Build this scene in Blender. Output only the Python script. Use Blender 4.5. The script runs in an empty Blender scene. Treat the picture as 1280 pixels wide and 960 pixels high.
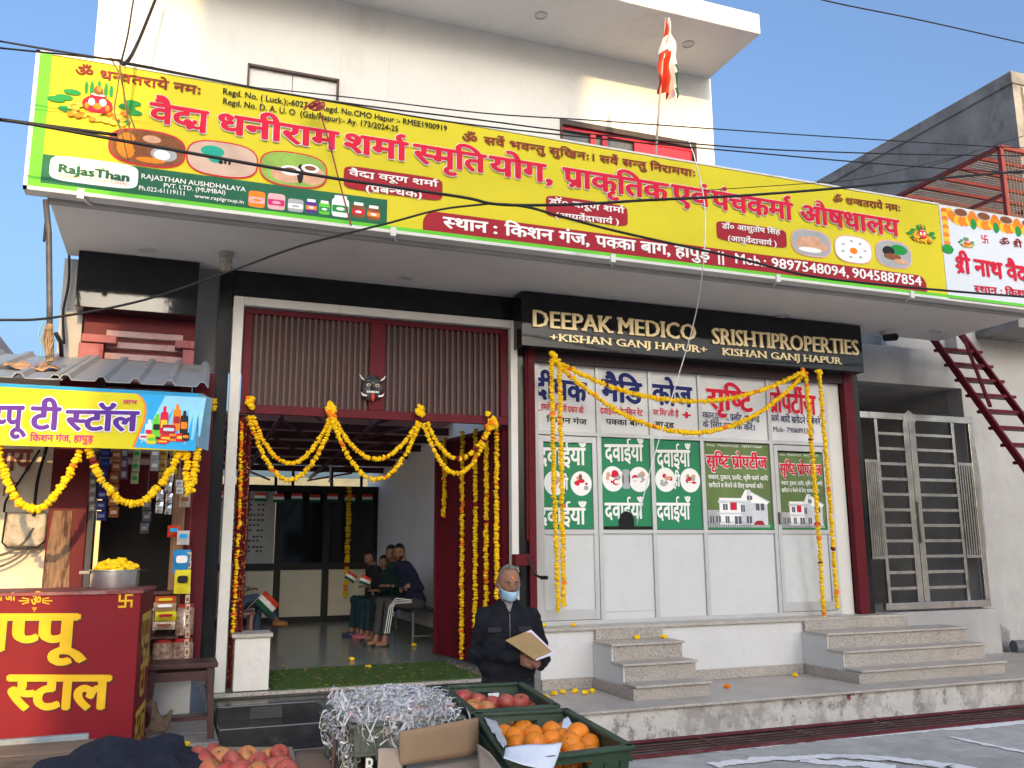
import bpy, bmesh, math, random, re
from mathutils import Vector, Matrix, noise
random.seed(7)
S = bpy.context.scene
C = S.collection
R = math.radians
# ---------------------------------------------------------------- camera, sky, sun, exposure
CAM = Vector((0, 0, 1.72))
FPX = 1109.33
YAW, PIT, ROL = 0.365675617, 0.182700764, -0.006777828
_f = Vector((math.sin(YAW) * math.cos(PIT), math.cos(YAW) * math.cos(PIT), math.sin(PIT)))
_r = Vector((math.cos(YAW), -math.sin(YAW), 0)); _u = _r.cross(_f)
AX = _r * math.cos(ROL) + _u * math.sin(ROL); UP = -_r * math.sin(ROL) + _u * math.cos(ROL)
cd = bpy.data.cameras.new('camera'); cd.sensor_width = 36; cd.lens = FPX / 1280 * 36; cd.clip_end = 800
cam = bpy.data.objects.new('camera', cd); C.objects.link(cam)
m3 = Matrix((AX, UP, -_f)).transposed()
cam.matrix_world = Matrix.Translation(CAM) @ m3.to_4x4()
S.camera = cam
SUN_EL = R(16.2)
w = bpy.data.worlds.new('World'); S.world = w; w.use_nodes = True
nt = w.node_tree; bg = nt.nodes['Background']
sky = nt.nodes.new('ShaderNodeTexSky'); sky.sky_type = 'NISHITA'; sky.sun_disc = False
sky.sun_elevation = SUN_EL; sky.sun_rotation = R(180); sky.dust_density = 8.5; sky.air_density = 1.0; sky.ozone_density = 4.0
nt.links.new(sky.outputs[0], bg.inputs[0]); bg.inputs[1].default_value = 0.15
sl = bpy.data.lights.new('sun', 'SUN'); sl.energy = 2.0; sl.angle = R(0.5); sl.color = (0.92, 0.60, 0.25)
so = bpy.data.objects.new('sun', sl); C.objects.link(so); so.rotation_euler = (R(90) - SUN_EL, 0, 0)
S.view_settings.view_transform = 'Standard'; S.view_settings.look = 'None'; S.view_settings.gamma = 1
S.view_settings.exposure = 1.42
S.view_settings.use_curve_mapping = False
S.cycles.max_bounces = 8

def P(u, v, Y=None, Z=None, X=None):
    """a place in the street from its direction (1280x960 frame) and one known world coordinate"""
    d = AX * ((u - 640) / FPX) - UP * ((v - 480) / FPX) + _f
    t = (Y - CAM.y) / d.y if Y is not None else (Z - CAM.z) / d.z if Z is not None else (X - CAM.x) / d.x
    return CAM + d * t
# ---------------------------------------------------------------- materials
_M = {}
def M(name, col, rough=0.6, var=0.12, scale=5.0, bump=0.0, metal=0.0, coat=0.0, detail=5, col2=None, bscale=None, spec=0.3, stretch=None):
    if name in _M: return _M[name]
    m = bpy.data.materials.new(name); m.use_nodes = True; t = m.node_tree; b = t.nodes['Principled BSDF']
    b.inputs['Roughness'].default_value = rough; b.inputs['Metallic'].default_value = metal
    b.inputs['Coat Weight'].default_value = coat; b.inputs['Specular IOR Level'].default_value = spec
    tc = t.nodes.new('ShaderNodeTexCoord'); n = t.nodes.new('ShaderNodeTexNoise')
    n.inputs['Scale'].default_value = scale; n.inputs['Detail'].default_value = detail; n.inputs['Roughness'].default_value = .6
    src = tc.outputs['Object']
    if stretch:
        mp = t.nodes.new('ShaderNodeMapping'); mp.inputs['Scale'].default_value = stretch
        t.links.new(src, mp.inputs[0]); src = mp.outputs[0]
    t.links.new(src, n.inputs['Vector'])
    cr = t.nodes.new('ShaderNodeValToRGB'); cr.color_ramp.elements[0].position = .3; cr.color_ramp.elements[1].position = .7
    a = [max(0, c * (1 - var)) for c in col]; z = [min(1, c * (1 + var)) for c in col]
    if col2: a = list(col2); z = list(col)
    cr.color_ramp.elements[0].color = (*a, 1); cr.color_ramp.elements[1].color = (*z, 1)
    t.links.new(n.outputs['Fac'], cr.inputs[0]); t.links.new(cr.outputs[0], b.inputs['Base Color'])
    if bump:
        bp = t.nodes.new('ShaderNodeBump'); bp.inputs['Strength'].default_value = bump; bp.inputs['Distance'].default_value = .02
        n2 = t.nodes.new('ShaderNodeTexNoise'); n2.inputs['Scale'].default_value = bscale or scale * 4; n2.inputs['Detail'].default_value = 6
        t.links.new(src, n2.inputs['Vector']); t.links.new(n2.outputs['Fac'], bp.inputs['Height']); t.links.new(bp.outputs[0], b.inputs['Normal'])
    _M[name] = m; return m
def stain(m, col, scale=1.5, lo=.55, hi=.7, stretch=(1, 1, .35), amount=1.0):
    """dirt and wear with a ragged outline, laid over the base colour"""
    t = m.node_tree; b = t.nodes['Principled BSDF']; l = b.inputs['Base Color'].links[0].from_socket
    tc = t.nodes.new('ShaderNodeTexCoord'); mp = t.nodes.new('ShaderNodeMapping'); mp.inputs['Scale'].default_value = stretch
    n = t.nodes.new('ShaderNodeTexNoise'); n.inputs['Scale'].default_value = scale; n.inputs['Detail'].default_value = 8; n.inputs['Roughness'].default_value = .7
    t.links.new(tc.outputs['Object'], mp.inputs[0]); t.links.new(mp.outputs[0], n.inputs['Vector'])
    r = t.nodes.new('ShaderNodeMapRange'); r.inputs[1].default_value = lo; r.inputs[2].default_value = hi; r.inputs[4].default_value = amount
    t.links.new(n.outputs['Fac'], r.inputs[0])
    x = t.nodes.new('ShaderNodeMix'); x.data_type = 'RGBA'; x.inputs[7].default_value = (*col, 1)
    t.links.new(r.outputs[0], x.inputs[0]); t.links.new(l, x.inputs[6]); t.links.new(x.outputs[2], b.inputs['Base Color'])
    return m
def speckle(name, base, dark, light, scale=60, rough=.25):
    m = M(name, base, rough, .15, 3)
    t = m.node_tree; b = t.nodes['Principled BSDF']; l = b.inputs['Base Color'].links[0].from_socket
    tc = t.nodes.new('ShaderNodeTexCoord')
    for sc, cc, th in ((scale, dark, .38), (scale * 1.7, light, .36)):
        v = t.nodes.new('ShaderNodeTexNoise'); v.inputs['Scale'].default_value = sc; v.inputs['Detail'].default_value = 2
        t.links.new(tc.outputs['Object'], v.inputs['Vector'])
        r = t.nodes.new('ShaderNodeMapRange'); r.inputs[1].default_value = th + .06; r.inputs[2].default_value = th
        t.links.new(v.outputs['Fac'], r.inputs[0])
        x = t.nodes.new('ShaderNodeMix'); x.data_type = 'RGBA'; x.inputs[7].default_value = (*cc, 1)
        t.links.new(r.outputs[0], x.inputs[0]); t.links.new(l, x.inputs[6]); l = x.outputs[2]
    t.links.new(l, b.inputs['Base Color']); return m
# ---------------------------------------------------------------- meshes and things
ORG = {}
class MB:
    def __init__(s): s.v = []; s.f = []; s.m = []
    def add(s, vs, fs, m=0):
        b = len(s.v); s.v += [tuple(p) for p in vs]; s.f += [tuple(i + b for i in f) for f in fs]; s.m += [m] * len(fs); return s
    def box(s, x0, x1, y0, y1, z0, z1, m=0):
        return s.add([(x0,y0,z0),(x1,y0,z0),(x1,y1,z0),(x0,y1,z0),(x0,y0,z1),(x1,y0,z1),(x1,y1,z1),(x0,y1,z1)],
                     [(0,3,2,1),(4,5,6,7),(0,1,5,4),(1,2,6,5),(2,3,7,6),(3,0,4,7)], m)
    def prism(s, pts, d, m=0):
        n = len(pts); d = Vector(d); q = [Vector(p) for p in pts]
        f = [tuple(range(n))[::-1], tuple(range(n, 2 * n))] + [(i, (i + 1) % n, (i + 1) % n + n, i + n) for i in range(n)]
        return s.add(q + [p + d for p in q], f, m)
    def bar(s, a, b, w, h, m=0, up=(0, 0, 1)):
        a, b = Vector(a), Vector(b); d = (b - a).normalized(); u = Vector(up)
        if abs(d.dot(u)) > .95: u = Vector((0, 1, 0))
        x = d.cross(u).normalized() * w / 2; z = x.cross(d).normalized() * h / 2
        return s.prism([a - x - z, a + x - z, a + x + z, a - x + z], b - a, m)
    def tube(s, pts, r, n=8, m=0, caps=True):
        pts = [Vector(p) for p in pts]; N = len(pts); vs = []; fs = []
        d0 = (pts[1] - pts[0]).normalized(); u = d0.orthogonal().normalized()
        for i, p in enumerate(pts):
            d = (pts[min(i + 1, N - 1)] - pts[max(i - 1, 0)]).normalized()
            u = (u - d * u.dot(d)).normalized(); w_ = d.cross(u)
            rr = r[i] if isinstance(r, (list, tuple)) else r
            for k in range(n):
                a = 2 * math.pi * k / n; vs.append(p + (u * math.cos(a) + w_ * math.sin(a)) * rr)
        for i in range(N - 1):
            for k in range(n): fs.append((i*n+k, i*n+(k+1)%n, (i+1)*n+(k+1)%n, (i+1)*n+k))
        if caps: fs += [tuple(range(n))[::-1], tuple(range((N-1)*n, N*n))]
        return s.add(vs, fs, m)
    def lathe(s, prof, c, n=20, m=0, sy=1.0):
        c = Vector(c); vs = []; fs = []
        for r, z in prof:
            for k in range(n):
                a = 2 * math.pi * k / n; vs.append(c + Vector((r * math.cos(a), r * math.sin(a) * sy, z)))
        for i in range(len(prof) - 1):
            for k in range(n): fs.append((i*n+k, i*n+(k+1)%n, (i+1)*n+(k+1)%n, (i+1)*n+k))
        fs += [tuple(range(n))[::-1], tuple(range((len(prof)-1)*n, len(prof)*n))]
        return s.add(vs, fs, m)
    def rings(s, rings, m=0):
        n = len(rings[0]); vs = [p for r in rings for p in r]; fs = []
        for i in range(len(rings) - 1):
            for k in range(n): fs.append((i*n+k, i*n+(k+1)%n, (i+1)*n+(k+1)%n, (i+1)*n+k))
        fs += [tuple(range(n))[::-1], tuple(range((len(rings)-1)*n, len(rings)*n))]
        return s.add(vs, fs, m)
    def ball(s, c, r, m=0, n=12, k=8, amp=0.0, fr=2.0, seed=0.0, rot=None):
        c = Vector(c); r = Vector((r, r, r)) if isinstance(r, (int, float)) else Vector(r); vs = []; fs = []
        for i in range(k + 1):
            t = math.pi * i / k
            for j in range(n):
                a = 2 * math.pi * j / n; d = Vector((math.sin(t) * math.cos(a), math.sin(t) * math.sin(a), math.cos(t)))
                q = 1 + amp * noise.noise(d * fr + Vector((seed, seed * 1.7, 0))) if amp else 1
                p = Vector((d.x * r.x, d.y * r.y, d.z * r.z)) * q
                vs.append(c + (rot @ p if rot else p))
        for i in range(k):
            for j in range(n): fs.append((i*n+j, (i+1)*n+j, (i+1)*n+(j+1)%n, i*n+(j+1)%n))
        return s.add(vs, fs, m)
    def build(s, name, mats, parent=None, smooth=False, bevel=0, loc=None, angle=40):
        o0 = ORG.get(parent.name, Vector()) if parent else Vector(loc or (0, 0, 0))
        me = bpy.data.meshes.new(name)
        me.from_pydata([(a - o0.x, b - o0.y, c - o0.z) for a, b, c in s.v], [], s.f)
        mats = mats if isinstance(mats, (list, tuple)) else [mats]
        for q in mats: me.materials.append(q)
        me.polygons.foreach_set('material_index', s.m)
        me.validate(clean_customdata=False)
        if smooth: me.shade_smooth()
        o = bpy.data.objects.new(name, me); C.objects.link(o)
        if parent: o.parent = parent
        else: o.location = o0
        ORG[o.name] = o0.copy()
        if smooth == 'auto':
            me.set_sharp_from_angle(angle=R(angle))
        if bevel:
            b = o.modifiers.new('bevel', 'BEVEL'); b.width = bevel; b.segments = 2; b.limit_method = 'ANGLE'; b.angle_limit = R(50)
        return o
def tag(o, label=None, cat=None, group=None, kind=None):
    if label: o['label'] = label
    if cat: o['category'] = cat
    if group: o['group'] = group
    if kind: o['kind'] = kind
    return o
def thing(name, label, cat, loc=(0, 0, 0), group=None):
    o = bpy.data.objects.new(name, None); C.objects.link(o); o.location = loc; o.empty_display_size = .2
    ORG[o.name] = Vector(loc); return tag(o, label, cat, group)
def dup(root, loc, label=None, rz=0.0, sc=1.0):
    r = root.copy(); C.objects.link(r); r.location = loc; r.rotation_euler = (root.rotation_euler.x, root.rotation_euler.y, rz)
    if sc != 1.0: r.scale = (sc, sc, sc)
    if label: r['label'] = label
    for ch in list(root.children):
        c = ch.copy(); C.objects.link(c); c.parent = r
        for g in list(ch.children):
            d = g.copy(); C.objects.link(d); d.parent = c
    return r
def fuse(mb, voxel, smooth=4, wr=0.0, wf=6.0, seed=0):
    """melt rough overlapping volumes into one continuous skin"""
    me = bpy.data.meshes.new('t'); me.from_pydata(mb.v, [], mb.f); o = bpy.data.objects.new('t', me); C.objects.link(o)
    md = o.modifiers.new('r', 'REMESH'); md.mode = 'VOXEL'; md.voxel_size = voxel
    if smooth: sm = o.modifiers.new('s', 'SMOOTH'); sm.iterations = smooth; sm.factor = .5
    dg = bpy.context.evaluated_depsgraph_get(); dg.update()
    e = bpy.data.meshes.new_from_object(o.evaluated_get(dg))
    out = MB(); nv = [v.normal.copy() for v in e.vertices]
    vs = []
    for v, nn in zip(e.vertices, nv):
        p = v.co.copy()
        if wr:
            q = Vector((p.x * wf, p.y * wf, p.z * wf * 1.6 + seed)); p += nn * (wr * (noise.noise(q) + .6 * noise.noise(q * 2.3)))
        vs.append(p)
    out.add(vs, [tuple(p.vertices) for p in e.polygons])
    bpy.data.objects.remove(o); bpy.data.meshes.remove(e); bpy.data.meshes.remove(me); return out
# ---------------------------------------------------------------- lettering (Devanagari set glyph by glyph)
_gc = {}
def _raw(body, off):
    c = bpy.data.curves.new('t', 'FONT'); c.body = body; c.resolution_u = 2; c.offset = off
    o = bpy.data.objects.new('t', c); C.objects.link(o)
    dg = bpy.context.evaluated_depsgraph_get(); dg.update()
    m = bpy.data.meshes.new_from_object(o.evaluated_get(dg))
    vs = [(v.co.x, v.co.y) for v in m.vertices]; fs = [tuple(p.vertices) for p in m.polygons]
    bpy.data.objects.remove(o); bpy.data.curves.remove(c); bpy.data.meshes.remove(m)
    return vs, fs
def glyph(ch, off):
    k = (ch, off)
    if k not in _gc:
        vs, fs = _raw(ch, off)
        a = max(v[0] for v in _raw('A', off)[0])
        adv = max(v[0] for v in _raw(ch + 'A', off)[0]) - a
        _gc[k] = (vs, fs, adv)
    return _gc[k]
def clip_x(vs, fs, x):
    bm = bmesh.new(); V = [bm.verts.new((a, b, 0)) for a, b in vs]
    for f in fs:
        try: bm.faces.new([V[i] for i in f])
        except ValueError: pass
    bmesh.ops.bisect_plane(bm, geom=bm.verts[:] + bm.edges[:] + bm.faces[:], plane_co=(x, 0, 0), plane_no=(1, 0, 0), clear_outer=True)
    bm.verts.index_update()
    r = [(v.co.x, v.co.y) for v in bm.verts], [tuple(v.index for v in f.verts) for f in bm.faces]
    bm.free(); return r
def stroke(pts, w):
    vs, fs = [], []
    for i, (x, y) in enumerate(pts):
        a = pts[max(i - 1, 0)]; b = pts[min(i + 1, len(pts) - 1)]
        dx, dy = b[0] - a[0], b[1] - a[1]; L = math.hypot(dx, dy) or 1
        vs += [(x - dy / L * w, y + dx / L * w), (x + dy / L * w, y - dx / L * w)]
        if i: fs.append((2 * i - 2, 2 * i - 1, 2 * i + 1, 2 * i))
    return vs, fs
HEAD = 0.622
def shape(s, off=0.0):
    """lay a line out: half = 'ʰ' after a consonant, reph = '¹', rakar = '²', small ya = '³'"""
    out = []; x = 0.0; i = 0; last = 0.0; n = 0
    sw = 0.078 + 2 * off
    while i < len(s):
        ch = s[i]; nxt = s[i + 1] if i + 1 < len(s) else ''
        n += 1
        if ch == ' ': x += 0.26
        elif ch == '¹':
            p = [(x - .115, HEAD - .03), (x - .17, HEAD + .04), (x - .215, HEAD + .11), (x - .205, HEAD + .185), (x - .145, HEAD + .235), (x - .06, HEAD + .215)]
            out.append((stroke(p, sw * .48), 0, n))
        elif ch == '²':
            st = x - .115
            out.append((stroke([(st, .20), (st - .12, .12), (st - .26, -.02)], sw * .48), 0, n))
        elif ch == '³':
            vs, fs, adv = glyph('य', off)
            bm = bmesh.new(); V = [bm.verts.new((a, b, 0)) for a, b in vs]
            for f in fs:
                try: bm.faces.new([V[i] for i in f])
                except ValueError: pass
            bmesh.ops.bisect_plane(bm, geom=bm.verts[:] + bm.edges[:] + bm.faces[:], plane_co=(0, HEAD - sw * 1.25, 0), plane_no=(0, 1, 0), clear_outer=True); bm.verts.index_update()
            vs = [(v.co.x * .76, v.co.y * .72 - .11) for v in bm.verts]; fs = [tuple(v.index for v in f.verts) for f in bm.faces]; bm.free()
            x -= .115; out.append(((vs, fs), x, n)); xe = x + adv * .76
            out.append((stroke([(last, HEAD - sw * .5), (xe + .03, HEAD - sw * .5)], sw * .5), 0, n + 1))
            out.append((stroke([(xe - .08, HEAD - .03), (xe - .08, -.11)], sw * .5), 0, n + 2)); x = xe + .03
        elif nxt == 'ʰ':
            vs, fs, adv = glyph(ch, off)
            if ch == 'क': cx = adv * .80
            else:
                lo = min(b for a, b in vs)
                base = [a for a, b in vs if b < (0.04 if lo > -.06 else .04) and b > -.06]
                cx = max(base) - sw - .014
            out.append((clip_x(vs, fs, cx), x, n)); last = x; x += cx - .005; i += 1
        else:
            vs, fs, adv = glyph(ch, off)
            if ch in 'ुूृ' and i and s[i-1] in '²': pass
            out.append(((vs, fs), x, n)); 
            if adv > .05: last = x
            x += adv
        i += 1
    return out, x
def prep(s):
    s = re.sub('([क-ह]़?(?:[ʰ][क-ह])*²?)ि', r'ि\1', s)
    return re.sub('र([क-ह][ा-ौ]?)¹', r'\1¹', s)
def is_lat(s): return all(ord(c) < 0x300 and c not in '¹²³' for c in s)
def letter(mb, s, x0, zt, zb, x1, zb1, plane, m=0, bold=0.0, out=0.0, om=None, off=None):
    """fit a line of writing between x0 and x1; plane(x, z, h) gives the world point h metres proud of the board"""
    lat = is_lat(s)
    if off is None: off = 0.0 if lat else .010
    g, wd = shape(prep(s), off)
    H = .70 if lat else HEAD
    sx = (x1 - x0) / wd; sz = (zt - zb) / H; sk = (zb1 - zb) / (x1 - x0)
    def lay(shifts, h0, mi):
        for q, (dx, dz) in enumerate(shifts):
            for (vs, fs), gx, n in g:
                mb.add([plane(x0 + (a + gx + dx) * sx, zb + (b + dz) * sz + sk * (a + gx) * sx, h0 + .00022 * (n % 4) + .0009 * q) for a, b in vs], fs, mi)
    if out: lay([(out * math.cos(k * math.pi / 4), out * math.sin(k * math.pi / 4)) for k in range(8)], .001, om)
    h = .009 if out else .0015
    lay([(0, 0)] + ([(-bold, 0), (bold, 0), (0, bold * .6), (0, -bold * .6)] if bold else []), h, m)
def wall(Y, nudge=0.0):
    return lambda x, z, h: (x, Y - nudge - h, z)
def put(mb, s, ul, vt, vb, ur, vbr, Y, m=0, bold=0.0, out=0.0, om=None, off=None, nudge=0.0):
    a = P(ul, vb, Y=Y); b = P(ur, vbr, Y=Y); t = P(ul, vt, Y=Y)
    letter(mb, s, a.x, t.z, a.z, b.x, b.z, wall(Y, nudge), m, bold, out, om, off)
def slab(mb, s, ul, vt, vb, ur, vbr, Y, depth, m=0, bold=.03):
    """raised slab-serif capitals"""
    a = P(ul, vb, Y=Y); b = P(ur, vbr, Y=Y); t = P(ul, vt, Y=Y)
    g, wd = shape(s, 0.0); sx = (b.x - a.x) / wd; sz = (t.z - a.z) / .70; sk = (b.z - a.z) / (b.x - a.x)
    def pt(x, z): return (a.x + x * sx, a.z + z * sz + sk * x * sx)
    for (vs, fs), gx, n in g:
        for q, dx in enumerate((-bold, 0, bold)):
            base = len(mb.v)
            mb.add([(pt(x + gx + dx, z)[0], Y - depth - .0004 * q - .0002 * (n % 3), pt(x + gx + dx, z)[1]) for x, z in vs], fs, m)
            ec = {}
            for f in fs:
                for i in range(len(f)):
                    e = (f[i], f[(i + 1) % len(f)]); k = tuple(sorted(e)); ec[k] = ec.get(k, 0) + 1
            be = [e for e, c in ec.items() if c == 1]
            side = [];vv = []
            for i, j in be:
                o = len(vv)
                for w_, d in ((i, depth), (j, depth), (j, 0), (i, 0)):
                    X, Z = pt(vs[w_][0] + gx + dx, vs[w_][1]); vv.append((X, Y - d, Z))
                side.append((o, o + 1, o + 2, o + 3))
            mb.add(vv, side, m)
            if q == 1:
                for i, j in be:
                    for zz in (0.0, .70):
                        if abs(vs[i][1] - zz) < .03 and abs(vs[j][1] - zz) < .03:
                            xa, xb = sorted((vs[i][0], vs[j][0]))
                            if .03 < xb - xa < .2:
                                l, r_ = xa + gx - .075, xb + gx + .075; z0, z1 = (0, .09) if zz == 0 else (.61, .70)
                                c = [pt(l, z0), pt(r_, z0), pt(r_, z1), pt(l, z1)]
                                mb.prism([(X, Y, Z) for X, Z in c], (0, -depth + .001, 0), m)
# flat printed shapes on a board facing the street
def disc(mb, c, rx, rz, Y, m, n=28, p=2.0):
    pts = []
    for k in range(n):
        a = 2 * math.pi * k / n; ca, sa = math.cos(a), math.sin(a)
        pts.append((c[0] + rx * math.copysign(abs(ca) ** (2 / p), ca), Y, c[1] + rz * math.copysign(abs(sa) ** (2 / p), sa)))
    mb.add(pts, [tuple(range(n))], m)
def rpix(mb, pts, Y, m, Yp):
    mb.add([(P(u, v, Y=Yp).x, Y, P(u, v, Y=Yp).z) for u, v in pts], [tuple(range(len(pts)))], m)
# ---------------------------------------------------------------- palette
white_wall = stain(stain(M('white_plaster', (.66, .65, .62), .85, .05, 1.3, .3, bscale=14), (.44, .42, .385), 1.1, .54, .78, (1, 1, .5), .6), (.40, .37, .33), 1.6, .60, .72, (3.5, 3.5, .16), .18)
grey_wall = stain(M('grey_plaster', (.36, .355, .35), .85, .08, 2.2, .2), (.30, .29, .28), 1.3, .55, .75, (1, 1, .4), .7)  # mid-grey plaster colour, mottled slightly darker
soffit_m = stain(M('soffit_paint', (.66, .65, .635), .7, .05, 1.5, .05), (.50, .48, .45), .9, .56, .75, (1, 1, 1), .6)
hall_white = stain(M('hall_paint', (.85, .835, .80), .6, .04, 1.4), (.66, .64, .6), 1, .55, .7, (1, 1, .3), .5)
concrete = stain(M('old_concrete', (.26, .25, .24), .95, .2, 1.6, .6), (.11, .11, .105), 1.1, .5, .66, (1, 1, .7), .9)
black_granite = stain(M('black_granite', (.011, .012, .014), .14, .3, 8, .0), (.06, .06, .06), 2.5, .62, .75, (1, 1, .5), .5)
black_panel = M('black_gloss_panel', (.012, .013, .016), .05, .2, 3, .02)
maroon = stain(M('maroon_paint', (.10, .007, .014), .5, .15, 4, .05, spec=.15), (.06, .008, .012), 2.5, .55, .7)
maroon_dull = stain(M('maroon_dusty', (.11, .02, .025), .6, .2, 3, .1, spec=.15), (.20, .11, .10), 2, .55, .75)
white_metal = stain(M('white_frame_paint', (.62, .61, .58), .5, .06, 4), (.36, .33, .29), 3, .6, .72, (1, 1, .3), .8)
steel = stain(M('stainless_steel', (.42, .41, .40), .24, .2, 5, .03, metal=.95), (.22, .21, .19), 5, .58, .68)
alu = stain(M('aluminium_frame', (.46, .47, .48), .38, .05, 3, 0, metal=.35), (.42, .42, .42), 4, .6, .75, (1, 1, .3), .6)
granite = stain(speckle('beige_granite', (.36, .325, .29), (.10, .085, .075), (.58, .55, .52), 95, .35), (.26, .23, .20), 1.5, .55, .7, (1, 1, 1), .6)
granite_top = stain(speckle('worn_granite_lightened', (.42, .385, .345), (.20, .17, .15), (.56, .53, .49), 95, .4), (.30, .27, .24), 1.8, .52, .7, (1, 1, 1), .7)  # worn granite, base colour lightened to offset light the canopy blocks
base_white = stain(stain(M('whitewashed_plinth', (.58, .58, .575), .85, .05, 2, .3), (.42, .40, .37), 2.2, .58, .70, (1, 1, .6), .7), (.33, .30, .28), 7, .64, .7, (1, 1, 1), .5)
kerb_m = stain(stain(stain(M('peeling_kerb', (.56, .54, .51), .9, .15, 3, .5), (.33, .31, .29), 3, .45, .6, (1, 1, .8)), (.24, .225, .21), 7, .54, .62, (1, 1, .8)), (.16, .022, .025), 2.0, .61, .645, (1.2, 1, 1.6), .95)
asphalt = stain(M('road_surface', (.46, .445, .42), .8, .18, 6, .35), (.33, .32, .30), .9, .5, .65, (1, 1, 1), .8)
chalk = M('white_powder', (.86, .86, .85), .95, .03, 20, .4)
hall_floor_m = stain(M('polished_kota_floor', (.17, .19, .165), .2, .35, 1.6, .06), (.27, .275, .255), 2, .5, .7, (1, 1, 1), .7)
mat_green = M('green_turf_mat', (.055, .105, .025), .95, .4, 45, .8)
tin = stain(M('galvanised_tin', (.33, .36, .39), .42, .1, 2.5, .05, metal=.35), (.22, .2, .18), 2.2, .55, .68, (1, .4, 1), .8)
dark_in = M('dark_interior', (.006, .005, .005), .7, .3, 4)  # near-black colour stands in for the shade of unlit interiors
wood = stain(M('dark_wood', (.075, .032, .022), .5, .3, 6, .1, stretch=(6, 6, .8)), (.03, .015, .012), 3, .5, .65)
wood_tan = M('tan_plywood', (.23, .12, .065), .6, .25, 4, .1, stretch=(8, 8, .6))
flag_o = M('flag_saffron', (.55, .05, .02), .8, .08, 8); flag_w = M('flag_white', (.8, .8, .78), .8, .04, 8); flag_g = M('flag_green', (.008, .09, .04), .8, .1, 8)
cable_m = M('black_cable', (.012, .012, .013), .55, .2, 3)
black_plastic = M('black_plastic', (.015, .015, .016), .4, .2, 5)
cream = M('cream_panel', (.58, .54, .42), .5, .06, 2)
glass_dark = M('dark_glass', (.010, .011, .013), .05, .2, 2)
ink_red = M('print_crimson', (.60, .016, .045), .62, .06, 3, spec=.12); ink_maroon = M('print_maroon', (.33, .022, .035), .62, .08, 2, spec=.12)
ink_yellow = M('print_yellow', (.62, .535, .03), .62, .06, .8, .6, bscale=2.2, spec=.12); ink_white = M('print_white', (.82, .82, .80), .62, .03, 3, spec=.12)
ink_black = M('print_black', (.02, .02, .02), .62, .1, 3, spec=.12); ink_green = M('print_green', (.02, .26, .06), .62, .1, 2, spec=.12)
ink_dkgreen = M('print_deep_green', (.022, .12, .065), .62, .15, 1.5, spec=.12); ink_lime = M('print_lime', (.13, .52, .045), .62, .1, 2, spec=.12)
ink_plum = M('print_plum', (.24, .03, .03), .62, .1, 3, spec=.12); ink_navy = M('print_navy', (.02, .028, .13), .62, .1, 3, spec=.12)
ink_teal = M('print_teal', (.02, .34, .25), .62, .1, 3, spec=.12); ink_skin = M('print_skin', (.60, .34, .22), .62, .18, 14, spec=.12)
ink_pink = M('print_pink', (.70, .40, .42), .62, .12, 10, spec=.12); ink_orange = M('print_orange', (.80, .22, .02), .62, .2, 12, spec=.12)
ink_sky = M('print_sky_blue', (.03, .34, .68), .62, .1, 3, spec=.12); ink_purple = M('print_purple', (.09, .03, .26), .62, .12, 3, spec=.12)
ink_grey = M('print_grey', (.36, .37, .38), .62, .1, 4, spec=.12); ink_mag = M('print_magenta', (.58, .03, .16), .62, .1, 3, spec=.12)
ink_brown = M('print_brown', (.22, .08, .035), .62, .25, 12, spec=.12)
frosted = M('frosted_white_glass', (.55, .57, .58), .22, .03, 1.2, .01, coat=.3)
stain(frosted, (.47, .495, .51), 1.4, .5, .7, (1, 1, 1), .7)
gold = M('gold_letter', (.72, .58, .34), .3, .12, 6, 0, metal=.55)

# ---------------------------------------------------------------- ground
YK = 7.47                                                     # front face of the raised walkway
g = MB(); g.box(-60, 70, -60, 90, -.3, 0); tag(g.build('road', asphalt), kind='structure')
g = MB(); g.box(3.05, 14, YK, 9.35, .0015, .27, 0); g.box(3.05, 14, YK - .045, YK + .33, .271, .295, 1)
g.box(3.05, 14, YK + .331, 9.24, .271, .292, 1)
tag(g.build('raised_walkway', [kerb_m, granite_top], bevel=.006), kind='structure')
# powder lines drawn on the road: ragged bands
def ragged(mb, pts, wid, z, seed):
    vs = []; fs = []; n = 0; random.seed(seed)
    for a, b in zip(pts, pts[1:]):
        k = max(4, int((Vector(b) - Vector(a)).length / .03))
        for i in range(k + (b is pts[-1])):
            t = i / k; x = a[0] + (b[0] - a[0]) * t; y = a[1] + (b[1] - a[1]) * t
            d = (Vector(b) - Vector(a)).normalized(); nx, ny = -d.y, d.x
            w1 = wid * (.5 + .5 * noise.noise(Vector((x * 9, y * 9, seed))) + .2 * random.random()); w2 = wid * (.5 + .5 * noise.noise(Vector((x * 9, y * 9, seed + 5))) + .2 * random.random())
            vs += [(x + nx * w1, y + ny * w1, z), (x - nx * w2, y - ny * w2, z)]
            if n: fs.append((2*n-2, 2*n-1, 2*n+1, 2*n))
            n += 1
    mb.add(vs, fs, 0)
ln = MB()
def pxg(*q): return [tuple(P(u, v, Z=0).xy) for u, v in q]
ragged(ln, pxg((770, 947), (900, 936), (1050, 922), (1180, 911), (1300, 901)), .13, .004, 1)
ragged(ln, pxg((1188, 922), (1235, 932), (1300, 945)), .06, .008, 2)
ragged(ln, pxg((890, 958), (960, 950), (1040, 947), (1110, 950), (1190, 958), (1230, 968)), .12, .012, 3)
ragged(ln, pxg((1000, 951), (1060, 955), (1120, 960)), .16, .0065, 4)
ragged(ln, pxg((1030, 946), (1090, 948), (1180, 962)), .05, .016, 5)
LN = pxg((770, 947), (900, 936), (1050, 922), (1180, 911), (1300, 901), (1188, 922), (1300, 945), (890, 958), (960, 950), (1040, 947), (1110, 950), (1230, 966), (1060, 955))
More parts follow.
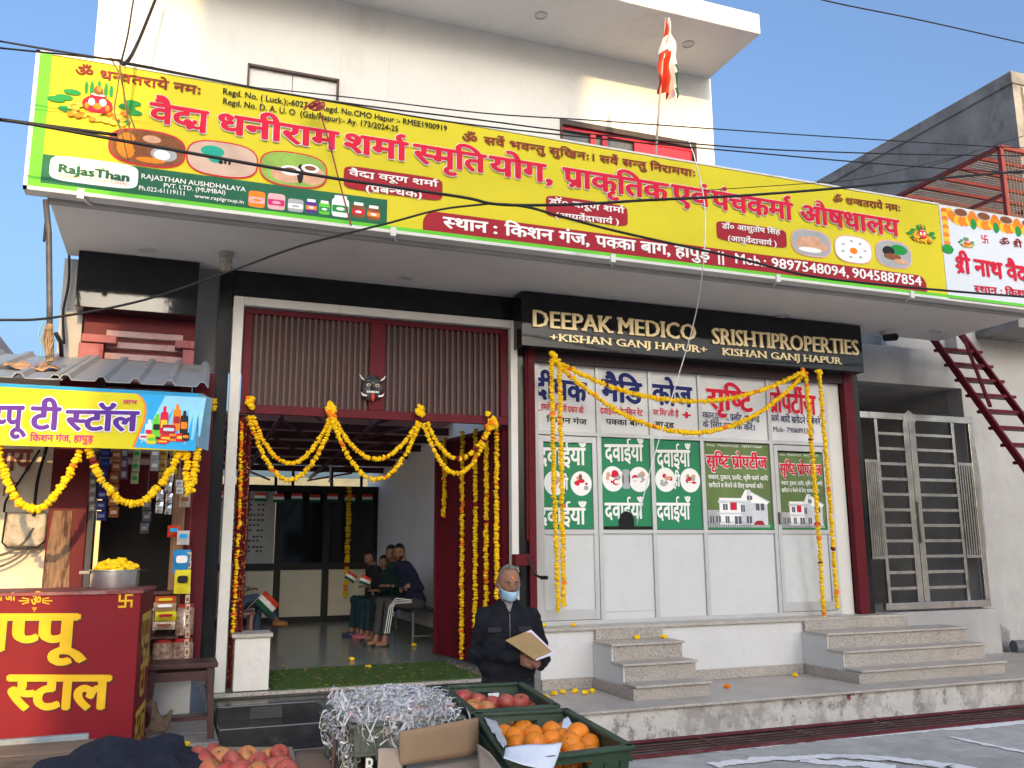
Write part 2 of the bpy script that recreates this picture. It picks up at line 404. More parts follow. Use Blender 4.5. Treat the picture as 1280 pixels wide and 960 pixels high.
for k in range(900):
    j = random.choice((0, 1, 2, 3, 5, 7, 8, 9, 10, 10, 9, 8)); t = random.random(); q = Vector((*LN[j], .003)).lerp(Vector((*LN[min(j + 1, 12)], .003)), t) + Vector((random.gauss(0, .07), random.gauss(0, .07), 0))
    disc_pts = [(q.x + random.uniform(.003, .010) * math.cos(a), q.y + random.uniform(.003, .010) * math.sin(a), .003 + k * 1e-6) for a in (0, 1.2, 2.4, 3.7, 5)]
    ln.add(disc_pts, [(0, 1, 2, 3, 4)])
tag(ln.build('road_marking', chalk), kind='structure')
# drain with its grating
dr = thing('drain_grating', 'long maroon iron drain grating set in the road along the peeling kerb', 'drain grating', (3.6, 7.1, 0))
d0, d1 = 3.6, 13.5
f = MB(); f.box(d0, d1, 6.86, 6.93, .006, .022); f.box(d0, d1, 7.38, 7.44, .006, .022); f.build('frame', maroon_dull, dr, bevel=.004)
f = MB(); x = d0
while x < d1:
    f.box(x, x + .035, 6.93, 7.38, .006, .014); x += 1.0
for y in (7.01, 7.10, 7.19, 7.28): f.box(d0, d1, y - .013, y + .013, .006, .011)
f.build('grille', stain(M('drain_rust', (.11, .045, .04), .75, .3, 6), (.17, .13, .11), 4, .5, .65), dr)
f = MB(); f.box(d0, d1, 6.93, 7.38, .001, .005); f.build('channel', dark_in, dr)

# ---------------------------------------------------------------- the main building
bld = thing('shop_building', 'white two storey building with deep canopy, granite pillars, open hall and shopfront', 'building', (3, 9, 0))
ZS = 4.47                                                    # canopy soffit
b = MB(); b.box(-.97, 6.24, 9.0, 9.25, 4.9, 6.2); b.box(-.97, .49, 9.0, 9.25, 6.2, 6.76); b.box(1.45, 4.08, 9.0, 9.25, 6.2, 6.76)
b.box(5.97, 6.24, 9.0, 9.25, 6.2, 6.76); b.box(-.97, 6.24, 9.0, 9.25, 6.76, 7.70); b.box(-.97, -.72, 9.25, 10.3, 4.9, 7.70); b.box(5.99, 6.24, 9.25, 10.3, 4.9, 7.70); b.box(-.97, 6.24, 10.3, 10.45, 3.7, 7.70)  # storey kept shallow, leaving an unseen light well above the hall
b.build('upper_wall', white_wall, bld)
b = MB(); b.box(-.6, 6.22, 7.91, 10.5, 7.702, 7.96); ro = b.build('roof_slab', white_wall, bld, bevel=.008)
def downlight(par, c, r=.075):
    q = MB(); q.lathe([(r, 0), (r * 1.0, -.012), (r * .8, -.016), (r * .78, -.004), (.001, -.003)], c, 24); return q.build('downlight', M('light_trim', (.5, .49, .47), .4), par, smooth='auto')
for u, v in ((676, 19), (860, 55)): downlight(ro, P(u, v, Z=7.70))
b = MB(); b.box(-1.05, 9.72, 7.5, 9.0, ZS, 4.9); ca = b.build('canopy', soffit_m, bld, bevel=.01)
for u, v in ((185, 312), (507, 347), (767, 374), (978, 394), (1170, 414)): downlight(ca, P(u, v, Z=ZS), .085)
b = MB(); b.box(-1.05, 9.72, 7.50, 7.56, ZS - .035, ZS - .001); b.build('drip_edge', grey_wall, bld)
# openings of the upper floor
q = MB(); a, z, zz = .49, 1.45, 6.76
for s in ((a, a + .022), (z - .022, z)): q.box(*s, 8.985, 9.05, 5.0, zz)
q.box(a, z, 8.985, 9.05, zz - .022, zz); q.box(.955, .962, 9.03, 9.034, 5.0, zz); fr = q.build('door_frame', M('brown_frame', (.07, .04, .035), .5), bld)
q = MB(); q.box(a + .022, z - .022, 9.035, 9.08, 5.0, zz - .022); q.build('door_panel', white_wall, fr)
red = M('red_window_paint', (.50, .02, .045), .4, .1, 3)
q = MB(); q.box(4.08, 5.97, 8.985, 9.06, 6.70, 6.765); q.box(4.08, 4.11, 8.985, 9.06, 5.9, 6.70); q.box(5.93, 5.97, 8.985, 9.06, 5.9, 6.70); wf = q.build('window', M('window_surround', (.05, .035, .03), .5), bld)
q = MB()
for s in ((4.11, 4.14), (4.50, 4.57), (4.66, 4.73), (5.10, 5.16)): q.box(*s, 9.03, 9.07, 5.9, 6.70)
for s in (6.20, 6.66): q.box(4.11, 5.93, 9.032, 9.068, s, s + .04)
q.box(5.16, 5.93, 9.045, 9.065, 5.9, 6.66); q.build('sash', red, wf)
q = MB(); q.box(4.11, 5.16, 9.08, 9.09, 5.9, 6.70); q.build('pane', M('window_glass', (.10, .11, .12), .06, .3, 3), wf)
# ground floor: pillars, lintels
b = MB(); b.box(.455, 3.47, 8.93, 9.3, 4.187, ZS); b.build('granite_lintel', black_granite, bld, bevel=.004)
b = MB(); b.box(.33, .452, 8.90, 9.4, .62, ZS); b.build('granite_pillar', black_granite, bld, bevel=.004)
b = MB(); b.box(3.475, 3.62, 8.90, 9.3, .44, ZS); b.build('granite_pillar', black_granite, bld, bevel=.004)
b = MB(); b.box(8.06, 8.17, 8.90, 9.9, .90, 3.95); b.build('granite_pillar', black_granite, bld, bevel=.004)
b = MB(); b.box(.467, .565, 8.86, 8.95, .44, 4.185); b.box(3.38, 3.46, 8.86, 8.95, .44, 4.185); b.box(.566, 3.379, 8.86, 8.95, 4.10, 4.185); b.build('door_surround', white_metal, bld, bevel=.005)
b = MB(); b.box(-.93, .128, 8.78, 9.2, 3.93, 4.462); b.build('fascia_panel', black_panel, bld, bevel=.004)
b = MB(); b.box(-.86, .128, 9.05, 9.12, 2.2, 3.929, 0)
for k in range(12): b.prism([(-.66, 9.049, 2.5 + k * .11), (-.66, 9.0, 2.51 + k * .11), (-.66, 9.0, 2.565 + k * .11), (-.66, 9.049, 2.58 + k * .11)], (.68, 0, 0), 1)
b.build('rolling_shutter', [maroon, stain(M('dusty_shutter_slat', (.40, .27, .28), .6, .1, 3), (.25, .08, .09), 3, .5, .65)], bld)
b = MB(); b.box(-.88, -.67, 8.9, 9.1, 2.2, 3.62); b.box(-.86, -.56, 8.87, 9.0, 3.625, 3.70); b.box(.025, .128, 8.9, 9.1, 2.2, 3.62); b.box(-.05, .128, 8.87, 9.0, 3.625, 3.70)
b.build('shutter_guide', stain(M('pink_worn_paint', (.30, .10, .11), .7, .2, 5, .3), (.2, .03, .05), 4, .5, .6), bld, bevel=.006)
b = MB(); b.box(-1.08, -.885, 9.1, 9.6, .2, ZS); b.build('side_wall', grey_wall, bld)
b = MB(); b.box(-.33, .27, 8.92, 8.95, .27, .66); b.box(-1.0, .27, 8.95, 9.1, .001, .68); b.build('lower_wall', white_wall, bld)
b = MB(); b.box(-2.6, .46, 8.02, 9.0, .001, .26); b.build('stall_platform', concrete, bld, bevel=.01)
# hall
b = MB(); b.box(.40, 3.478, 8.75, 8.999, .30, .44); b.box(.40, 3.62, 9.0, 17.5, .30, .44); b.build('hall_floor', hall_floor_m, bld)
b = MB(); b.box(.46, 3.48, 8.70, 8.749, .415, .446); b.build('threshold', granite, bld, bevel=.004)
b = MB(); b.box(3.62, 3.8, 9.3, 17.5, .441, 3.6); b.box(.28, .44, 9.4, 16.6, .441, 1.7); b.build('hall_wall', hall_white, bld)  # unseen left wall kept low to let sky light into the hall
b = MB(); b.box(3.605, 3.619, 9.32, 16.4, .442, .60); b.build('skirting', M('dark_skirting', (.05, .06, .06), .3, .4, 20), bld)
b = MB(); n = 90
vs = []; fs = []
for i in range(n + 1):
    y = 11.8 + 4.6 * i / n; z = 3.58 - .05 * (y - 9.4) + (.022 if i % 3 else -.01)
    vs += [(.28, y, z), (3.8, y, z)]
    if i: fs.append((2*i-2, 2*i-1, 2*i+1, 2*i))
b.add(vs, fs); b.build('hall_roof', M('red_tin_ceiling', (.62, .36, .36), .5, .25, 1.2, .05), bld)  # roof starts well inside; the unseen opening before it brightens the hall
b = MB()
for k, y in enumerate((12.0, 12.7, 13.5, 14.3, 15.2, 16.1)):
    z = 3.52 - .05 * (y - 9.4); b.box(.44, 3.62, y - .03, y + .03, z - .10, z)
for x in (1.2, 2.4):
    b.bar((x, 9.5, 3.40), (x, 16.8, 3.03), .05, .05)
for k in range(6):
    y = 9.9 + 1.2 * k; b.bar((1.2, y, 3.36 - .06 * k), (1.7, y + 1.2, 3.30 - .06 * k), .03, .03); b.bar((2.4, y + 1.2, 3.30 - .06 * k), (3.0, y, 3.36 - .06 * k), .03, .03)
b.build('roof_beams', M('dark_red_steel', (.07, .02, .025), .5, .2, 3), bld)
b = MB(); b.box(-1.5, 6.5, 21.6, 21.8, .3, 3.4); b.build('rear_wall', M('cream_rear_wall', (.70, .56, .30), .8, .15, 2), bld)
# glazed partition at the back of the hall
pt = MB(); Y = 16.5
for u in (303, 347, 407, 461): x = P(u, 690, Y=Y).x; pt.box(x - .06, x + .06, Y - .04, Y + .04, .441, 2.86)
pt.box(.45, 3.62, Y - .038, Y + .038, 2.75, 2.86); pt.box(.45, 3.62, Y - .036, Y + .036, 1.36, 1.48); pt.box(.45, 3.62, Y - .034, Y + .034, .441, .55)
for x in (1.75, 2.05, 2.75, 3.3): pt.box(x - .025, x + .025, Y - .02, Y + .02, 2.86, 3.2)
pa = pt.build('partition_frame', M('black_door_frame', (.012, .012, .013), .4), bld)
x0, x1, x2 = (P(u, 690, Y=Y).x for u in (347, 407, 461))
q = MB(); q.box(.45, x0 - .07, Y - .01, Y + .01, 1.48, 2.75); q.build('notice_pane', M('grey_notice_board', (.32, .32, .29), .6, .1, 2), pa)
q = MB(); tx = M('notice_ink', (.09, .05, .045), .8)
for k in range(11):
    zz = 2.58 - .09 * k
    if k in (7, 9): zz -= .02
    for j in range(9):
        if random.random() < .85: xx = .98 + .045 * j * 1.5; q.box(xx, xx + random.uniform(.035, .058), Y - .013, Y - .0105, zz, zz + .035)
q.build('notice_lettering', tx, pa)
q = MB(); q.box(x0, x1, Y - .01, Y + .01, 1.48, 2.75); q.build('pane', glass_dark, pa)
q = MB(); q.box(x1, x2 + .3, Y - .012, Y + .012, 1.48, 2.75); q.build('pane', glass_dark, pa)
q = MB(); q.box(.45, x0 - .07, Y - .011, Y + .009, .55, 1.36); q.box(x0 + .07, x1 - .07, Y - .009, Y + .01, .55, 1.36); q.box(x1 + .07, x2 + .3, Y - .008, Y + .011, .55, 1.36); q.build('lower_panel', cream, pa)
# steps up to the hall
b = MB(); b.box(.47, 3.03, 8.35, 8.69, .001, .40); b.box(.47, 3.03, 8.02, 8.349, .001, .275); b.box(.47, 3.03, 7.68, 8.019, .001, .14)
stp = b.build('entrance_steps', stain(M('step_granite', (.020, .021, .023), .22, .4, 9, .05, spec=.5), (.07, .068, .064), 3, .55, .72, (1, 1, 1), .7), bld, bevel=.012)
q = MB()
for x, y, z in ((.75, 8.345, .33), (1.85, 8.345, .335), (1.35, 8.013, .20), (2.4, 8.013, .2), (.95, 7.672, .07)): q.box(x, x + .27, y, y + .012, z - .05, z + .045)
q.build('tile_patch', M('grey_granite_patch', (.05, .052, .055), .3, .2, 10), stp)
# shop plinth with its two flights of granite steps
b = MB(); b.box(3.625, 8.05, 8.70, 9.5, .27, .868); b.build('plinth', base_white, bld)
b = MB(); b.box(3.55, 8.42, 8.66, 9.5, .8685, .90); b.build('sill', granite_top, bld, bevel=.005)
for q in ((3.62, 4.18, 8.655, 8.699, .294, .40), (5.06, 6.85, 8.655, 8.699, .294, .40), (4.183, 4.2315, 7.775, 8.654, .294, .40), (6.853, 6.9015, 7.775, 8.654, .294, .40)):
    b = MB(); b.box(*q); b.build('skirting', granite, bld, bevel=.003)
for x0, x1, e in ((4.23, 5.03, 0), (6.90, 8.92, .1)):
    b = MB(); c = MB()
    tops = (.765, .60, .43); fr = (8.27, 8.03, 7.78)
    b.box(x0, x1 if e == 0 else 8.42, 8.65, 8.699, .766, .8682)
    for z, y, yb in zip(tops, fr, (8.648, 8.268, 8.028)):
        b.box(x0 + .002, x1, y, yb, .293, z - .022)
        c.box(x0 - .03, x1 + .02, y - .03, yb + .0, z - .0215, z)
    b.build('granite_steps', granite, bld); c.build('step_tread', granite_top, bld, bevel=.004)
    c = MB(); c.prism([(x0 - .001, 8.69, .742), (x0 - .001, 8.69, .40), (x0 - .001, 7.79, .40), (x0 - .001, 7.79, .407), (x0 - .001, 8.03, .407), (x0 - .001, 8.03, .577), (x0 - .001, 8.27, .577), (x0 - .001, 8.27, .742)], (-.014, 0, 0)); c.build('step_cheek', base_white, bld)

# ---------------------------------------------------------------- neighbours
nb = thing('plain_neighbour_building', 'grey plastered neighbouring house wall with gated alcove at the right', 'building', (10, 9.4, 0))
b = MB(); b.box(8.17, 10.52, 9.42, 9.6, 3.93, 4.46); b.box(10.52, 15, 9.42, 9.7, .001, 6.3); b.box(8.17, 10.6, 9.25, 9.5, .27, .868); b.box(9.4, 10.519, 9.62, 9.7, 4.46, 6.3)
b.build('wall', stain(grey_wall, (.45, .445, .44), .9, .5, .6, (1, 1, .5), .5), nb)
b = MB(); b.box(8.1, 8.17, 9.9, 12, .84, 3.93); b.box(10.52, 10.6, 9.71, 12, .84, 3.93); b.box(8.1, 10.6, 12, 12.1, .84, 3.93); b.box(8.1, 10.6, 9.62, 12.1, 3.931, 4.0); b.box(8.1, 10.6, 9.51, 12.1, .78, .84); b.build('alcove', M('dark_cement', (.34, .335, .33), .9, .25, 1.5, .3), nb)
b = MB(); b.prism([(10.5, 9.405, .27), (10.9, 9.405, .27), (10.95, 9.405, .55), (10.8, 9.405, .62), (10.74, 9.405, .8), (10.62, 9.405, .78), (10.56, 9.405, .5)], (0, .012, 0)); b.prism([(10.60, 9.405, 1.6), (10.68, 9.405, 1.7), (10.7, 9.405, 2.6), (10.66, 9.405, 3.1), (10.58, 9.405, 2.9), (10.56, 9.405, 2.0)], (0, .012, 0)); b.build('cement_patch', concrete, nb)
b = MB(); b.tube([(10.75, 9.2, .36), (12.5, 8.75, .36)], .09, 14); tag(b.build('drain_pipe', M('grey_pipe', (.12, .13, .14), .5), smooth='auto'), 'grey plastic pipe lying on the walkway by the cement patch', 'pipe')
gb = thing('old_concrete_building', 'weathered grey concrete building with long parapet rising behind the red cage', 'building', (14, 10, 0))
b = MB(); b.box(14, 26, 10.75, 30, 0, 10.05); b.build('wall', concrete, gb)
b = MB(); b.box(13.97, 26, 10.72, 30, 10.051, 10.30); b.build('parapet', concrete, gb, bevel=.02)
b = MB(); b.box(14.2, 26, 10.70, 10.749, 8.2, 10.0); b.build('sunlit_front', M('sunlit_ochre', (.62, .50, .33), .9, .2, 2, .3), gb)  # ochre sheet puts the sunlight on this front into its colour
# red mesh cage on the neighbour's terrace
cg = thing('terrace_cage', 'red steel frame cage roofed with wire mesh above the white banner', 'cage', (11, 9, 6.3))
rs = M('red_oxide_steel', (.19, .035, .03), .55, .2, 4)
b = MB(); X0, X1, Y0, Y1, ZT = 11.0, 13.6, 8.76, 12.0, 7.42
for x in (X0, X1): b.bar((x, Y0, ZT), (x, Y1, ZT), .06, .06)
b.bar((X0, Y0, ZT), (X1, Y0, ZT), .06, .06)
for x, y in ((X0, Y0), (X1, Y0), (X0, Y1)): b.bar((x, y, 4.9), (x, y, ZT), .06, .06)
b.bar((X0, Y0, 6.7), (X0, Y1, 6.7), .045, .045); b.build('frame', rs, cg)
for k in range(7):
    y = Y0 + .38 * (k + 1); b = MB(); b.bar((X0 + .03, y, ZT - .002), (X1 - .03, y, ZT - .002), .045, .05); b.build('rafter', rs, cg)
b = MB()
for k in range(40):
    x = X0 + .065 * k; b.tube([(x, Y0, ZT + .03), (x, Y1, ZT + .03)], .0035, 4, 0, False)
for k in range(50):
    y = Y0 + .065 * k; b.tube([(X0, y, ZT + .034), (X1, y, ZT + .034)], .0035, 4, 0, False)
for k in range(40):
    x = X0 + .065 * k; b.tube([(x, Y0, 4.9), (x, Y0, ZT)], .0035, 4, 0, False)
b.build('wire_mesh', M('rusty_mesh', (.30, .24, .17), .7, .2, 6), cg)
b = MB(); b.box(X0 - .1, 13.9, 8.7, 13.2, 4.7, 4.85); b.build('terrace_slab', concrete, cg)
b = MB(); b.box(11.4, 13.9, 10.4, 10.6, 4.86, 7.3); b.build('screen_wall', M('rusty_corrugated', (.34, .17, .11), .7, .3, 3, .3, stretch=(9, 1, .3)), cg)
fl = thing('far_house', 'dark weathered house gable far left behind the tin awning', 'building', (-4.6, 16, 0))
b = MB(); b.prism([(-7.5, 16, 0), (-2.35, 16, 0), (-2.35, 16, 4.2), (-3.1, 16, 5.6), (-7.5, 16, 6.5)], (0, 4, 0)); b.build('wall', concrete, fl)
# the tall building across the lane, whose shadow falls on the front
op = thing('opposite_building', 'tall pale building across the lane behind the viewer, its shadow on the front', 'building', (5, -20, 0))
b = MB(); b.box(-.04, 4.45, -22, -20, 0, 16.5); b.box(4.451, 12.5, -22, -20, 0, 14.2)
b.prism([(-.62, -20, 0), (-.041, -20, 0), (-.041, -20, 15.0), (-.3, -20, 13.5), (-.62, -20, 12.7)], (0, -2, 0)); b.build('wall', M('pale_opposite_wall', (.74, .72, .68), .9, .1, 2), op)
for fx in range(6):
    for fz in range(3):
        q = MB(); x = .6 + 1.9 * fx; z = 1.4 + 3.2 * fz; q.box(x, x + 1.0, -20, -19.97, z, z + 1.3); q.build('window', glass_dark, op)
# ---------------------------------------------------------------- the long banner
YB = 7.34
bn = thing('hoarding', 'long yellow flex banner with red Hindi lettering along the canopy edge', 'banner', (3, 7.4, ZS))
XL = P(46, 150, Y=YB).x - .02; XR = P(1179, 313, Y=YB).x; ZB0 = P(640, 301, Y=YB).z - .02; ZT0 = P(640, 166, Y=YB).z
ZB0 = 4.49; ZT0 = 5.605
def Q(u, v): p = P(u, v, Y=YB); return p.x, p.z
b = MB(); b.box(XL - .03, XR - .001, YB + .012, YB + .14, ZB0 - .03, ZT0 + .02); b.build('frame', white_metal, bn, bevel=.005)
# the flex sheet, slightly slack between its fixings
b = MB(); nx, nz = 120, 12; vs = []; fs = []
for j in range(nz + 1):
    for i in range(nx + 1):
        x = XL + (XR - XL) * i / nx; z = ZB0 + (ZT0 - ZB0) * j / nz
        vs.append((x, YB + .0005 * 0 + .006 + .004 * noise.noise(Vector((x * 1.3, z * .9, 3))), z))
for j in range(nz):
    for i in range(nx): k = j * (nx + 1) + i; fs.append((k, k + 1, k + nx + 2, k + nx + 1))
b.add(vs, fs); sheet = b.build('flex_sheet', ink_yellow, bn, smooth=True)
b = MB(); Yq = YB
b.box(XL, XL + .085, Yq - .001, Yq + .012, ZB0 + .03, ZT0, 0); b.box(XL, XR, Yq - .0012, Yq + .012, ZB0, ZB0 + .035, 0)
b.box(XL - .03, XL - .001, Yq - .004, Yq + .01, ZB0 - .03, ZT0 + .02, 1); b.box(XL - .03, XR, Yq - .004, Yq + .01, ZT0 + .001, ZT0 + .02, 1); b.box(XL - .03, XR, Yq - .004, Yq + .01, ZB0 - .03, ZB0 - .001, 1)
b.build('border', [ink_lime, white_metal], bn)
b = MB(); a = Q(484, 252); c = Q(51, 192)
b.box(XL + .086, a[0], Yq - .002, Yq + .012, ZB0 + .036, c[1], 0); b.build('green_strip', ink_dkgreen, bn)
b = MB(); a = Q(529, 270); e = Q(1157, 345); n = 10; zt = Q(700, 285)[1]
pts = [(a[0], Yq - .002, ZB0 + .036), (e[0], Yq - .002, ZB0 + .036)]
for k in range(n): t = math.pi / 2 * k / (n - 1); pts.append((e[0] - .12 + .12 * math.cos(t), Yq - .002, zt - .12 + .12 * math.sin(t)))
for k in range(n): t = math.pi / 2 * k / (n - 1); pts.append((a[0] + .12 - .12 * math.sin(t), Yq - .002, zt - .12 + .12 * math.cos(t)))
b.prism(pts, (0, .012, 0)); b.build('address_strip', ink_maroon, bn)
# title
b = MB()
def tv(u): return 128.8 + (u - 187) * .1572, 152.3 + (u - 187) * .1535
for s, u0, u1 in (('वैद³', 187, 259), ('धनीराम', 271, 421), ('शरमा¹', 429, 508), ('सʰमृति', 517, 606), ('योग,', 612, 691), ('प²ाकृतिक', 704, 834), ('एवं', 840, 886), ('पंचकरमा¹', 890, 990), ('औषधालय', 1000, 1123)):
    put(b, s, u0, tv(u0)[0], tv(u0)[1], u1, tv(u1)[1], YB, 0, .026, .042, 1, nudge=.003)
b.build('title_lettering', [ink_red, ink_white], bn)
b = MB()
put(b, 'ॐ धनʰवतराये नमः', 93, 82.5, 93, 252, 119, YB, 0, .012, nudge=.003)
put(b, 'ॐ', 577, 166.5, 176.5, 597, 180, YB, 0, .012, nudge=.003); put(b, 'सरवे¹ भवनʰतु सुखिनः। सरवे¹ सनʰतु निरामयाः', 605, 171, 180, 870, 221.5, YB, 0, .01, nudge=.003)
put(b, 'ॐ धनʰवतराये नमः', 1041, 245, 253, 1126, 265, YB, 0, .01, nudge=.003); b.build('verse_lettering', ink_plum, bn)
b = MB()
put(b, 'Regd. No. ( Luck.);-60276    Regd. No.CMO Hapur :- RMEE1900919', 278, 110, 117.5, 559, 164, YB, 0, .02)
put(b, 'Regd. No. D. A. U. O  (Gzb/Hapur):- Ay. 173/2024-25', 278, 122.5, 130, 498, 165, YB, 0, .02, nudge=.003); b.build('registration_lettering', ink_black, bn)
b = MB()
def bp(u): return 271.5 + (u - 554) * .1235, 284.5 + (u - 554) * .1222
for s, u0, u1 in (('सʰथान :', 554, 622), ('किशन', 631, 691), ('गंज,', 699, 737), ('पकʰका', 745, 794), ('बाग,', 801, 838), ('हापुड़', 844, 887), ('||', 896, 906), ('Mob.:', 918, 958), ('9897548094,', 964, 1061), ('9045887854', 1065, 1152)):
    put(b, s, u0, bp(u0)[0], bp(u0)[1], u1, bp(u1)[1], YB, 0, .022, nudge=.003)
b.build('address_lettering', ink_white, bn)
def plate(par, u0, v0, u1, v1, mats, lines):
    a = Q(u0, v0); c = Q(u1, v1); q = MB(); cx, cz = (a[0] + c[0]) / 2, (a[1] + c[1]) / 2
    disc(q, (cx, cz), (c[0] - a[0]) / 2, abs(a[1] - c[1]) / 2, YB - .0025, 0, 40, 7)
    for L in lines: put(q, *L, YB, 1, .01, nudge=.003)
    return q.build('name_plate', mats, par)
plate(bn, 430, 206, 553, 252, [ink_maroon, ink_white], [('वैद³ वरूण शरमा¹', 436, 212.5, 219.5, 547, 234), ('(प²बनʰधक)', 456, 231, 239, 528, 248)])
plate(bn, 682, 243, 785, 284, [ink_maroon, ink_white], [('डॉ० करूण शरमा¹', 686, 248.5, 255.5, 780, 267), ('(आयुरवे¹दाचारय¹ )', 693, 266, 272.5, 774, 281)])
plate(bn, 895, 275, 984, 311, [ink_maroon, ink_white], [('डॉ० आशुतोष सिंह', 902, 279.5, 285.5, 975, 293.5), ('(आयुरवे¹दाचारय¹ )', 909, 295, 301, 971, 308)])
# oval photographs of treatments
def oval(par, u0, v0, u1, v1, base, rim, extra):
    a = Q(u0, v0); c = Q(u1, v1); q = MB(); cx, cz = (a[0] + c[0]) / 2, (a[1] + c[1]) / 2; rx, rz = (c[0] - a[0]) / 2, abs(a[1] - c[1]) / 2
    disc(q, (cx, cz), rx + .012, rz + .012, YB - .0022, 1, 40, 2.8); disc(q, (cx, cz), rx, rz, YB - .003, 0, 40, 2.8)
    for k, (dx, dz, ex, ez, mi) in enumerate(extra): disc(q, (cx + dx * rx, cz + dz * rz), ex * rx, ez * rz, YB - .0036 - .0004 * k, mi, 20)
    return q.build('picture', [base, rim, ink_skin, ink_brown, ink_teal, ink_white, ink_green, ink_grey, ink_orange, ink_black], par)
oval(bn, 139, 157.5, 229, 212.5, ink_brown, ink_red, [(-.55, .0, .28, .75, 8), (-.1, .1, .3, .55, 3), (.45, -.25, .36, .42, 7), (.4, -.3, .22, .3, 5), (.1, .55, .25, .22, 2), (.1, -.7, .4, .16, 8), (-.2, -.4, .15, .2, 3)])
oval(bn, 236, 172.5, 320, 225.5, M('print_back_skin', (.52, .36, .28), .5, .12, 5), ink_red, [(-.3, .4, .34, .34, 4), (-.2, .0, .22, .28, 4), (-.05, -.2, .07, .12, 9), (.08, -.15, .04, .14, 9), (.2, -.18, .04, .14, 9)])
oval(bn, 327, 186, 407, 238, M('print_leaf_green', (.22, .38, .05), .5, .2, 8), ink_red, [(-.2, -.35, .5, .5, 2), (.55, -.2, .42, .6, 2), (.2, -.2, .1, .6, 9), (-.1, -.08, .32, .3, 5), (-.1, -.06, .2, .16, 3), (.5, .2, .28, .27, 5), (.5, .22, .18, .15, 3)])
oval(bn, 989, 285, 1039, 323, ink_grey, ink_pink, [(-.3, -.1, .5, .6, 2), (.4, -.2, .45, .4, 2), (.1, .3, .4, .25, 2), (-.1, -.55, .6, .2, 5)])
oval(bn, 1043, 293, 1090, 331, ink_white, ink_pink, [(.0, -.1, .22, .25, 8)] + [(.65 * math.cos(k), .65 * math.sin(k), .1, .08, 7) for k in (0, .9, 1.7, 2.6, 3.5, 4.4, 5.3)])
oval(bn, 1094, 299, 1140, 337, ink_grey, ink_pink, [(.3, .4, .5, .4, 6), (-.3, .2, .35, .4, 9), (-.1, -.2, .5, .25, 3), (.35, -.5, .4, .2, 2)])
# kalash pot with leaves and marigolds
def kalash(par, u, v, s, Y=YB, nud=0.0):
    p = P(u, v, Y=Y); q = MB(); X, Z = p.x, p.z; k = 0
    def d(dx, dz, rx, rz, m):
        nonlocal k; k += 1; disc(q, (X + dx * s, Z + dz * s), rx * s, rz * s, Y - .002 - nud - .0003 * k, m, 14)
    for a in (-.42, -.24, 0, .24, .42): d(a * .8, .52, .055, .30 - abs(a) * .25, 4)
    for dx, dz in ((-.9, .1), (-.7, .3), (.8, .1), (1.0, -.05), (-.8, -.25), (.7, -.4), (.95, .25), (-1.1, .0)):
        d(dx, dz, .24, .09, 4)
    for j in range(46):
        d(random.uniform(-.75, .75), random.uniform(-.5, -.05), .10, .08, random.choice((1, 1, 1, 2)))
    d(0, .0, .42, .28, 0); d(-.16, .06, .09, .12, 3); d(.14, .08, .10, .12, 3); d(0, -.06, .12, .10, 2); d(-.28, -.08, .06, .1, 2); d(.28, -.08, .06, .1, 2); d(0, .27, .24, .06, 0); d(0, .30, .20, .03, 3)
    d(0, .44, .13, .15, 5); d(.02, .50, .07, .09, 2)
    return q.build('pot_picture', [ink_red, M('print_marigold', (.85, .50, .02), .5, .1, 20), ink_orange, ink_white, ink_green, ink_brown], par)
kalash(bn, 122, 132, .27); kalash(bn, 1152, 294, .17)
# maker's mark and products on the green strip
q = MB(); a = Q(63, 199); c = Q(172, 232); disc(q, ((a[0] + c[0]) / 2, (a[1] + c[1]) / 2), (c[0] - a[0]) / 2, .105, YB - .003, 0, 40, 5)
put(q, 'RaJasThan', 72, 204.5, 215, 162, 227.5, YB, 1, .05, nudge=.005); put(q, 'HERBALS INTERNATIONAL', 71, 217.5, 221, 160, 232, YB, 2, nudge=.004)
for u, v in ((99, 207), (129, 212)): rpix(q, [(u, v + 1), (u - 3, v - 3), (u, v - 1.5), (u + 3, v - 4)], YB - .0055, 3, YB)
q.build('maker_badge', [ink_white, ink_dkgreen, ink_orange, ink_lime], bn)
q = MB(); put(q, 'RAJASTHAN AUSHDHALAYA', 176, 217, 223, 307, 240, YB, 0, .012, nudge=.003); put(q, 'PVT. LTD. (MUMBAI)', 204, 229, 234.5, 282, 243.5, YB, 0, .01, nudge=.003); put(q, 'Ph.022-61119111', 173, 232, 237.5, 232, 245, YB, 0, .012, nudge=.003); put(q, 'www.raplgroup.in', 243, 242.5, 247, 305, 255, YB, 0, .01, nudge=.003); q.build('maker_lettering', ink_white, bn)
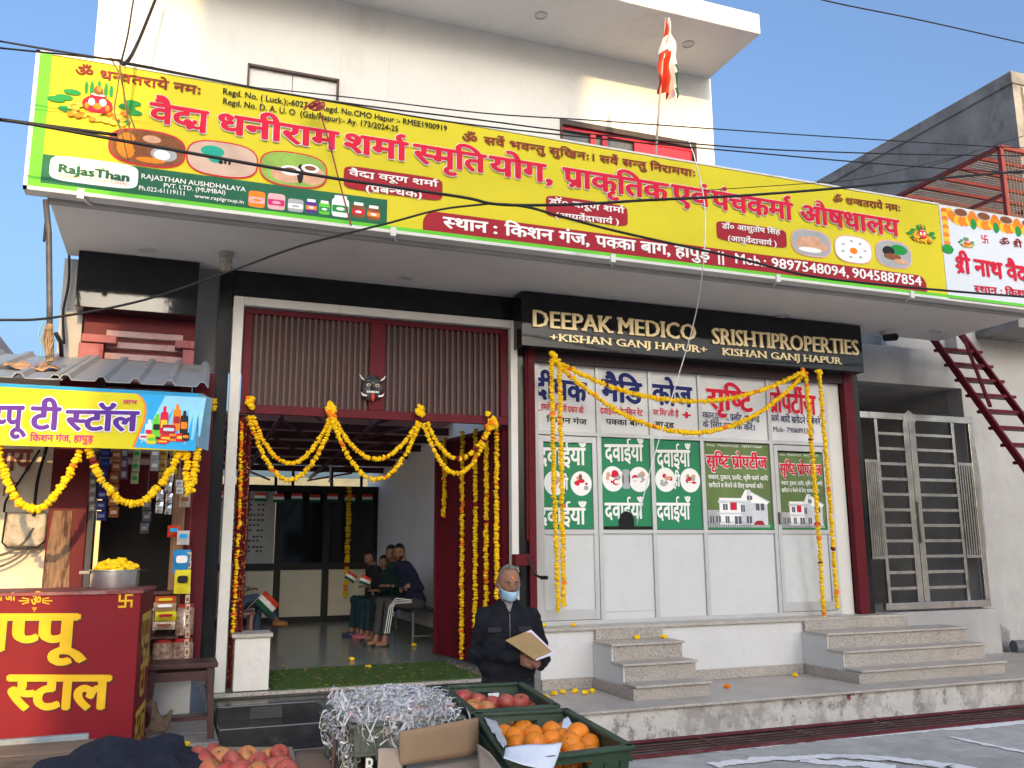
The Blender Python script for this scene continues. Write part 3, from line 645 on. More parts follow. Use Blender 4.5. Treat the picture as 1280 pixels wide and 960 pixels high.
for u0, v0, u1, v1, body, lid, band in ((311, 237, 331, 259, ink_orange, None, ink_pink), (335, 240, 356, 262, ink_pink, None, ink_mag), (360, 247, 379, 265, ink_grey, None, ink_white), (382, 250, 396, 266, ink_purple, ink_white, ink_orange), (399, 252, 412, 268, ink_lime, ink_white, ink_green), (415, 246, 436, 271, ink_white, ink_white, ink_green), (440, 254, 456, 272, ink_brown, ink_white, ink_red), (459, 258, 475, 275, ink_brown, ink_white, ink_orange)):
    q = MB(); a = Q(u0, v0); c = Q(u1, v1); cx, cz = (a[0] + c[0]) / 2, (a[1] + c[1]) / 2; rx, rz = abs(c[0] - a[0]) / 2, abs(a[1] - c[1]) / 2
    rz *= 1.22; disc(q, (cx, cz - rz * .1), rx, rz * .85, YB - .003, 0, 24, 6)
    if lid: disc(q, (cx, cz + rz * .82), rx * .72, rz * .2, YB - .0033, 1, 20, 8)
    disc(q, (cx, cz - rz * .2), rx * .95, rz * .32, YB - .0036, 2, 20, 8); disc(q, (cx, cz - rz * .2), rx * .5, rz * .16, YB - .0039, 1 if lid else 0, 14)
    q.build('product_picture', [body, lid or body, band], bn)
# fixings along the lower edge
for u, v in ((101, 242), (491, 297), (766, 332), (972, 352), (1140, 378)):
    p = P(u, v, Y=YB); q = MB(); q.box(p.x - .025, p.x + .025, YB - .02, YB + .02, ZB0 - .06, ZB0 + .02); q.bar((p.x, YB, ZB0 - .05), (p.x + .12, YB + .28, ZB0 - .035), .022, .012); q.build('clamp', white_metal, bn)
# ---------------------------------------------------------------- the white banner beside it
wb = thing('hoarding', 'white flex banner with orange marigold border at the right end of the canopy', 'banner', (9, 7.4, ZS))
XE = 10.1
b = MB(); b.box(XR + .001, XE + .03, YB + .012, YB + .14, ZB0 - .03, ZT0 + .02); b.build('frame', white_metal, wb, bevel=.005)
b = MB(); b.box(XR + .002, XE, YB + .001, YB + .011, ZB0, ZT0); b.build('flex_sheet', M('print_pale_sheet', (.62, .66, .72), .45, .05, 1), wb)
b = MB(); b.box(XR + .002, XE, YB - .001, YB + .0009, ZB0, ZB0 + .035); b.build('border', ink_lime, wb)
b = MB(); k = 0
for i in range(5):
    cx = XR + .33 + .36 * i
    for j in range(9):
        t = math.pi * (j + .5) / 9; x = cx - .18 * math.cos(t); z = ZT0 - .05 - .11 * math.sin(t)
        disc(b, (x, z), .058, .062, YB - .001 - .0002 * (k % 9), k % 3 == 0, 14); k += 1
    disc(b, (cx, ZT0 - .05), .10, .045, YB - .004, 2, 16); disc(b, (cx + .18, ZT0 - .17), .05, .07, YB - .0044, 3, 8)
for j in range(9): disc(b, (XR + .07, ZT0 - .06 - .05 * j), .05, .035, YB - .003 - .0003 * j, j % 2, 10)
disc(b, (XR + .07, ZT0 - .53), .09, .06, YB - .006, 3, 7)
b.build('border_picture', [ink_orange, M('print_marigold', (.85, .50, .02)), ink_brown, ink_green], wb)
kalash(wb, 1208, 304, .10)
def swastika(mb, cx, cz, h, w_, pl, m=0):
    for k in range(4):
        a = k * math.pi / 2; ca, sa = math.cos(a), math.sin(a)
        for q4 in ([(-w_, 0), (w_, 0), (w_, h), (-w_, h)], [(w_, h - 2 * w_), (h, h - 2 * w_), (h, h), (w_, h)]):
            mb.add([pl(cx + x * ca + z * sa, cz - x * sa + z * ca, .0016 + .0002 * k) for x, z in q4], [(0, 1, 2, 3)], m)
b = MB(); p = P(1231, 299, Y=YB); swastika(b, p.x, p.z, .05, .007, wall(YB))
put(b, 'शʰ²ी नाथ वैद³', 1195, 321, 340, 1292, 354, YB, 0, .028, nudge=.003); put(b, 'सʰथान : किशन गंज', 1218, 357, 365, 1310, 374, YB, 0, .012, nudge=.003); b.build('lettering', ink_red, wb)
b = MB(); put(b, 'ॐ शʰ²ी गणेशाय नमः', 1249, 299, 306, 1345, 318, YB, 0, .012, nudge=.003); b.build('verse_lettering', ink_plum, wb)
q = MB(); q.bar((XE - .6, YB, ZB0 - .05), (XE - .48, YB + .25, ZB0 - .035), .022, .012); q.build('clamp', white_metal, wb)
# ---------------------------------------------------------------- black shop sign
YS = 8.62
sg = thing('shop_sign', 'black fascia sign with raised gold capital letters over the white shopfront', 'sign', (5.8, 8.7, 4.1))
a = P(654, 379, Y=YS); c = P(1079, 459, Y=YS); z0 = (P(660, 440, Y=YS).z + c.z) / 2 - .0
b = MB(); b.box(a.x - .02, c.x + .01, YS, 8.89, z0, ZS - .012); b.build('board', black_panel, sg, bevel=.006)
b = MB(); slab(b, 'DEEPAK MEDICO', 664, 387, 408.5, 870, 426, YS - .001, .02); slab(b, 'SRISHTIPROPERTIES', 889, 410, 430, 1073, 444.5, YS - .001, .02); b.build('large_letters', gold, sg)
b = MB(); slab(b, '+KISHAN GANJ HAPUR+', 686, 416.5, 425.7, 884, 441.5, YS - .001, .012, 0, .02); slab(b, 'KISHAN GANJ HAPUR', 902, 435, 443.7, 1051, 455.5, YS - .001, .012, 0, .02); b.build('small_letters', gold, sg)
# ---------------------------------------------------------------- aluminium shopfront
sf = thing('shopfront', 'white aluminium shopfront of five bays with Hindi signs above and posters', 'shopfront', (5.7, 9, .9))
YF = 8.97
ms = [3.70, 4.47, 5.15, 5.82, 6.805, 7.66]
zt_, z3, z2, z0_ = 3.93, 2.97, 1.89, .90
b = MB()
for i, x in enumerate(ms):
    w_ = .035 if i in (0, 5) else .026; b.box(x - w_, x + w_, YF - .03, YF + .03, z0_, zt_)
b.box(3.66, 7.7, YF - .028, YF + .028, z3 - .022, z3 + .022); b.box(3.66, 7.7, YF - .026, YF + .026, zt_ - .05, zt_); b.box(3.66, 7.7, YF - .027, YF + .027, z0_ + .0, z0_ + .05)
b.box(ms[1], ms[4], YF - .025, YF + .025, z2 - .022, z2 + .022); b.build('frame', alu, sf, bevel=.004)
b = MB(); b.box(7.70, 7.89, YF - .02, YF + .03, z0_, zt_); b.build('side_board', M('white_board', (.60, .59, .56), .6, .04, 2), sf)
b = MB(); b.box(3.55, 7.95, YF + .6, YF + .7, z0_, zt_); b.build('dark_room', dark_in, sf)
doors = {}
for i in (0, 4):
    x0, x1 = ms[i] + .036, ms[i + 1] - .03; b = MB()
    for s in ((x0, x0 + .055), (x1 - .055, x1)): b.box(*s, YF - .022, YF + .022, z0_ + .055, z3 - .03)
    for z, h in ((z0_ + .055, .11), (z3 - .1, .07), (z2 - .03, .055)): b.box(x0 + .055, x1 - .055, YF - .020, YF + .020, z, z + h)
    d = doors[i] = b.build('door', alu, sf, bevel=.003)
    q = MB(); q.box(x0 + .055, x1 - .055, YF - .003, YF + .003, z0_ + .165, z2 - .03); q.build('lower_pane', frosted, d)
    if i == 4:
        q = MB(); q.box(x0 + .008, x0 + .03, YF - .05, YF - .022, 1.98, 2.12); q.build('handle', M('dark_handle', (.2, .2, .2), .3, metal=1), d)
for i in (1, 2, 3):
    q = MB(); q.box(ms[i] + .027, ms[i + 1] - .027, YF - .004, YF + .004, z0_ + .05, z2 - .022); q.build('lower_pane', frosted, sf)
q = MB(); a = P(752, 740, Y=YF); q.box(ms[1] + .035, ms[2] - .035, YF - .0055, YF - .0042, z0_ + .12, z0_ + .128); q.build('pane_edge', ink_grey, sf)
# fascia row: five lettered panes
fas = M('sign_pane_white', (.60, .61, .62), .35, .05, 1.2, coat=.2)
rows = [[('दीपक', 667, 472, 496, 732, 503, 1, .03, .05), ('हमारे यहाँ सभी प²कार की', 676, 505, 512, 729, 517, 2, .015, 0), ('किशन गंज', 683, 521, 527.5, 733, 531, 3, .012, 0), ('+', 667, 507, 517, 675, 518, 2, .05, 0)],
        [('मैडि', 752, 475, 500, 801, 505, 1, .03, .05), ('दवाईयाँ होलसिन रेट', 750, 510, 517, 803, 520, 2, .015, 0), ('पकʰका बाग', 757, 524, 530.5, 803, 533, 3, .012, 0)],
        [('कोज', 815, 481, 505, 864, 509, 1, .03, .05), ('पर मिलती है', 815, 512, 518.5, 848, 521, 2, .015, 0), ('हापुड़', 819, 527, 533, 842, 535, 3, .012, 0), ('+', 852, 513, 524, 864, 525, 2, .05, 0)],
        [('सृषʰटि', 884, 486.5, 510, 940, 515, 2, .03, .05), ('मकान,दुकान, प²लॉट, भूखणʰड', 876, 515, 522.5, 949, 528, 4, .012, 0), ('के लिए समʰपरक¹ करें।', 878, 527, 534, 944, 538.5, 4, .012, 0)],
        [('प²ोपरटी¹ज', 960, 491, 514, 1019, 518.5, 2, .03, .05), ('फारम¹ आदि खरीदने व बेचने', 962, 519, 526.5, 1025, 531, 4, .012, 0), ('Mob- 7906093328', 966, 533, 539.5, 1017, 542.5, 4, .012, 0)]]
for i, L in enumerate(rows):
    q = MB(); q.box(ms[i] + .027, ms[i + 1] - .027, YF - .004, YF + .004, z3 + .022, zt_ - .05, 0)
    for (s, u0, a, b_, u1, c, mi, bo, ou) in L: put(q, s, u0, a, b_, u1, c, YF, mi, bo, ou, 5, nudge=.005)
    q.build('lettered_pane', [fas, ink_navy, ink_red, ink_black, M('print_blue_black', (.03, .04, .12), .5), M('sign_letter_edge', (.72, .72, .74), .5)], sf)
# posters
pg = M('poster_green', (.010, .20, .085), .4, .06, 1)
def medicine(i, u0, u1, ve, par, hl=True):
    x0 = ms[i] + (.092 if i == 0 else .03); x1 = ms[i + 1] - (.088 if i == 0 else .03)
    q = MB(); q.box(x0, x1, YF - .006, YF - .0042, z2 + .03, z3 - (.11 if i == 0 else .03), 0)
    wpx = u1 - u0
    for (va, vb_) in ve[:2]: put(q, 'दवाईयाँ', u0 + 2, va, vb_, u1 - 8, vb_ + .0, YF, 1, .02, nudge=.008)
    zc = P((u0 + u1) / 2, ve[2], Y=YF).z; r = min((x1 - x0) * .22, .155)
    for s in (-1, 1):
        cx = (x0 + x1) / 2 + s * (x1 - x0) * .27; disc(q, (cx, zc), r, r * 1.05, YF - .008, 1, 28)
        for k in range(11):
            a = random.uniform(0, 6.28); rr = random.uniform(0, .6) * r
            disc(q, (cx + rr * math.cos(a), zc + rr * math.sin(a)), r * random.uniform(.12, .34), r * random.uniform(.1, .3), YF - .0085 - .0003 * k, random.choice((2, 3, 4, 5, 1)), 10)
    if i == 1: disc(q, ((x0 + x1) / 2, zc), .05, .11, YF - .008, 5, 20, 6)
    else: put(q, 'ही', (u0 + u1) / 2 - 4, ve[2] - 6, ve[2] + 8, (u0 + u1) / 2 + 5, ve[2] + 8, YF, 1, .02, nudge=.009)
    if i == 1:
        p = P(782.5, 657, Y=YF); n = 16
        q.add([(p.x - .095, YF - .018, z2 + .028), (p.x + .095, YF - .018, z2 + .028)] + [(p.x + .095 * math.cos(t), YF - .018, p.z + .05 + .11 * math.sin(t)) for t in [math.pi * k / n for k in range(n + 1)]], [tuple(range(n + 3))], 6)
        q.box(x0, x1, YF - .0175, YF - .010, z2 + .024, z2 + .06, 6)
    q.build('medicine_poster', [pg, ink_white, ink_skin, ink_brown, ink_red, ink_grey, dark_in], par)
medicine(0, 670, 739, ((560, 581), (635, 655), 604), doors[0])
medicine(1, 754, 811, ((556, 576), (629, 648), 599), sf)
medicine(2, 819, 870, ((563, 583), (629, 649), 600), sf)
def property_poster(i, par, tx, lines):
    x0 = ms[i] + (.03 if i == 3 else .092); x1 = ms[i + 1] - (.03 if i == 3 else .088); z0, z1 = z2 + .03, z3 - (.035 if i == 3 else .12); W = x1 - x0; H = z1 - z0
    q = MB(); q.box(x0, x1, YF - .006, YF - .0042, z0, z1, 0)
    pl = wall(YF, .008)
    letter(q, 'सृषʰटि प²ोपरटी¹ज', x0 + .03 * W, z0 + .845 * H, z0 + .715 * H, x0 + .95 * W, z0 + .715 * H, pl, 1, .022, .06, 2)
    letter(q, 'Mob- 7906093328 , 7895715669', x0 + .05 * W, z0 + .985 * H, z0 + .958 * H, x0 + .9 * W, z0 + .958 * H, pl, 2)
    for s, z, e in (('मकान, दुकान, प²लॉट, कृषि फारम¹ आदि', .63, .96), ('खरीदने व बेचने के लिए समʰपरक¹ करें।', .535, .88)):
        letter(q, s, x0 + .05 * W, z0 + (z - .01) * H, z0 + (z - .055) * H, x0 + e * W, z0 + (z - .055) * H, pl, 2, .008)
    def rect(a, c, b_, d, m, k): q.add([(x0 + a * W, YF - .0065 - .0004 * k, z0 + b_ * H), (x0 + c * W, YF - .0065 - .0004 * k, z0 + b_ * H), (x0 + c * W, YF - .0065 - .0004 * k, z0 + d * H), (x0 + a * W, YF - .0065 - .0004 * k, z0 + d * H)], [(0, 1, 2, 3)], m)
    def poly(pts, m, k): q.add([(x0 + a * W, YF - .0065 - .0004 * k, z0 + c * H) for a, c in pts], [tuple(range(len(pts)))], m)
    rect(0.0, 1, .0, .07, 6, 0); rect(.02, .30, .02, .22, 3, 1); rect(.2, .62, .05, .36, 2, 2); rect(.52, .93, .04, .32, 4, 3); poly([(.50, .32), (.60, .46), (.95, .31), (.93, .29)], 2, 4); poly([(.60, .46), (.63, .46), (.98, .32), (.95, .31)], 4, 5)
    rect(.62, .68, .18, .46, 4, 4.5); rect(.18, .64, .30, .33, 4, 5); rect(.16, .60, .17, .19, 4, 5)
    for a, b_, ww, hh in ((.25, .22, .07, .07), (.36, .22, .1, .09), (.52, .2, .06, .08), (.75, .22, .13, .08), (.62, .34, .08, .05), (.28, .07, .06, .08), (.42, .06, .1, .09), (.6, .07, .08, .08), (.05, .07, .06, .08), (.14, .08, .07, .07)):
        rect(a, a + ww, b_, b_ + hh, 5, 6); rect(a + ww * .46, a + ww * .54, b_, b_ + hh, 2, 6.6)
    rect(.37, .45, .22, .31, 1, 7); poly([(.70, .04), (.72, .08), (.76, .1), (.84, .1), (.87, .06), (.87, .02), (.70, .02)], 7, 7.5); rect(.0, .95, .02, .05, 3, 8)
    for k in range(20): rect(.02 + .033 * k, .028 + .033 * k, .0, .09, 5, 8.3)
    q.build('property_poster', [M('poster_olive', (.10, .16, .045), .4, .35, 1.5), ink_red, ink_white, ink_grey, M('print_pale_grey', (.55, .56, .60), .5), M('print_slate', (.08, .09, .12), .5), ink_green, ink_maroon], par)
property_poster(3, sf, 0, 0); property_poster(4, doors[4], 0, 0)
# maroon rolling-shutter guides and crank beside the shopfront
sgd = thing('shutter_guides', 'maroon steel shutter guides with a crank handle flanking the white shopfront', 'shutter', (3.6, 8.9, .9))
b = MB(); b.box(3.63, 3.665, 8.87, 8.96, .901, 4.0); b.box(3.552, 3.575, 8.86, 8.90, 1.8, 4.0); b.build('guide_rail', maroon, sgd)
b = MB(); a = P(655, 600, Y=8.87).x; b.box(3.575, 3.655, 8.84, 8.869, .901, 3.95); b.build('guide_rail', maroon, sgd, bevel=.004)
b = MB(); b.box(7.90, 8.05, 8.85, 8.94, .901, 3.92); b.build('guide_rail', maroon, sgd, bevel=.004)
b = MB(); b.box(3.6, 7.95, 8.86, 8.955, 3.75, 3.935); b.build('shutter_hood', M('dark_hood', (.03, .012, .016), .5), sgd)
p = P(652, 700, Y=8.75); b = MB(); b.box(p.x - .08, p.x + .10, 8.72, 8.838, p.z - .06, p.z + .06); h = b.build('gear_box', maroon, sgd, bevel=.01)
q = MB(); e = P(668, 718, Y=8.7); k = P(676, 722, Y=8.62); q.tube([(p.x + .06, 8.72, p.z + .03), (e.x, 8.70, e.z), (k.x, 8.62, k.z)], .014, 8); q.tube([(k.x, 8.62, k.z), (k.x + .05, 8.56, k.z)], .02, 8); q.build('crank_handle', black_plastic, h, smooth='auto')
# ---------------------------------------------------------------- hall gate: barred top, folded leaf
gt = thing('hall_gate', 'maroon steel hall gate with barred top panel and open ribbed leaf', 'gate', (2, 8.95, 3))
a = P(303, 395, Y=8.93); GX0, GX1, GZ0, GZ1 = .58, 3.365, 3.03, 4.085
b = MB(); b.box(GX0, GX1, 8.92, 8.97, GZ0, GZ0 + .09); b.box(GX0, GX1, 8.92, 8.97, GZ1 - .05, GZ1); b.box(GX0, GX0 + .08, 8.92, 8.97, GZ0 + .091, GZ1 - .051); b.box(GX1 - .08, GX1, 8.92, 8.97, GZ0 + .091, GZ1 - .051)
gm = P(470, 460, Y=8.93).x; b.box(gm - .07, gm + .09, 8.918, 8.97, GZ0 + .091, GZ1 - .051); b.build('frame', maroon, gt, bevel=.004)
pink_bar = M('dusty_pink_bar', (.115, .05, .05), .5, .15, 3)
for x0, x1, n in ((GX0 + .085, gm - .075, 20), (gm + .095, GX1 - .085, 20)):
    b = MB()
    for k in range(n):
        x = x0 + (x1 - x0) * (k + .5) / n; b.box(x - .011, x + .011, 8.93, 8.955, GZ0 + .09, GZ1 - .05)
    b.build('bar_panel', pink_bar, gt)
b = MB(); b.box(GX0 + .05, GX1 - .05, 8.972, 8.98, GZ0 + .06, GZ1 - .03); b.build('backing_sheet', M('grey_brown_sheet', (.05, .04, .037), .6, .2, 2), gt)
# ribbed leaf folded back into the hall
h0 = Vector((3.36, 9.0)); h1 = Vector((3.10, 10.75)); n = 40; vs = []; fs = []
dirv = (h1 - h0); nrm = Vector((-dirv.y, dirv.x)).normalized()
if nrm.x > 0: nrm = -nrm
for i in range(n + 1):
    t = i / n; o = .018 if i % 2 else -.018; p = h0 + dirv * t + nrm * o
    vs += [(p.x, p.y, .47), (p.x, p.y, 3.02)]
    if i: fs.append((2*i-2, 2*i-1, 2*i+1, 2*i))
b = MB(); b.add(vs, fs); b.add([(x - nrm.x * .03, y - nrm.y * .03, z) for x, y, z in vs], fs); b.build('ribbed_leaf', stain(M('leaf_maroon', (.085, .004, .010), .55, .2, 5, spec=.12), (.05, .006, .01), 4, .5, .65), gt)
b = MB(); q = h1; b.bar((h1.x, h1.y, .47), (h1.x, h1.y, 3.02), .05, .05, up=(0, 1, 0)); b.bar((h0.x, h0.y, 3.02), (h1.x, h1.y, 3.02), .04, .04); b.build('leaf_frame', maroon, gt)
# sequinned curtain at the left jamb
b = MB(); vs = []; fs = []
for i in range(15):
    x = .585 + .0085 * i; y = 8.99 + .02 * math.sin(i * 1.4)
    vs += [(x, y, .46), (x, y, 3.02)]
    if i: fs.append((2*i-2, 2*i-1, 2*i+1, 2*i))
b.add(vs, fs)
for k in range(420): x = random.uniform(.585, .70); z = random.uniform(.5, 3.0); b.ball((x, 8.965, z), .007, random.choice((0, 1, 1, 2)), 6, 4)
tag(b.build('door_curtain', [M('sequin_maroon', (.12, .012, .015), .5), M('sequin_gold', (.45, .20, .03), .3), M('sequin_red', (.35, .02, .02), .3)]), 'narrow dark red sequinned curtain hanging at the left jamb of the hall opening', 'curtain')
# evil-eye face on the bars
p = P(465, 485, Y=8.90); fc = thing('hanging_mask', 'black horned ward-off face with white fangs hung on the barred gate', 'mask', p)
q = MB(); q.ball((p.x, 8.90, p.z), (.115, .05, .13), 0, 18, 12, .25, 4); q.ball((p.x, 8.85, p.z - .0), (.03, .035, .035), 0, 10, 8); q.ball((p.x - .05, 8.87, p.z + .06), (.05, .03, .02), 0, 10, 6); q.ball((p.x + .05, 8.87, p.z + .06), (.05, .03, .02), 0, 10, 6); q.build('face', M('mask_silver', (.16, .165, .17), .3, .7, 16, .6, metal=.6, col2=(.02, .02, .025)), fc, smooth=True)
q = MB()
for s in (-1, 1):
    q.tube([(p.x + s * .085, 8.89, p.z + .075), (p.x + s * .115, 8.88, p.z + .10), (p.x + s * .135, 8.88, p.z + .13)], [.010, .008, .002], 8)
q.build('horns', ink_white, fc, smooth=True)
q = MB()
for s in (-1, 1): q.ball((p.x + s * .045, 8.855, p.z + .02), (.024, .012, .018), 0, 10, 6); q.ball((p.x + s * .045, 8.842, p.z + .02), (.008, .005, .008), 1, 8, 5)
q.build('eyes', [M('mask_eye', (.55, .42, .36), .4), dark_in], fc, smooth=True)
q = MB()
for k in range(-3, 4): q.ball((p.x + .018 * k, 8.848, p.z - .05), (.008, .006, .012), 0, 8, 5)
for s in (-1, 1): q.tube([(p.x + s * .06, 8.86, p.z - .09), (p.x + s * .1, 8.86, p.z - .085), (p.x + s * .12, 8.86, p.z - .055)], [.012, .011, .002], 8)
q.build('teeth', ink_white, fc, smooth=True)
q = MB(); q.ball((p.x, 8.85, p.z - .105), (.022, .012, .045), 0, 10, 8); q.build('tongue', M('mask_red', (.45, .03, .03), .5), fc, smooth=True)
# ---------------------------------------------------------------- marigold garlands
mg_y = M('marigold_yellow', (.85, .52, .004), .75, .22, 40); mg_o = M('marigold_orange', (.80, .20, .008), .75, .2, 40); mg_r = M('marigold_maroon', (.20, .012, .015), .75, .2, 40); leaf_g = M('marigold_calyx', (.06, .12, .02), .8, .2, 20)
FLW = []
_bm = bmesh.new(); bmesh.ops.create_icosphere(_bm, subdivisions=2, radius=1); _bm.verts.ensure_lookup_table()
_iv = [v.co.copy() for v in _bm.verts]; _if = [tuple(v.index for v in f.verts) for f in _bm.faces]; _bm.free()
for k in range(7):
    vs = []
    for d in _iv:
        a = math.atan2(d.y, d.x); r = 1 + .16 * math.sin(a * 7 + k + d.z * 6) * (1 - abs(d.z)) ** .4 + .36 * noise.noise(d * 3.6 + Vector((k * 3.1, 0, 0)))
        vs.append(Vector((d.x * r, d.y * r, d.z * r * .62)))
    FLW.append(vs)
def flower(mb, c, r, axis, m):
    q = Vector((0, 0, 1)).rotation_difference(Vector(axis)) .to_matrix() @ Matrix.Rotation(random.uniform(0, 6.28), 3, 'Z')
    mb.add([Vector(c) + q @ (v * r) for v in random.choice(FLW)], _if, m)
def along(pts, step):
    pts = [Vector(p) for p in pts]; out = []; carry = 0.0
    for a, b in zip(pts, pts[1:]):
        L = (b - a).length; d = (b - a) / max(L, 1e-6); t = carry
        while t < L: out.append((a + d * t, d)); t += step
        carry = t - L
    return out
def sag(a, b, mid, n=24):
    """hanging curve from a to b whose lowest point passes mid"""
    a, b, mid = Vector(a), Vector(b), Vector(mid); out = []
    tm = max(.2, min(.8, (mid.xy - a.xy).length / max((b.xy - a.xy).length, 1e-6)))
    # quadratic in z through the three points, linear in plan
    for i in range(n + 1):
        t = i / n; p = a.lerp(b, t)
        z = a.z * (t - tm) * (t - 1) / (tm) + mid.z * t * (t - 1) / (tm * (tm - 1)) + b.z * t * (t - tm) / (1 - tm)
        # catenary-like: steeper towards the ends
        p.z = z; out.append(p)
    return out
def garland(label, paths, r=.024, step=.021, po=.07, pr=.012, group=None, loose=.0075, extra=None, name='marigold_garland'):
    b = MB()
    for pth in paths:
        run = 0; mi = 0
        for c, d in along(pth, step):
            if run <= 0:
                x = random.random(); mi = 2 if x < pr else 1 if x < pr + po else 0; run = random.choice((1, 1, 2)) if mi else random.choice((1, 2, 3))
            run -= 1
            jit = Vector((random.uniform(-1, 1), random.uniform(-1, 1), random.uniform(-1, 1))) * loose
            flower(b, c + jit, r * random.uniform(.85, 1.12), d + jit * 8, mi)
    for c, rr, mi in (extra or []): flower(b, c, rr, (random.uniform(-1, 1), -1, random.uniform(-.5, 1)), mi)
    o = b.build(name, [mg_y, mg_o, mg_r]); return tag(o, label, 'garland', group)
def knot(u, v, Y, n=9, s=.05):
    p = P(u, v, Y=Y); return [(p + Vector((random.uniform(-.6, .6) * s, random.uniform(-.4, .2) * s, random.uniform(-1.3, 1.3) * s)), .034, random.choice((0, 0, 0, 1))) for _ in range(n)]
GY = 8.86; gg = 'marigold garlands festooning the hall opening'
def sw(u0, v0, um, vm, u1, v1, Y): return sag(P(u0, v0, Y=Y), P(u1, v1, Y=Y), P(um, vm, Y=Y))
garland('upper marigold swag at the left of the hall opening, nearest the curtain', [sw(316, 521, 358, 579, 412, 524, GY)], group=gg)
garland('lower marigold swag at the left of the hall opening, its tuft by the curtain', [sw(311, 521, 362, 600, 417, 524, GY - .03)], extra=knot(312, 503, GY, 8), group=gg)
garland('upper marigold swag in the middle of the hall opening below the mask', [sw(418, 524, 470, 574, 523, 527, GY)], group=gg)
garland('lower marigold swag in the middle of the hall opening, tuft at left end', [sw(415, 524, 474, 599, 526, 527, GY - .03)], extra=knot(414, 513, GY, 9, .06), group=gg)
garland('upper marigold swag with maroon blooms before the ribbed leaf', [sw(534, 530, 562, 570, 614, 528, GY)], pr=.28, po=.06, group=gg)
garland('lower marigold swag before the ribbed leaf, big tuft at its right end', [sw(529, 530, 570, 592, 612, 535, GY - .03)], extra=knot(525, 514, GY, 6, .045) + knot(614, 526, GY, 12, .08), pr=.08, po=.06, group=gg)
lg = 'marigold strings hung on the ribbed gate leaf'
def leafY(t): return h0 + dirv * t + nrm * .06
for t, v0, v1, lab in ((.80, 548, 648, 'short marigold string high on the ribbed leaf, the innermost one'), (.52, 541, 826, 'long marigold string on the ribbed leaf next to the short one'), (.33, 538, 830, 'marigold string on the ribbed leaf, middle of the five'), (.18, 530, 760, 'marigold string on the ribbed leaf reaching the old man\'s shoulder'), (.045, 527, 748, 'marigold string on the ribbed leaf nearest the white door post')):
    p = leafY(t); u = 0
    # heights read at that place
    best = None
    z0 = [P(580, v, Y=p.y).z for v in (v0, v1)]
    def zat(v):
        # direction through the same plan point
        lo, hi = -2.0, 8.0
        for _ in range(40):
            mid = (lo + hi) / 2; d = Vector((p.x, p.y, mid)) - CAM; vv = 480 - FPX * d.dot(UP) / d.dot(_f)
            if vv > v: lo = mid
            else: hi = mid
        return lo
    garland(lab, [[(p.x, p.y, zat(v0)), (p.x - .01, p.y - .01, max(zat(v1), .5))]], r=.0275, step=.0245, group=lg)
garland('thin marigold string hanging along the sequinned curtain', [[P(302, 524, Y=8.93), P(300, 640, Y=8.93), P(291, 792, Y=8.93)]], r=.018, step=.017, po=.5, pr=.1)
garland('faded marigold string on the dark partition at the back of the hall', [[P(437, 610, Y=16.3), P(432, 748, Y=16.3)]], r=.05, step=.055, po=.2)
GS = 8.50; sg_ = 'marigold garlands on the white shopfront'
garland('upper long marigold swag across the lettered panes', [sw(691, 449, 845, 501, 1000, 466, GS)], r=.0275, step=.0245, po=.06, group=sg_)
garland('lower long marigold swag dipping to the poster tops', [sw(694, 452, 852, 540, 1003, 470, GS + .02)], r=.0275, step=.0245, po=.06, group=sg_, extra=knot(1003, 466, GS, 6, .04))
def drop(lab, u0, v0, u1, v1, um=None, **k):
    m_ = P((u0 + u1) / 2 + (um or 0), (v0 + v1) / 2, Y=GS + .12)
    garland(lab, [[P(u0, v0, Y=GS), m_, P(u1, v1, Y=GS + .30)]], r=.0275, step=.0245, group=sg_, **k)
drop('longest left marigold string crossing the first medicine poster', 689, 447, 698, 765, -1, extra=knot(692, 446, GS, 8, .05))
drop('shorter left marigold string beside the longest one on the first poster', 699, 450, 705, 757, 0)
drop('right marigold string over the door of the last poster, ending below the sill', 1007, 466, 1031, 779, 1)
drop('outermost right marigold string along the white board by the maroon guide', 1024, 468, 1047, 762, 1, extra=knot(1023, 470, GS, 4, .04))
# ---------------------------------------------------------------- loose blooms and petals
fg = 'single marigold blooms dropped on the walkway and steps'
def bloom(q, lab, mi=0, r=.035):
    b = MB(); q = Vector(q); flower(b, q + Vector((0, 0, r * .55)), r, (random.uniform(-.3, .3), random.uniform(-.3, .3), 1), 0); flower(b, q + Vector((0, 0, r * .8)), r * .7, (.1, .1, 1), 0)
    tag(b.build('marigold_bloom', [mg_o if mi else mg_y]), lab, 'flower', fg)
for u, v, z, lab, mi in ((510, 860, .293, 'orange bloom on the walkway between the two flights of steps', 1), (994, 846, .293, 'yellow bloom on the walkway just left of the wide steps', 0)):
    bloom(P({510: 909}.get(u, u), v, Z=z), lab, mi)
for u, v in ((682, 874), (693, 869), (704, 867), (719, 866), (731, 868), (740, 866)): bloom(P(u, v, Z=.293), 'yellow bloom in the row lying on the walkway behind the orange crate')
for u, v, lab in ((796, 799, 'yellow bloom on the top tread of the narrow steps, left of the pair'), (830, 798, 'yellow bloom on the top tread of the narrow steps, right of the pair')): bloom(P(u, v, Z=.767), lab)
for u, v, lab in ((680, 783, 'left yellow bloom on the sill under the first shop door'), (692, 782, 'middle yellow bloom on the sill under the first shop door'), (717, 783, 'right yellow bloom on the sill under the first shop door')): bloom(P(u, v, Z=.901), lab, 0, .03)
for u, v, lab in ((440, 826, 'yellow bloom on the hall floor in the middle before the mat'), (461, 836, 'yellow bloom at the far edge of the green mat'), (517, 808, 'yellow bloom on the hall floor by the bench legs')): bloom(P(u, v, Z=.441), lab)
bloom(P(409, 882, Z=.276), 'yellow bloom on the black entrance steps beside the paper heap', 0, .045)
b = MB()
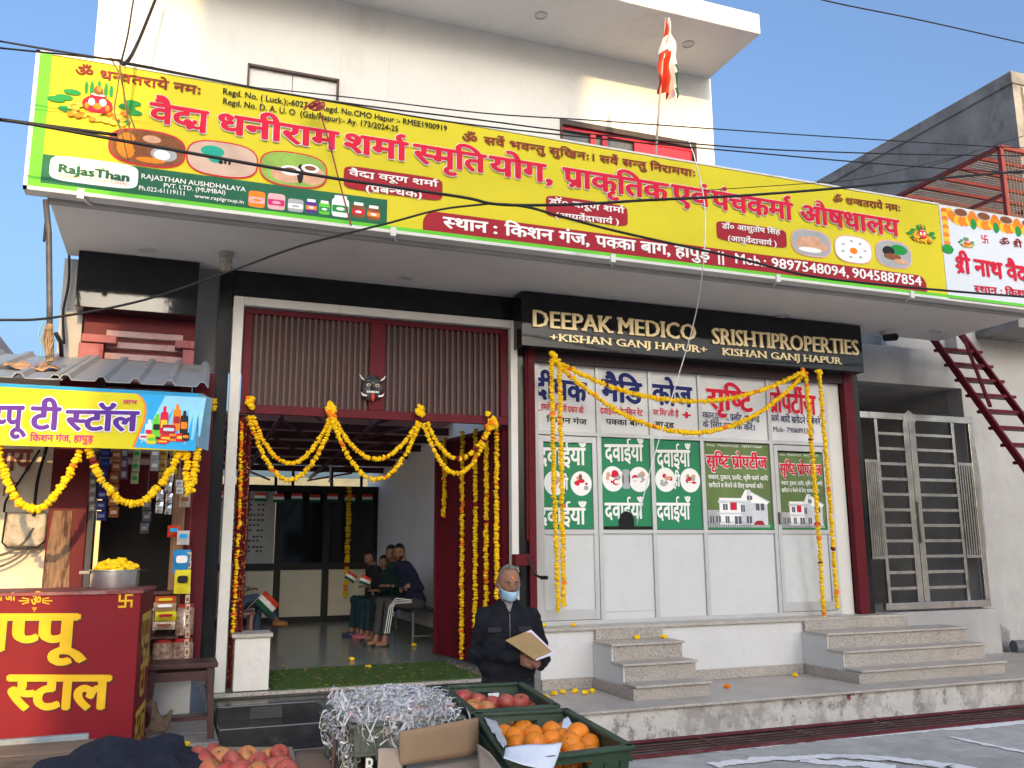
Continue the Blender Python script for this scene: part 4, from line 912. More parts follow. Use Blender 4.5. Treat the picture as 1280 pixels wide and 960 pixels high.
for k in range(330):
    x = random.uniform(.7, 3.2); y = random.choice((random.uniform(8.9, 10.2), random.gauss(9.6, .5))); y = max(8.8, y); r = random.uniform(.006, .016); a0 = random.uniform(0, 6)
    z = .4605 if y < 10.1 and .99 < x < 2.98 else .4415
    b.add([(x + r * math.cos(a0 + t) * (1.6 if t in (0, 3.14) else .7), y + r * math.sin(a0 + t), z + random.uniform(0, .004)) for t in (0, 1.57, 3.14, 4.71)], [(0, 1, 2, 3)], random.choice((0, 0, 1, 2)))
tag(b.build('petals', [mg_y, mg_o, M('petal_pale', (.6, .55, .3), .8)]), 'scattered marigold petals on the hall floor and green mat', 'petals', kind='stuff')
b = MB(); b.box(.99, 3.0, 8.76, 10.1, .441, .459)
for k in range(9000):
    x = random.uniform(.99, 3.0); y = random.uniform(8.76, 10.1); h = random.uniform(.008, .02); a = random.uniform(0, 6.28)
    b.add([(x - .004 * math.cos(a), y - .004 * math.sin(a), .459), (x + .004 * math.cos(a), y + .004 * math.sin(a), .459), (x + random.uniform(-.01, .01), y + random.uniform(-.01, .01), .459 + h)], [(0, 1, 2)])
tag(b.build('turf_mat', mat_green), 'green artificial turf mat just inside the hall threshold', 'mat')
# white plinth box at the entrance
pb = thing('plinth_box', 'white box with a grey stone top standing at the hall threshold', 'box', (.8, 9, .44))
b = MB(); b.box(.63, .945, 8.82, 9.15, .446, .92); b.build('body', white_wall, pb, bevel=.004)
b = MB(); b.box(.60, .965, 8.79, 9.17, .921, .955); b.build('top', granite_top, pb, bevel=.003)
# ---------------------------------------------------------------- stainless gate at the right
sgt = thing('steel_gate', 'stainless steel double gate with flat crossbars above the wide granite steps', 'gate', (9.5, 9.3, .9))
GYY = 9.30
def gx(u, v): return P(u, v, Y=GYY)
zt = gx(1140, 522).z; zb = gx(1160, 756).z
xs = [gx(1102, 640).x, gx(1144, 640).x, gx(1199, 640).x, gx(1222, 640).x]; xL = gx(1071.7, 523).x
b = MB(); b.box(xL, xs[3] + .05, GYY - .03, GYY + .03, zt - .045, zt + .045); b.box(xs[0] - .08, xs[3] + .05, GYY - .03, GYY + .03, zb - .05, zb + .04); b.box(xs[3] - .04, xs[3] + .05, GYY - .028, GYY + .028, zb + .041, zt - .046); b.build('frame', steel, sgt, bevel=.005)
for x in (xs[0], xs[1] - .055, xs[1] + .055, xs[2]):
    b = MB(); b.box(x - (.026 if x in (xs[0], xs[2]) else .05), x + (.026 if x in (xs[0], xs[2]) else .05), GYY - .026, GYY + .026, zb + .041, zt - .046); b.build('stile', steel, sgt, bevel=.004)
for k in range(11):
    z = zt - .24 - k * (zt - zb - .42) / 10.2
    for x0, x1 in ((xs[0] + .027, xs[1] - .106), (xs[1] + .106, xs[2] - .027)):
        b = MB(); b.box(x0, x1, GYY - .02, GYY + .02, z - .02, z + .02); b.build('crossbar', steel, sgt, bevel=.003)
for x0, x1 in ((xs[0] - .24, xs[0] - .03), (xs[2] + .03, xs[3] - .045)):
    b = MB(); z0, z1 = zb + .62, zt - .62
    b.box(x0, x1, GYY - .03, GYY + .012, z0 - .02, z0 + .02); b.box(x0, x1, GYY - .03, GYY + .012, z1 - .02, z1 + .02)
    for k in range(6): x = x0 + (x1 - x0) * (k + .5) / 6; b.box(x - .011, x + .011, GYY - .028, GYY + .005, z0 + .02, z1 - .02)
    b.build('slat_panel', steel, sgt)
b = MB(); x = xs[1]; z = zt + .02; b.prism([(x - .11, GYY - .04, z - .09), (x + .11, GYY - .04, z - .09), (x + .11, GYY - .04, z), (x, GYY - .04, z + .07), (x - .11, GYY - .04, z)], (0, .012, 0)); b.build('finial', steel, sgt)
b = MB(); b.box(x + .01, x + .035, GYY - .06, GYY - .027, 1.75, 2.3); b.build('latch', steel, sgt, bevel=.004)
# red steel ladder stair
ls = thing('ladder_stair', 'steep maroon steel ladder stair leaning to the canopy end', 'stairs', (10, 8, 0))
T = Vector((9.70, 9.0, 4.41)); B = Vector((9.70, 7.89, 2.66)); k = (T - B) / (T.z - B.z); L0 = T + k * .25; L1 = T - k * (4.40)
T2 = Vector((10.32, 9.0, 4.41)); o = Vector((.62, 0, 0))
for s in (Vector(), o):
    b = MB(); b.bar(L0 + s, L1 + s, .045, .085); b.build('stringer', maroon, ls, bevel=.004)
z = 4.36; stair_n = 0
while z > .35:
    p = T - k * (T.z - z); b = MB(); b.box(p.x + .028, p.x + .592, p.y - .02, p.y + .14, z - .02, z + .02); b.box(p.x + .592, p.x + .76, p.y - .02, p.y + .14, z - .02, z + .02); b.build('tread', maroon, ls, bevel=.003); z -= .235
b = MB(); b.bar(T + Vector((.35, -.1, .18)), T - k * .95 + Vector((.03, -.1, 0)), .035, .035); b.build('brace', maroon, ls)
# camera, lamp bottle
p = P(1110, 423, Y=8.75); cc = thing('cctv_camera', 'small black bullet security camera under the canopy near the sign end', 'camera', p)
b = MB(); b.tube([(p.x, 8.62, p.z - .01), (p.x, 8.80, p.z + .02)], [.05, .046], 14); b.build('body', black_plastic, cc, smooth='auto')
b = MB(); b.tube([(p.x, 8.612, p.z - .011), (p.x, 8.619, p.z - .01)], .034, 14); b.build('lens', glass_dark, cc, smooth='auto')
b = MB(); b.tube([(p.x, 8.78, p.z + .02), (p.x, 8.84, p.z + .07), (p.x, 8.88, p.z + .07)], .014, 8); b.lathe([(.045, 0), (.045, .02), (.001, .021)], (p.x, 8.83, ZS - .021), 14); b.tube([(p.x, 8.83, p.z + .06), (p.x, 8.83, ZS - .01)], .012, 8); b.build('bracket', M('bracket_white', (.5, .5, .48), .5), cc)
p = P(283, 318, Y=8.4); bt = MB(); prof = [(.001, -.17), (.05, -.165), (.062, -.12), (.055, -.05), (.066, .0), (.06, .06), (.062, .1), (.03, .16), (.016, .18), (.001, .181)]
bt.lathe(prof, p, 18); bt.tube([(p.x, p.y, p.z + .18), (p.x + .02, p.y + .1, ZS)], .006, 6)
tag(bt.build('hanging_bottle', M('dusty_glass', (.30, .28, .24), .25, .45, 22, .5), smooth=True), 'dusty bottle wrapped lamp hanging from the soffit by the black pillar', 'lamp')
# flag on the banner
fp = thing('flag', 'Indian tricolour draped limp on a thin pole above the yellow banner', 'flag', (4.55, 7.6, 4.9))
a = Vector((4.45, 7.62, 4.9)); c = P(832, 23, Y=7.6); b = MB(); b.tube([a, c], [.014, .011], 10); b.build('pole', M('flag_pole', (.38, .33, .28), .5), fp, smooth=True)
b = MB(); n = 34; mcol = 18; vs = []; fs = []; mi = []
for j in range(n + 1):
    t = j / n
    top = c.lerp(a, .01 + .34 * t)
    wdt = (.03 + .23 * (t ** .8)) * (1 if t < .8 else 1 - (t - .8) * 1.1)
    for i in range(mcol + 1):
        s = i / mcol; fold = math.sin(s * 15 + t * 5) * .06 * (.3 + t) + .02 * math.sin(t * 19 + s * 5)
        vs.append((top.x + (s - .28) * wdt * .95 + .015 * math.sin(t * 7), top.y - .02 + fold - .08 * s * t, top.z - .16 * s * t + .02 * math.sin(s * 9)))
for j in range(n):
    for i in range(mcol): fs.append((j*(mcol+1)+i, j*(mcol+1)+i+1, (j+1)*(mcol+1)+i+1, (j+1)*(mcol+1)+i)); x = i / mcol + .42 * (j / n) * math.sin(j / n * 3 + i * .25); mi.append(0 if x < .42 - .25 * (j / n - .5) and not (.25 < j / n < .5 and i < 7) else 1 if x < .70 or j / n < .58 and i > 8 else 2)
b.add(vs, fs); b.m = mi; b.build('cloth', [flag_o, flag_w, flag_g], fp, smooth=True)
# ceiling fan far in the hall, bunting on the partition
p = P(413, 590, Y=15.4); fn = thing('ceiling_fan', 'black bladed fan with a white stem under the hall roof', 'fan', p)
b = MB(); b.tube([(p.x, p.y, p.z - .15), (p.x, p.y, p.z + .14)], .018, 8); b.ball((p.x, p.y, p.z - .16), .03); b.build('stem', ink_white, fn)
for k in range(3):
    a = 2.1 * k + .4; b = MB(); b.bar((p.x, p.y, p.z + .14), (p.x + .42 * math.cos(a), p.y + .42 * math.sin(a), p.z + .15), .09, .01); b.build('blade', black_plastic, fn)
for k in range(9):
    x = .75 + .32 * k; z = 2.72 - .02 * (k % 2); b = MB()
    for j, mi in enumerate((0, 1, 2)): b.box(x, x + .19, 16.44, 16.443, z - .05 * (j + 1), z - .05 * j, mi)
    tag(b.build('paper_flag', [flag_o, flag_w, flag_g]), 'small paper tricolour in the row strung along the top of the dark partition', 'flag', 'paper flags along the partition')
# ---------------------------------------------------------------- tea stall
ts = thing('tea_stall', 'roadside tea stall with grey corrugated tin awning and maroon posts', 'stall', (-1, 8.5, .26))
def corr(x0, x1, yb, zb_, yf, zf, pitch=.235):
    vs = []; fs = []; x = x0; pr = []
    while x < x1:
        for d, h in ((0, 0), (pitch * .62, 0), (pitch * .72, .035), (pitch * .88, .035), (pitch * .98, 0)):
            if x + d <= x1: pr.append((x + d, h))
        x += pitch
    for x, h in pr:
        for k in range(5): t = k / 4; vs.append((x + .06 * (1 - t), yb + (yf - yb) * t, zb_ + (zf - zb_) * t + h))
    for i in range(len(pr) - 1):
        for k in range(4): fs.append((i*5+k, i*5+k+1, (i+1)*5+k+1, (i+1)*5+k))
    return vs, fs
b = MB(); b.add(*corr(-.955, .27, 8.72, 3.44, 7.06, 2.945)); o = b.build('tin_sheet', tin, ts); sd = o.modifiers.new('s', 'SOLIDIFY'); sd.thickness = .006
b = MB(); b.add(*corr(-2.9, -.66, 8.72, 3.434, 7.055, 2.939)); o = b.build('tin_sheet', tin, ts); sd = o.modifiers.new('s', 'SOLIDIFY'); sd.thickness = .006
b = MB(); b.box(-2.9, .2, 7.10, 7.15, 2.84, 2.90); b.box(-2.9, .24, 8.6, 8.66, 3.3, 3.38); b.build('roof_bearer', wood, ts)
b = MB(); b.box(.13, .325, 8.66, 8.86, .66, 3.36); b.build('post', maroon, ts, bevel=.005)
a = P(57, 700, Y=8.4).x; c = P(106, 700, Y=8.4).x
b = MB(); b.box(a, c, 8.3, 8.9, .261, 3.25); b.build('post', maroon, ts, bevel=.006)
b = MB(); b.prism([(a + .02, 8.28, .262), (a + .2, 8.28, .262), (a + .22, 8.28, 1.0), (a + .19, 8.28, 1.7), (a + .18, 8.28, 2.05), (a + .04, 8.28, 2.05), (a + .0, 8.28, 1.5), (a + .03, 8.28, .9)], (0, .018, 0)); b.build('wood_slab', stain(M('rough_bark_wood', (.24, .15, .10), .9, .35, 9, .8, stretch=(5, 5, .7)), (.08, .04, .03), 5, .5, .6, (3, 3, .5)), ts)
b = MB(); b.box(c + .002, c + .05, 8.33, 8.42, .261, 3.2); b.build('door_frame', M('dark_grey_frame', (.05, .05, .055), .5), ts)
b = MB(); b.box(c + .05, .128, 9.13, 9.2, .68, 3.3); b.box(c + .05, .128, 8.5, 9.13, 3.0, 3.05); b.build('back_wall', dark_in, ts)  # painted near-black to deepen the shade inside the stall
b = MB(); b.box(.02, .128, 8.60, 8.64, 1.1, 2.45); b.build('side_panel', wood_tan, ts)
b = MB(); b.box(-.45, .12, 8.4, 8.9, .66, .70); b.box(-.42, .12, 8.3, 8.9, .985, 1.0); b.box(-.1, .12, 8.35, 8.9, 1.35, 1.375); b.build('shelf', wood, ts)
wl = thing('plastered_wall', 'cream plastered wall left of the stall with a red painted word', 'wall', (-2, 8.6, 0))
b = MB(); b.box(-4, a - .003, 8.6, 8.8, .261, 3.2); b.build('plaster', stain(M('cream_plaster', (.62, .56, .46), .9, .08, 2, .3), (.42, .36, .28), 1.8, .55, .7), wl)
b = MB(); put(b, 'चाय', -12, 562, 588, 38, 588, 8.598, 0, .02); put(b, 'कि', 2, 603, 620, 22, 620, 8.598, 0, .0); b.build('lettering', M('faded_red_paint', (.25, .07, .06), .9, .3, 8), wl)
sb = thing('stall_banner', 'yellow and blue flex banner with purple Hindi lettering on the tin awning edge', 'banner', (-.5, 7, 2.6))
YT = 7.0
x1 = P(247, 520, Y=YT).x; z1 = P(120, 486, Y=YT).z + .005; z0 = P(120, 560, Y=YT).z
b = MB(); b.box(-2.2, x1, YT + .001, YT + .012, z0, z1); b.build('flex_sheet', M('stall_flex_yellow', (.56, .50, .010), .5, .08, 1.2, .25, bscale=3, spec=.15), sb)
b = MB(); b.box(-2.2, x1, YT - .0005, YT + .001, z1 - .025, z1, 0); xa = P(170, 520, Y=YT).x; n = 14
pts = [(x1, YT - .001, z0), (x1, YT - .001, z1 - .026), (xa - .02, YT - .001, z1 - .026)]
xs_ = [(172, 490), (178, 498), (182, 506), (182.5, 516), (180, 528), (175, 540), (170, 552), (167, 559)]
pts += [(P(u, v, Y=YT).x, YT - .001, min(z1 - .027, max(z0, P(u, v, Y=YT).z))) for u, v in xs_]; b.add(pts, [tuple(range(len(pts)))], 1)
rim = [(P(u, v, Y=YT).x, min(z1 - .027, max(z0, P(u, v, Y=YT).z))) for u, v in xs_]
for (xa_, za_), (xb_, zb_) in zip(rim, rim[1:]): b.add([(xa_ - .012, YT - .0014, za_), (xa_ + .004, YT - .0014, za_), (xb_ + .004, YT - .0014, zb_), (xb_ - .012, YT - .0014, zb_)], [(0, 1, 2, 3)], 2)
for k in range(9):
    xk = P(176 + k * 9, 545, Y=YT).x; b.add([(xk, YT - .0016 - .0001 * k, z0 + .05 + .03 * (k % 3)), (xk + .012, YT - .0016 - .0001 * k, z0 + .05 + .03 * (k % 3)), (xk + .2 - .02 * k, YT - .0016 - .0001 * k, z1 - .03), (xk + .15 - .02 * k, YT - .0016 - .0001 * k, z1 - .03)], [(0, 1, 2, 3)], 3)
b.build('border_print', [M('print_edge_blue', (.02, .26, .50), .6, spec=.12), ink_sky, ink_orange, M('print_light_blue', (.20, .52, .78), .4)], sb)
b = MB(); put(b, 'पपʰपू', -30, 508, 536, 27, 536, YT, 0, .03, .06, 1, nudge=.002); put(b, 'टी', 38, 509, 536, 73, 537, YT, 0, .03, .06, 1, nudge=.002); put(b, 'सʰटॉल', 82, 513.5, 537.5, 171, 538.5, YT, 0, .03, .06, 1, nudge=.002); b.build('title_lettering', [ink_purple, ink_white], sb)
b = MB(); put(b, 'किशन गंज, हापुड़', 37, 543.5, 551.5, 116, 552.5, YT, 0, .02, nudge=.002); put(b, 'लाभ', 154, 500, 505, 171, 505.5, YT, 0, .01, nudge=.002); b.build('small_lettering', ink_mag, sb)
b = MB()
for k, (u, v, w_, h, mi) in enumerate(((186, 541, 9, 30, 5), (196, 534, 10, 30, 0), (205, 530, 9, 40, 1), (221, 525, 9, 36, 6), (230, 532, 9, 34, 3), (211, 537, 15, 16, 2), (180, 546, 10, 10, 5), (189, 549, 10, 16, 4), (199, 548, 10, 14, 0), (207, 548, 12, 13, 1), (217, 547, 10, 12, 6), (226, 547, 11, 14, 1), (232, 546, 8, 14, 3), (203, 552, 12, 8, 1))):
    p = P(u, v, Y=YT); s = 1 / 158
    disc(b, (p.x, p.z), w_ * s * .5, h * s * .36, YT - .004 - .0004 * k, mi, 16, 6)
    disc(b, (p.x, p.z), w_ * s * .4, h * s * .12, YT - .0042 - .0004 * k, (mi + 3) % 7, 12, 6)
    if h > 25: disc(b, (p.x, p.z + h * s * .42), w_ * s * .2, h * s * .1, YT - .0041 - .0004 * k, mi, 10, 6)
b.build('product_picture', [ink_lime, ink_red, ink_maroon, ink_black, ink_yellow, M('print_pale_blue', (.45, .62, .75)), ink_orange], sb)
b = MB(); b.prism([(x1 + .004, YT + .0, z0 + .03), (x1 + .004, YT, z1), (x1 + .10, YT + .14, z1 - .01), (x1 + .09, YT + .14, z0 + .02)], (.004, .0, 0)); b.build('side_sheet', M('blue_sheet', (.18, .34, .44), .5, .2, 4), sb)
stg = 'marigold garlands hung along the stall banner'
GT = 7.06
garland('left marigold swag below the stall banner in front of the cream wall', [sw(-4, 562, 42, 637, 101, 562, GT)], r=.029, step=.0255, po=.10, pr=.03, group=stg)
garland('middle marigold swag across the dark stall opening', [sw(111, 562, 165, 630, 227, 562, GT)], r=.029, step=.0255, po=.06, pr=.02, group=stg)
garland('short folded marigold loop at the right end of the stall banner', [sw(233, 562, 239, 611, 247, 562, GT)], r=.028, step=.0245, group=stg)
garland('small marigold tuft hanging on the maroon stall post', [[P(267, 500, Y=8.6), P(268, 512, Y=8.6)]], r=.03, step=.03)
# red counter box
cb = thing('stall_counter', 'red painted counter box with big yellow Hindi lettering', 'counter', (-.6, 6.7, 0))
ctop = 1.47; YC = 6.3
x1 = P(177, 738, Y=YC).x; bx = Vector((-.075, 7.05, 0))
red_box = stain(M('red_enamel', (.16, .005, .012), .5, .1, 2.5, .03, spec=.15), (.125, .010, .016), 2.5, .55, .7, (1, 1, 1), .6)
b = MB(); b.prism([(-2.0, YC, .001), (x1, YC, .001), (bx.x, bx.y, .001), (-2.0, 7.05, .001)], (0, 0, ctop - .022)); b.build('body', red_box, cb, bevel=.006)
b = MB(); b.prism([(-2.02, YC - .012, ctop - .021), (x1 + .012, YC - .012, ctop - .021), (bx.x + .014, bx.y + .01, ctop - .021), (-2.02, 7.06, ctop - .021)], (0, 0, .021)); b.build('top', stain(M('worn_red_top', (.20, .05, .05), .6, .2, 4), (.28, .22, .2), 3, .5, .65, (1, 1, 1)), cb, bevel=.003)
b = MB(); sh = .018
for (s, u0, a, bb, u1, c, bo) in (('पपʰपू', -42, 769, 813, 93, 811, .035), ('टी', -60, 846, 886, -8, 886, .03), ('सʰटाल', 8, 845, 886, 134, 885, .035)):
    put(b, s, u0 + 1.5, a + 2, bb + 2, u1 + 1.5, c + 2, YC, 1, bo, nudge=.0); put(b, s, u0, a, bb, u1, c, YC, 0, bo, nudge=.006)
put(b, 'ॐ', 38, 744, 757, 51, 757, YC, 0, .01); put(b, 'प²ताप जी', -22, 744, 751, 19, 750.5, YC, 0, .015)
p = P(157, 751, Y=YC); swastika(b, p.x, p.z, .042, .006, wall(YC))
for s in (-1, 1):
    for k, (dy, L) in enumerate(((-3, 9), (0, 13), (3, 9))):
        p0 = P(44.5 + s * 8, 751 + dy * .6, Y=YC); p1 = P(44.5 + s * (8 + L), 751 + dy * 1.3, Y=YC); b.bar((p0.x, YC - .0015, p0.z), (p1.x, YC - .0015, p1.z), .006, .002, 0, up=(0, 1, 0))
for k in range(3): p0 = P(40 + k * 1.2, 760 + 2 * k, Y=YC); p1 = P(46 - k * 1.2, 760 + 2 * k, Y=YC); b.bar((p0.x, YC - .0015, p0.z), (p1.x, YC - .0015, p1.z), .005, .002, 0, up=(0, 1, 0))
b.build('front_lettering', [M('enamel_yellow', (.62, .38, .015), .5, .12, 5, spec=.15), M('letter_shadow', (.05, .006, .01), .4)], cb)
b = MB(); dsd = (Vector((bx.x, bx.y, 0)) - Vector((x1, YC, 0))).normalized(); nd = Vector((dsd.y, -dsd.x, 0))
def side(x, z, h): q = Vector((x1, YC, 0)) + dsd * x + nd * h; return (q.x, q.y, z)
letter(b, 'पपʰपू', .12, 1.30, 1.05, .62, 1.05, side, 0, .03); letter(b, 'टी', .2, .98, .78, .5, .78, side, 0, .03); letter(b, 'सʰटाल', .1, .70, .48, .64, .48, side, 0, .03); b.build('side_lettering', M('enamel_yellow_worn', (.55, .33, .03), .4, .3, 8), cb)
# pot of marigolds
p = P(143, 737, Y=6.75); p.z = ctop; pc = Vector((p.x, 6.72, ctop))
pot = thing('cooking_pot', 'wide aluminium pan heaped with marigolds on the red counter', 'pan', pc)
b = MB(); b.lathe([(.001, .0), (.145, .002), (.150, .02), (.156, .115), (.166, .118), (.166, .124), (.15, .122), (.144, .03), (.001, .025)], pc, 32); b.build('body', M('old_aluminium', (.50, .50, .49), .32, .12, 5, .05, metal=.9), pot, smooth='auto')
b = MB(); b.bar(pc + Vector((-.22, -.02, .108)), pc + Vector((-.155, -.02, .108)), .05, .02); b.build('handle', M('wood_grip', (.5, .4, .28), .6), pot, bevel=.003)
b = MB(); b.bar(pc + Vector((.155, 0, .11)), pc + Vector((.2, .03, .12)), .03, .012); b.build('handle', black_plastic, pot)
b = MB()
for k in range(85):
    a = random.uniform(0, 6.28); r = .125 * math.sqrt(random.random()); flower(b, pc + Vector((r * math.cos(a), r * math.sin(a), .12 + .055 * (1 - (r / .13) ** 2) + random.uniform(-.01, .012))), .03, (random.uniform(-1, 1), random.uniform(-1, 1), 1), 1 if r > .1 and a < 1 else 0)
tag(b.build('marigold_heap', [mg_y, mg_o, mg_r]), 'coiled heap of marigold garland filling the aluminium pan', 'garland')
# stool
st = thing('wooden_stool', 'dark red wooden stool standing on the stall platform', 'stool', (.2, 8.1, .26))
sw_ = M('stool_paint', (.055, .022, .022), .45, .3, 4, .1)
b = MB(); b.box(-.10, .43, 7.72, 8.1, .80, .84); b.build('seat', sw_, st, bevel=.006)
for (xa_, ya), (xb_, yb) in ((((-.05, 7.77)), (-.10, 7.74)), ((.37, 7.77), (.42, 7.74)), ((-.05, 8.05), (-.10, 8.08)), ((.37, 8.05), (.42, 8.08))):
    b = MB(); zz = .261 if yb > 8.02 else .001; b.bar((xb_, yb, zz), (xa_, ya, .80), .05, .05); b.build('leg', sw_, st, bevel=.004)
b = MB(); b.bar((-.05, 7.76, .74), (.37, 7.76, .74), .025, .07); b.bar((-.05, 8.06, .74), (.37, 8.06, .74), .025, .07); b.build('apron', sw_, st)
b = MB(); b.bar((-.08, 7.75, .42), (.40, 7.75, .42), .025, .03); b.build('rail', sw_, st)
b = MB(); b.box(-1.3, .46, 7.62, 8.018, .001, .26); tag(b.build('front_step', concrete, bevel=.01), 'worn grey concrete step under the stool legs', 'step')
b = MB(); pts = [P(188, 880, Y=7.6), P(196, 905, Y=7.55), P(186, 918, Y=7.5), P(205, 915, Y=7.58), P(212, 895, Y=7.6)]
for k in range(7): b.tube([q + Vector((random.uniform(-.04, .04), random.uniform(-.03, .05), random.uniform(-.02, .05))) for q in pts], .02, 6)
tag(fuse(b, .014, 3, .01, 14).build('cloth_sack', M('jute_cloth', (.13, .09, .06), .95, .3, 20, .6), smooth=True), 'crumpled brown jute sack slumped beside the red counter', 'sack')
# hanging sachets
sc_g = 'strips of sachets hanging in the stall opening'
for (u0, v0, u1, v1, w_, cols, lab) in ((132, 560, 126, 652, .075, (ink_navy, M('sachet_blue', (.02, .06, .28), .25)), 'long blue strip of sachets at the left of the stall opening'), (146, 562, 141, 648, .075, (ink_brown, M('sachet_tan', (.40, .26, .16), .3)), 'long tan strip of sachets next to the blue one'), (172, 560, 168, 606, .06, (M('sachet_olive', (.28, .34, .18), .3), ink_green), 'short green and pale strip of sachets in the middle'), (194, 560, 193, 590, .07, (ink_grey, ink_white), 'short grey strip of sachets'), (205, 560, 202, 605, .06, (M('sachet_gold', (.42, .27, .06), .25), ink_brown), 'gold strip of sachets beside the silver pair'), (200, 612, 198, 643, .06, (M('sachet_silver', (.75, .75, .76), .2, metal=.8), ink_grey), 'left silver foil strip of sachets'), (212, 590, 210, 644, .055, (M('sachet_silver', (.75, .75, .76), .2), ink_grey), 'right silver foil strip of sachets'), (224, 600, 224, 618, .06, (ink_white, ink_grey), 'small white packet hanging near the maroon post'), (184, 625, 181, 668, .07, (M('sachet_smoke', (.05, .055, .065), .2), M('sachet_smoke_band', (.08, .085, .1), .3)), 'smoky plastic strip deep in the stall')):
    b = MB(); Y = 8.25; a = P(u0, v0, Y=Y); c = P(u1, v1, Y=Y); n = max(2, int((a.z - c.z) / .085))
    for k in range(n):
        z1_ = a.z + (c.z - a.z) * k / n; z0_2 = a.z + (c.z - a.z) * (k + .92) / n; x = a.x + (c.x - a.x) * k / n + random.uniform(-.006, .006); y = Y + random.uniform(-.012, .012)
        vs = []
        for j in range(5):
            t = j / 4; bulge = .018 * math.sin(math.pi * t)
            for i in range(5): s = i / 4; vs.append((x - w_ / 2 + w_ * s, y - bulge * math.sin(math.pi * s) + random.uniform(-.003, .003), z1_ + (z0_2 - z1_) * t))
        b.add(vs, [(j*5+i, j*5+i+1, j*5+i+6, j*5+i+5) for j in range(4) for i in range(4)], 0)
        b.box(x - w_ * .32, x + w_ * .32, y - .021, y - .0205, z1_ + (z0_2 - z1_) * .68, z1_ + (z0_2 - z1_) * .36, 1)
    b.tube([(a.x, Y, a.z), (a.x, Y, 2.98)], .003, 4, 1); tag(b.build('sachet_strip', list(cols), smooth='auto'), lab, 'sachets', sc_g)
# jars and packets on the shelves
jg = 'plastic snack jars stacked beside the stool'
def jar(x, y, z, r, h, cont, lid, lab):
    t = thing('snack_jar', lab, 'jar', (x, y, z), jg); b = MB()
    b.lathe([(.001, 0), (r, .003), (r, h * .85), (r * .8, h * .92), (.001, h * .925)], (x, y, z), 20); b.build('contents', cont, t, smooth='auto')
    b = MB(); b.lathe([(r * .86, h * .90), (r * .88, h * .92), (r * .88, h), (.001, h + .004)], (x, y, z), 20); b.build('lid', lid, t, smooth='auto')
lid_r = M('red_lid', (.40, .03, .03), .35); c1 = M('jar_dark_snack', (.13, .05, .035), .12, .8, 26, coat=1, col2=(.42, .30, .22)); c2 = M('jar_toffee', (.45, .34, .26), .12, .6, 22, coat=1, col2=(.12, .04, .03)); c3 = M('jar_nuts', (.42, .25, .12), .12, .6, 26, coat=1, col2=(.16, .08, .04))
jx = lambda u, v: P(u, v, Y=8.45)
jar(jx(203, 830).x, 8.40, .701, .088, .275, c1, lid_r, 'dark snack jar on the low shelf, leftmost in the bottom row'); jar(jx(227, 830).x, 8.38, .701, .085, .275, c2, lid_r, 'jar of wrapped toffees in the bottom row behind the stool'); jar(jx(230, 790).x, 8.42, 1.001, .075, .26, c1, lid_r, 'jar standing on top of the toffee jar')
jar(jx(196, 828).x, 8.7, .701, .07, .22, c3, lid_r, 'jar of brown nuts half hidden behind the front jars')
kg = 'snack packets piled on the stall shelf'
def packet(u, v, w_, h, mt, lab, Y=8.4, z=None):
    p = P(u, v, Y=Y); b = MB(); vs = []; n = 7
    for j in range(n):
        for i in range(n):
            s, t = i / (n - 1), j / (n - 1); vs.append((p.x + (s - .5) * w_, Y - .045 * math.sin(math.pi * s) * math.sin(math.pi * t) + random.uniform(-.004, .004), p.z + (t - .5) * h))
    fs = [(j*n+i, j*n+i+1, j*n+i+n+1, j*n+i+n) for j in range(n-1) for i in range(n-1)]
    b.add(vs, fs); b.add([(x, 2 * Y - y, z_) for x, y, z_ in vs], fs)
    disc(b, (p.x, p.z + h * .1), w_ * .33, h * .16, Y - .052, 1, 12, 4); tag(b.build('snack_packet', mt, smooth='auto'), lab, 'packet', kg)
packet(207, 750, .17, .07, [M('pack_orange', (.62, .10, .03), .25), ink_yellow], 'orange snack packet lying on top of the trays'); packet(206, 758, .18, .08, [M('pack_tan', (.42, .28, .16), .25), ink_white], 'tan tray of biscuits under the orange packet'); packet(207, 770, .17, .075, [ink_yellow, ink_maroon], 'yellow packet in the middle of the pile'); packet(205, 782, .18, .07, [M('pack_eggs', (.55, .44, .34), .4, .5, 40), ink_brown], 'pale tray of rolls at the bottom of the pile')
packet(227, 702, .14, .2, [M('pack_blue', (.02, .22, .5), .25), ink_white], 'blue crisp packet hanging by the maroon post', 8.3); packet(228, 727, .13, .2, [ink_yellow, ink_black], 'yellow and black packet below the blue crisp packet', 8.28); packet(229, 672, .1, .12, [M('pack_grey', (.6, .6, .6), .3), ink_sky], 'white carton leaning above the blue packet', 8.3); packet(217, 664, .10, .10, [M('pack_red', (.6, .06, .02), .25), ink_sky], 'red and blue packet bunch hanging beside the tan panel', 8.35); packet(231, 626, .09, .11, [M('pack_beige', (.45, .38, .3), .5), ink_brown], 'small beige box hanging under the garland loop', 8.3)
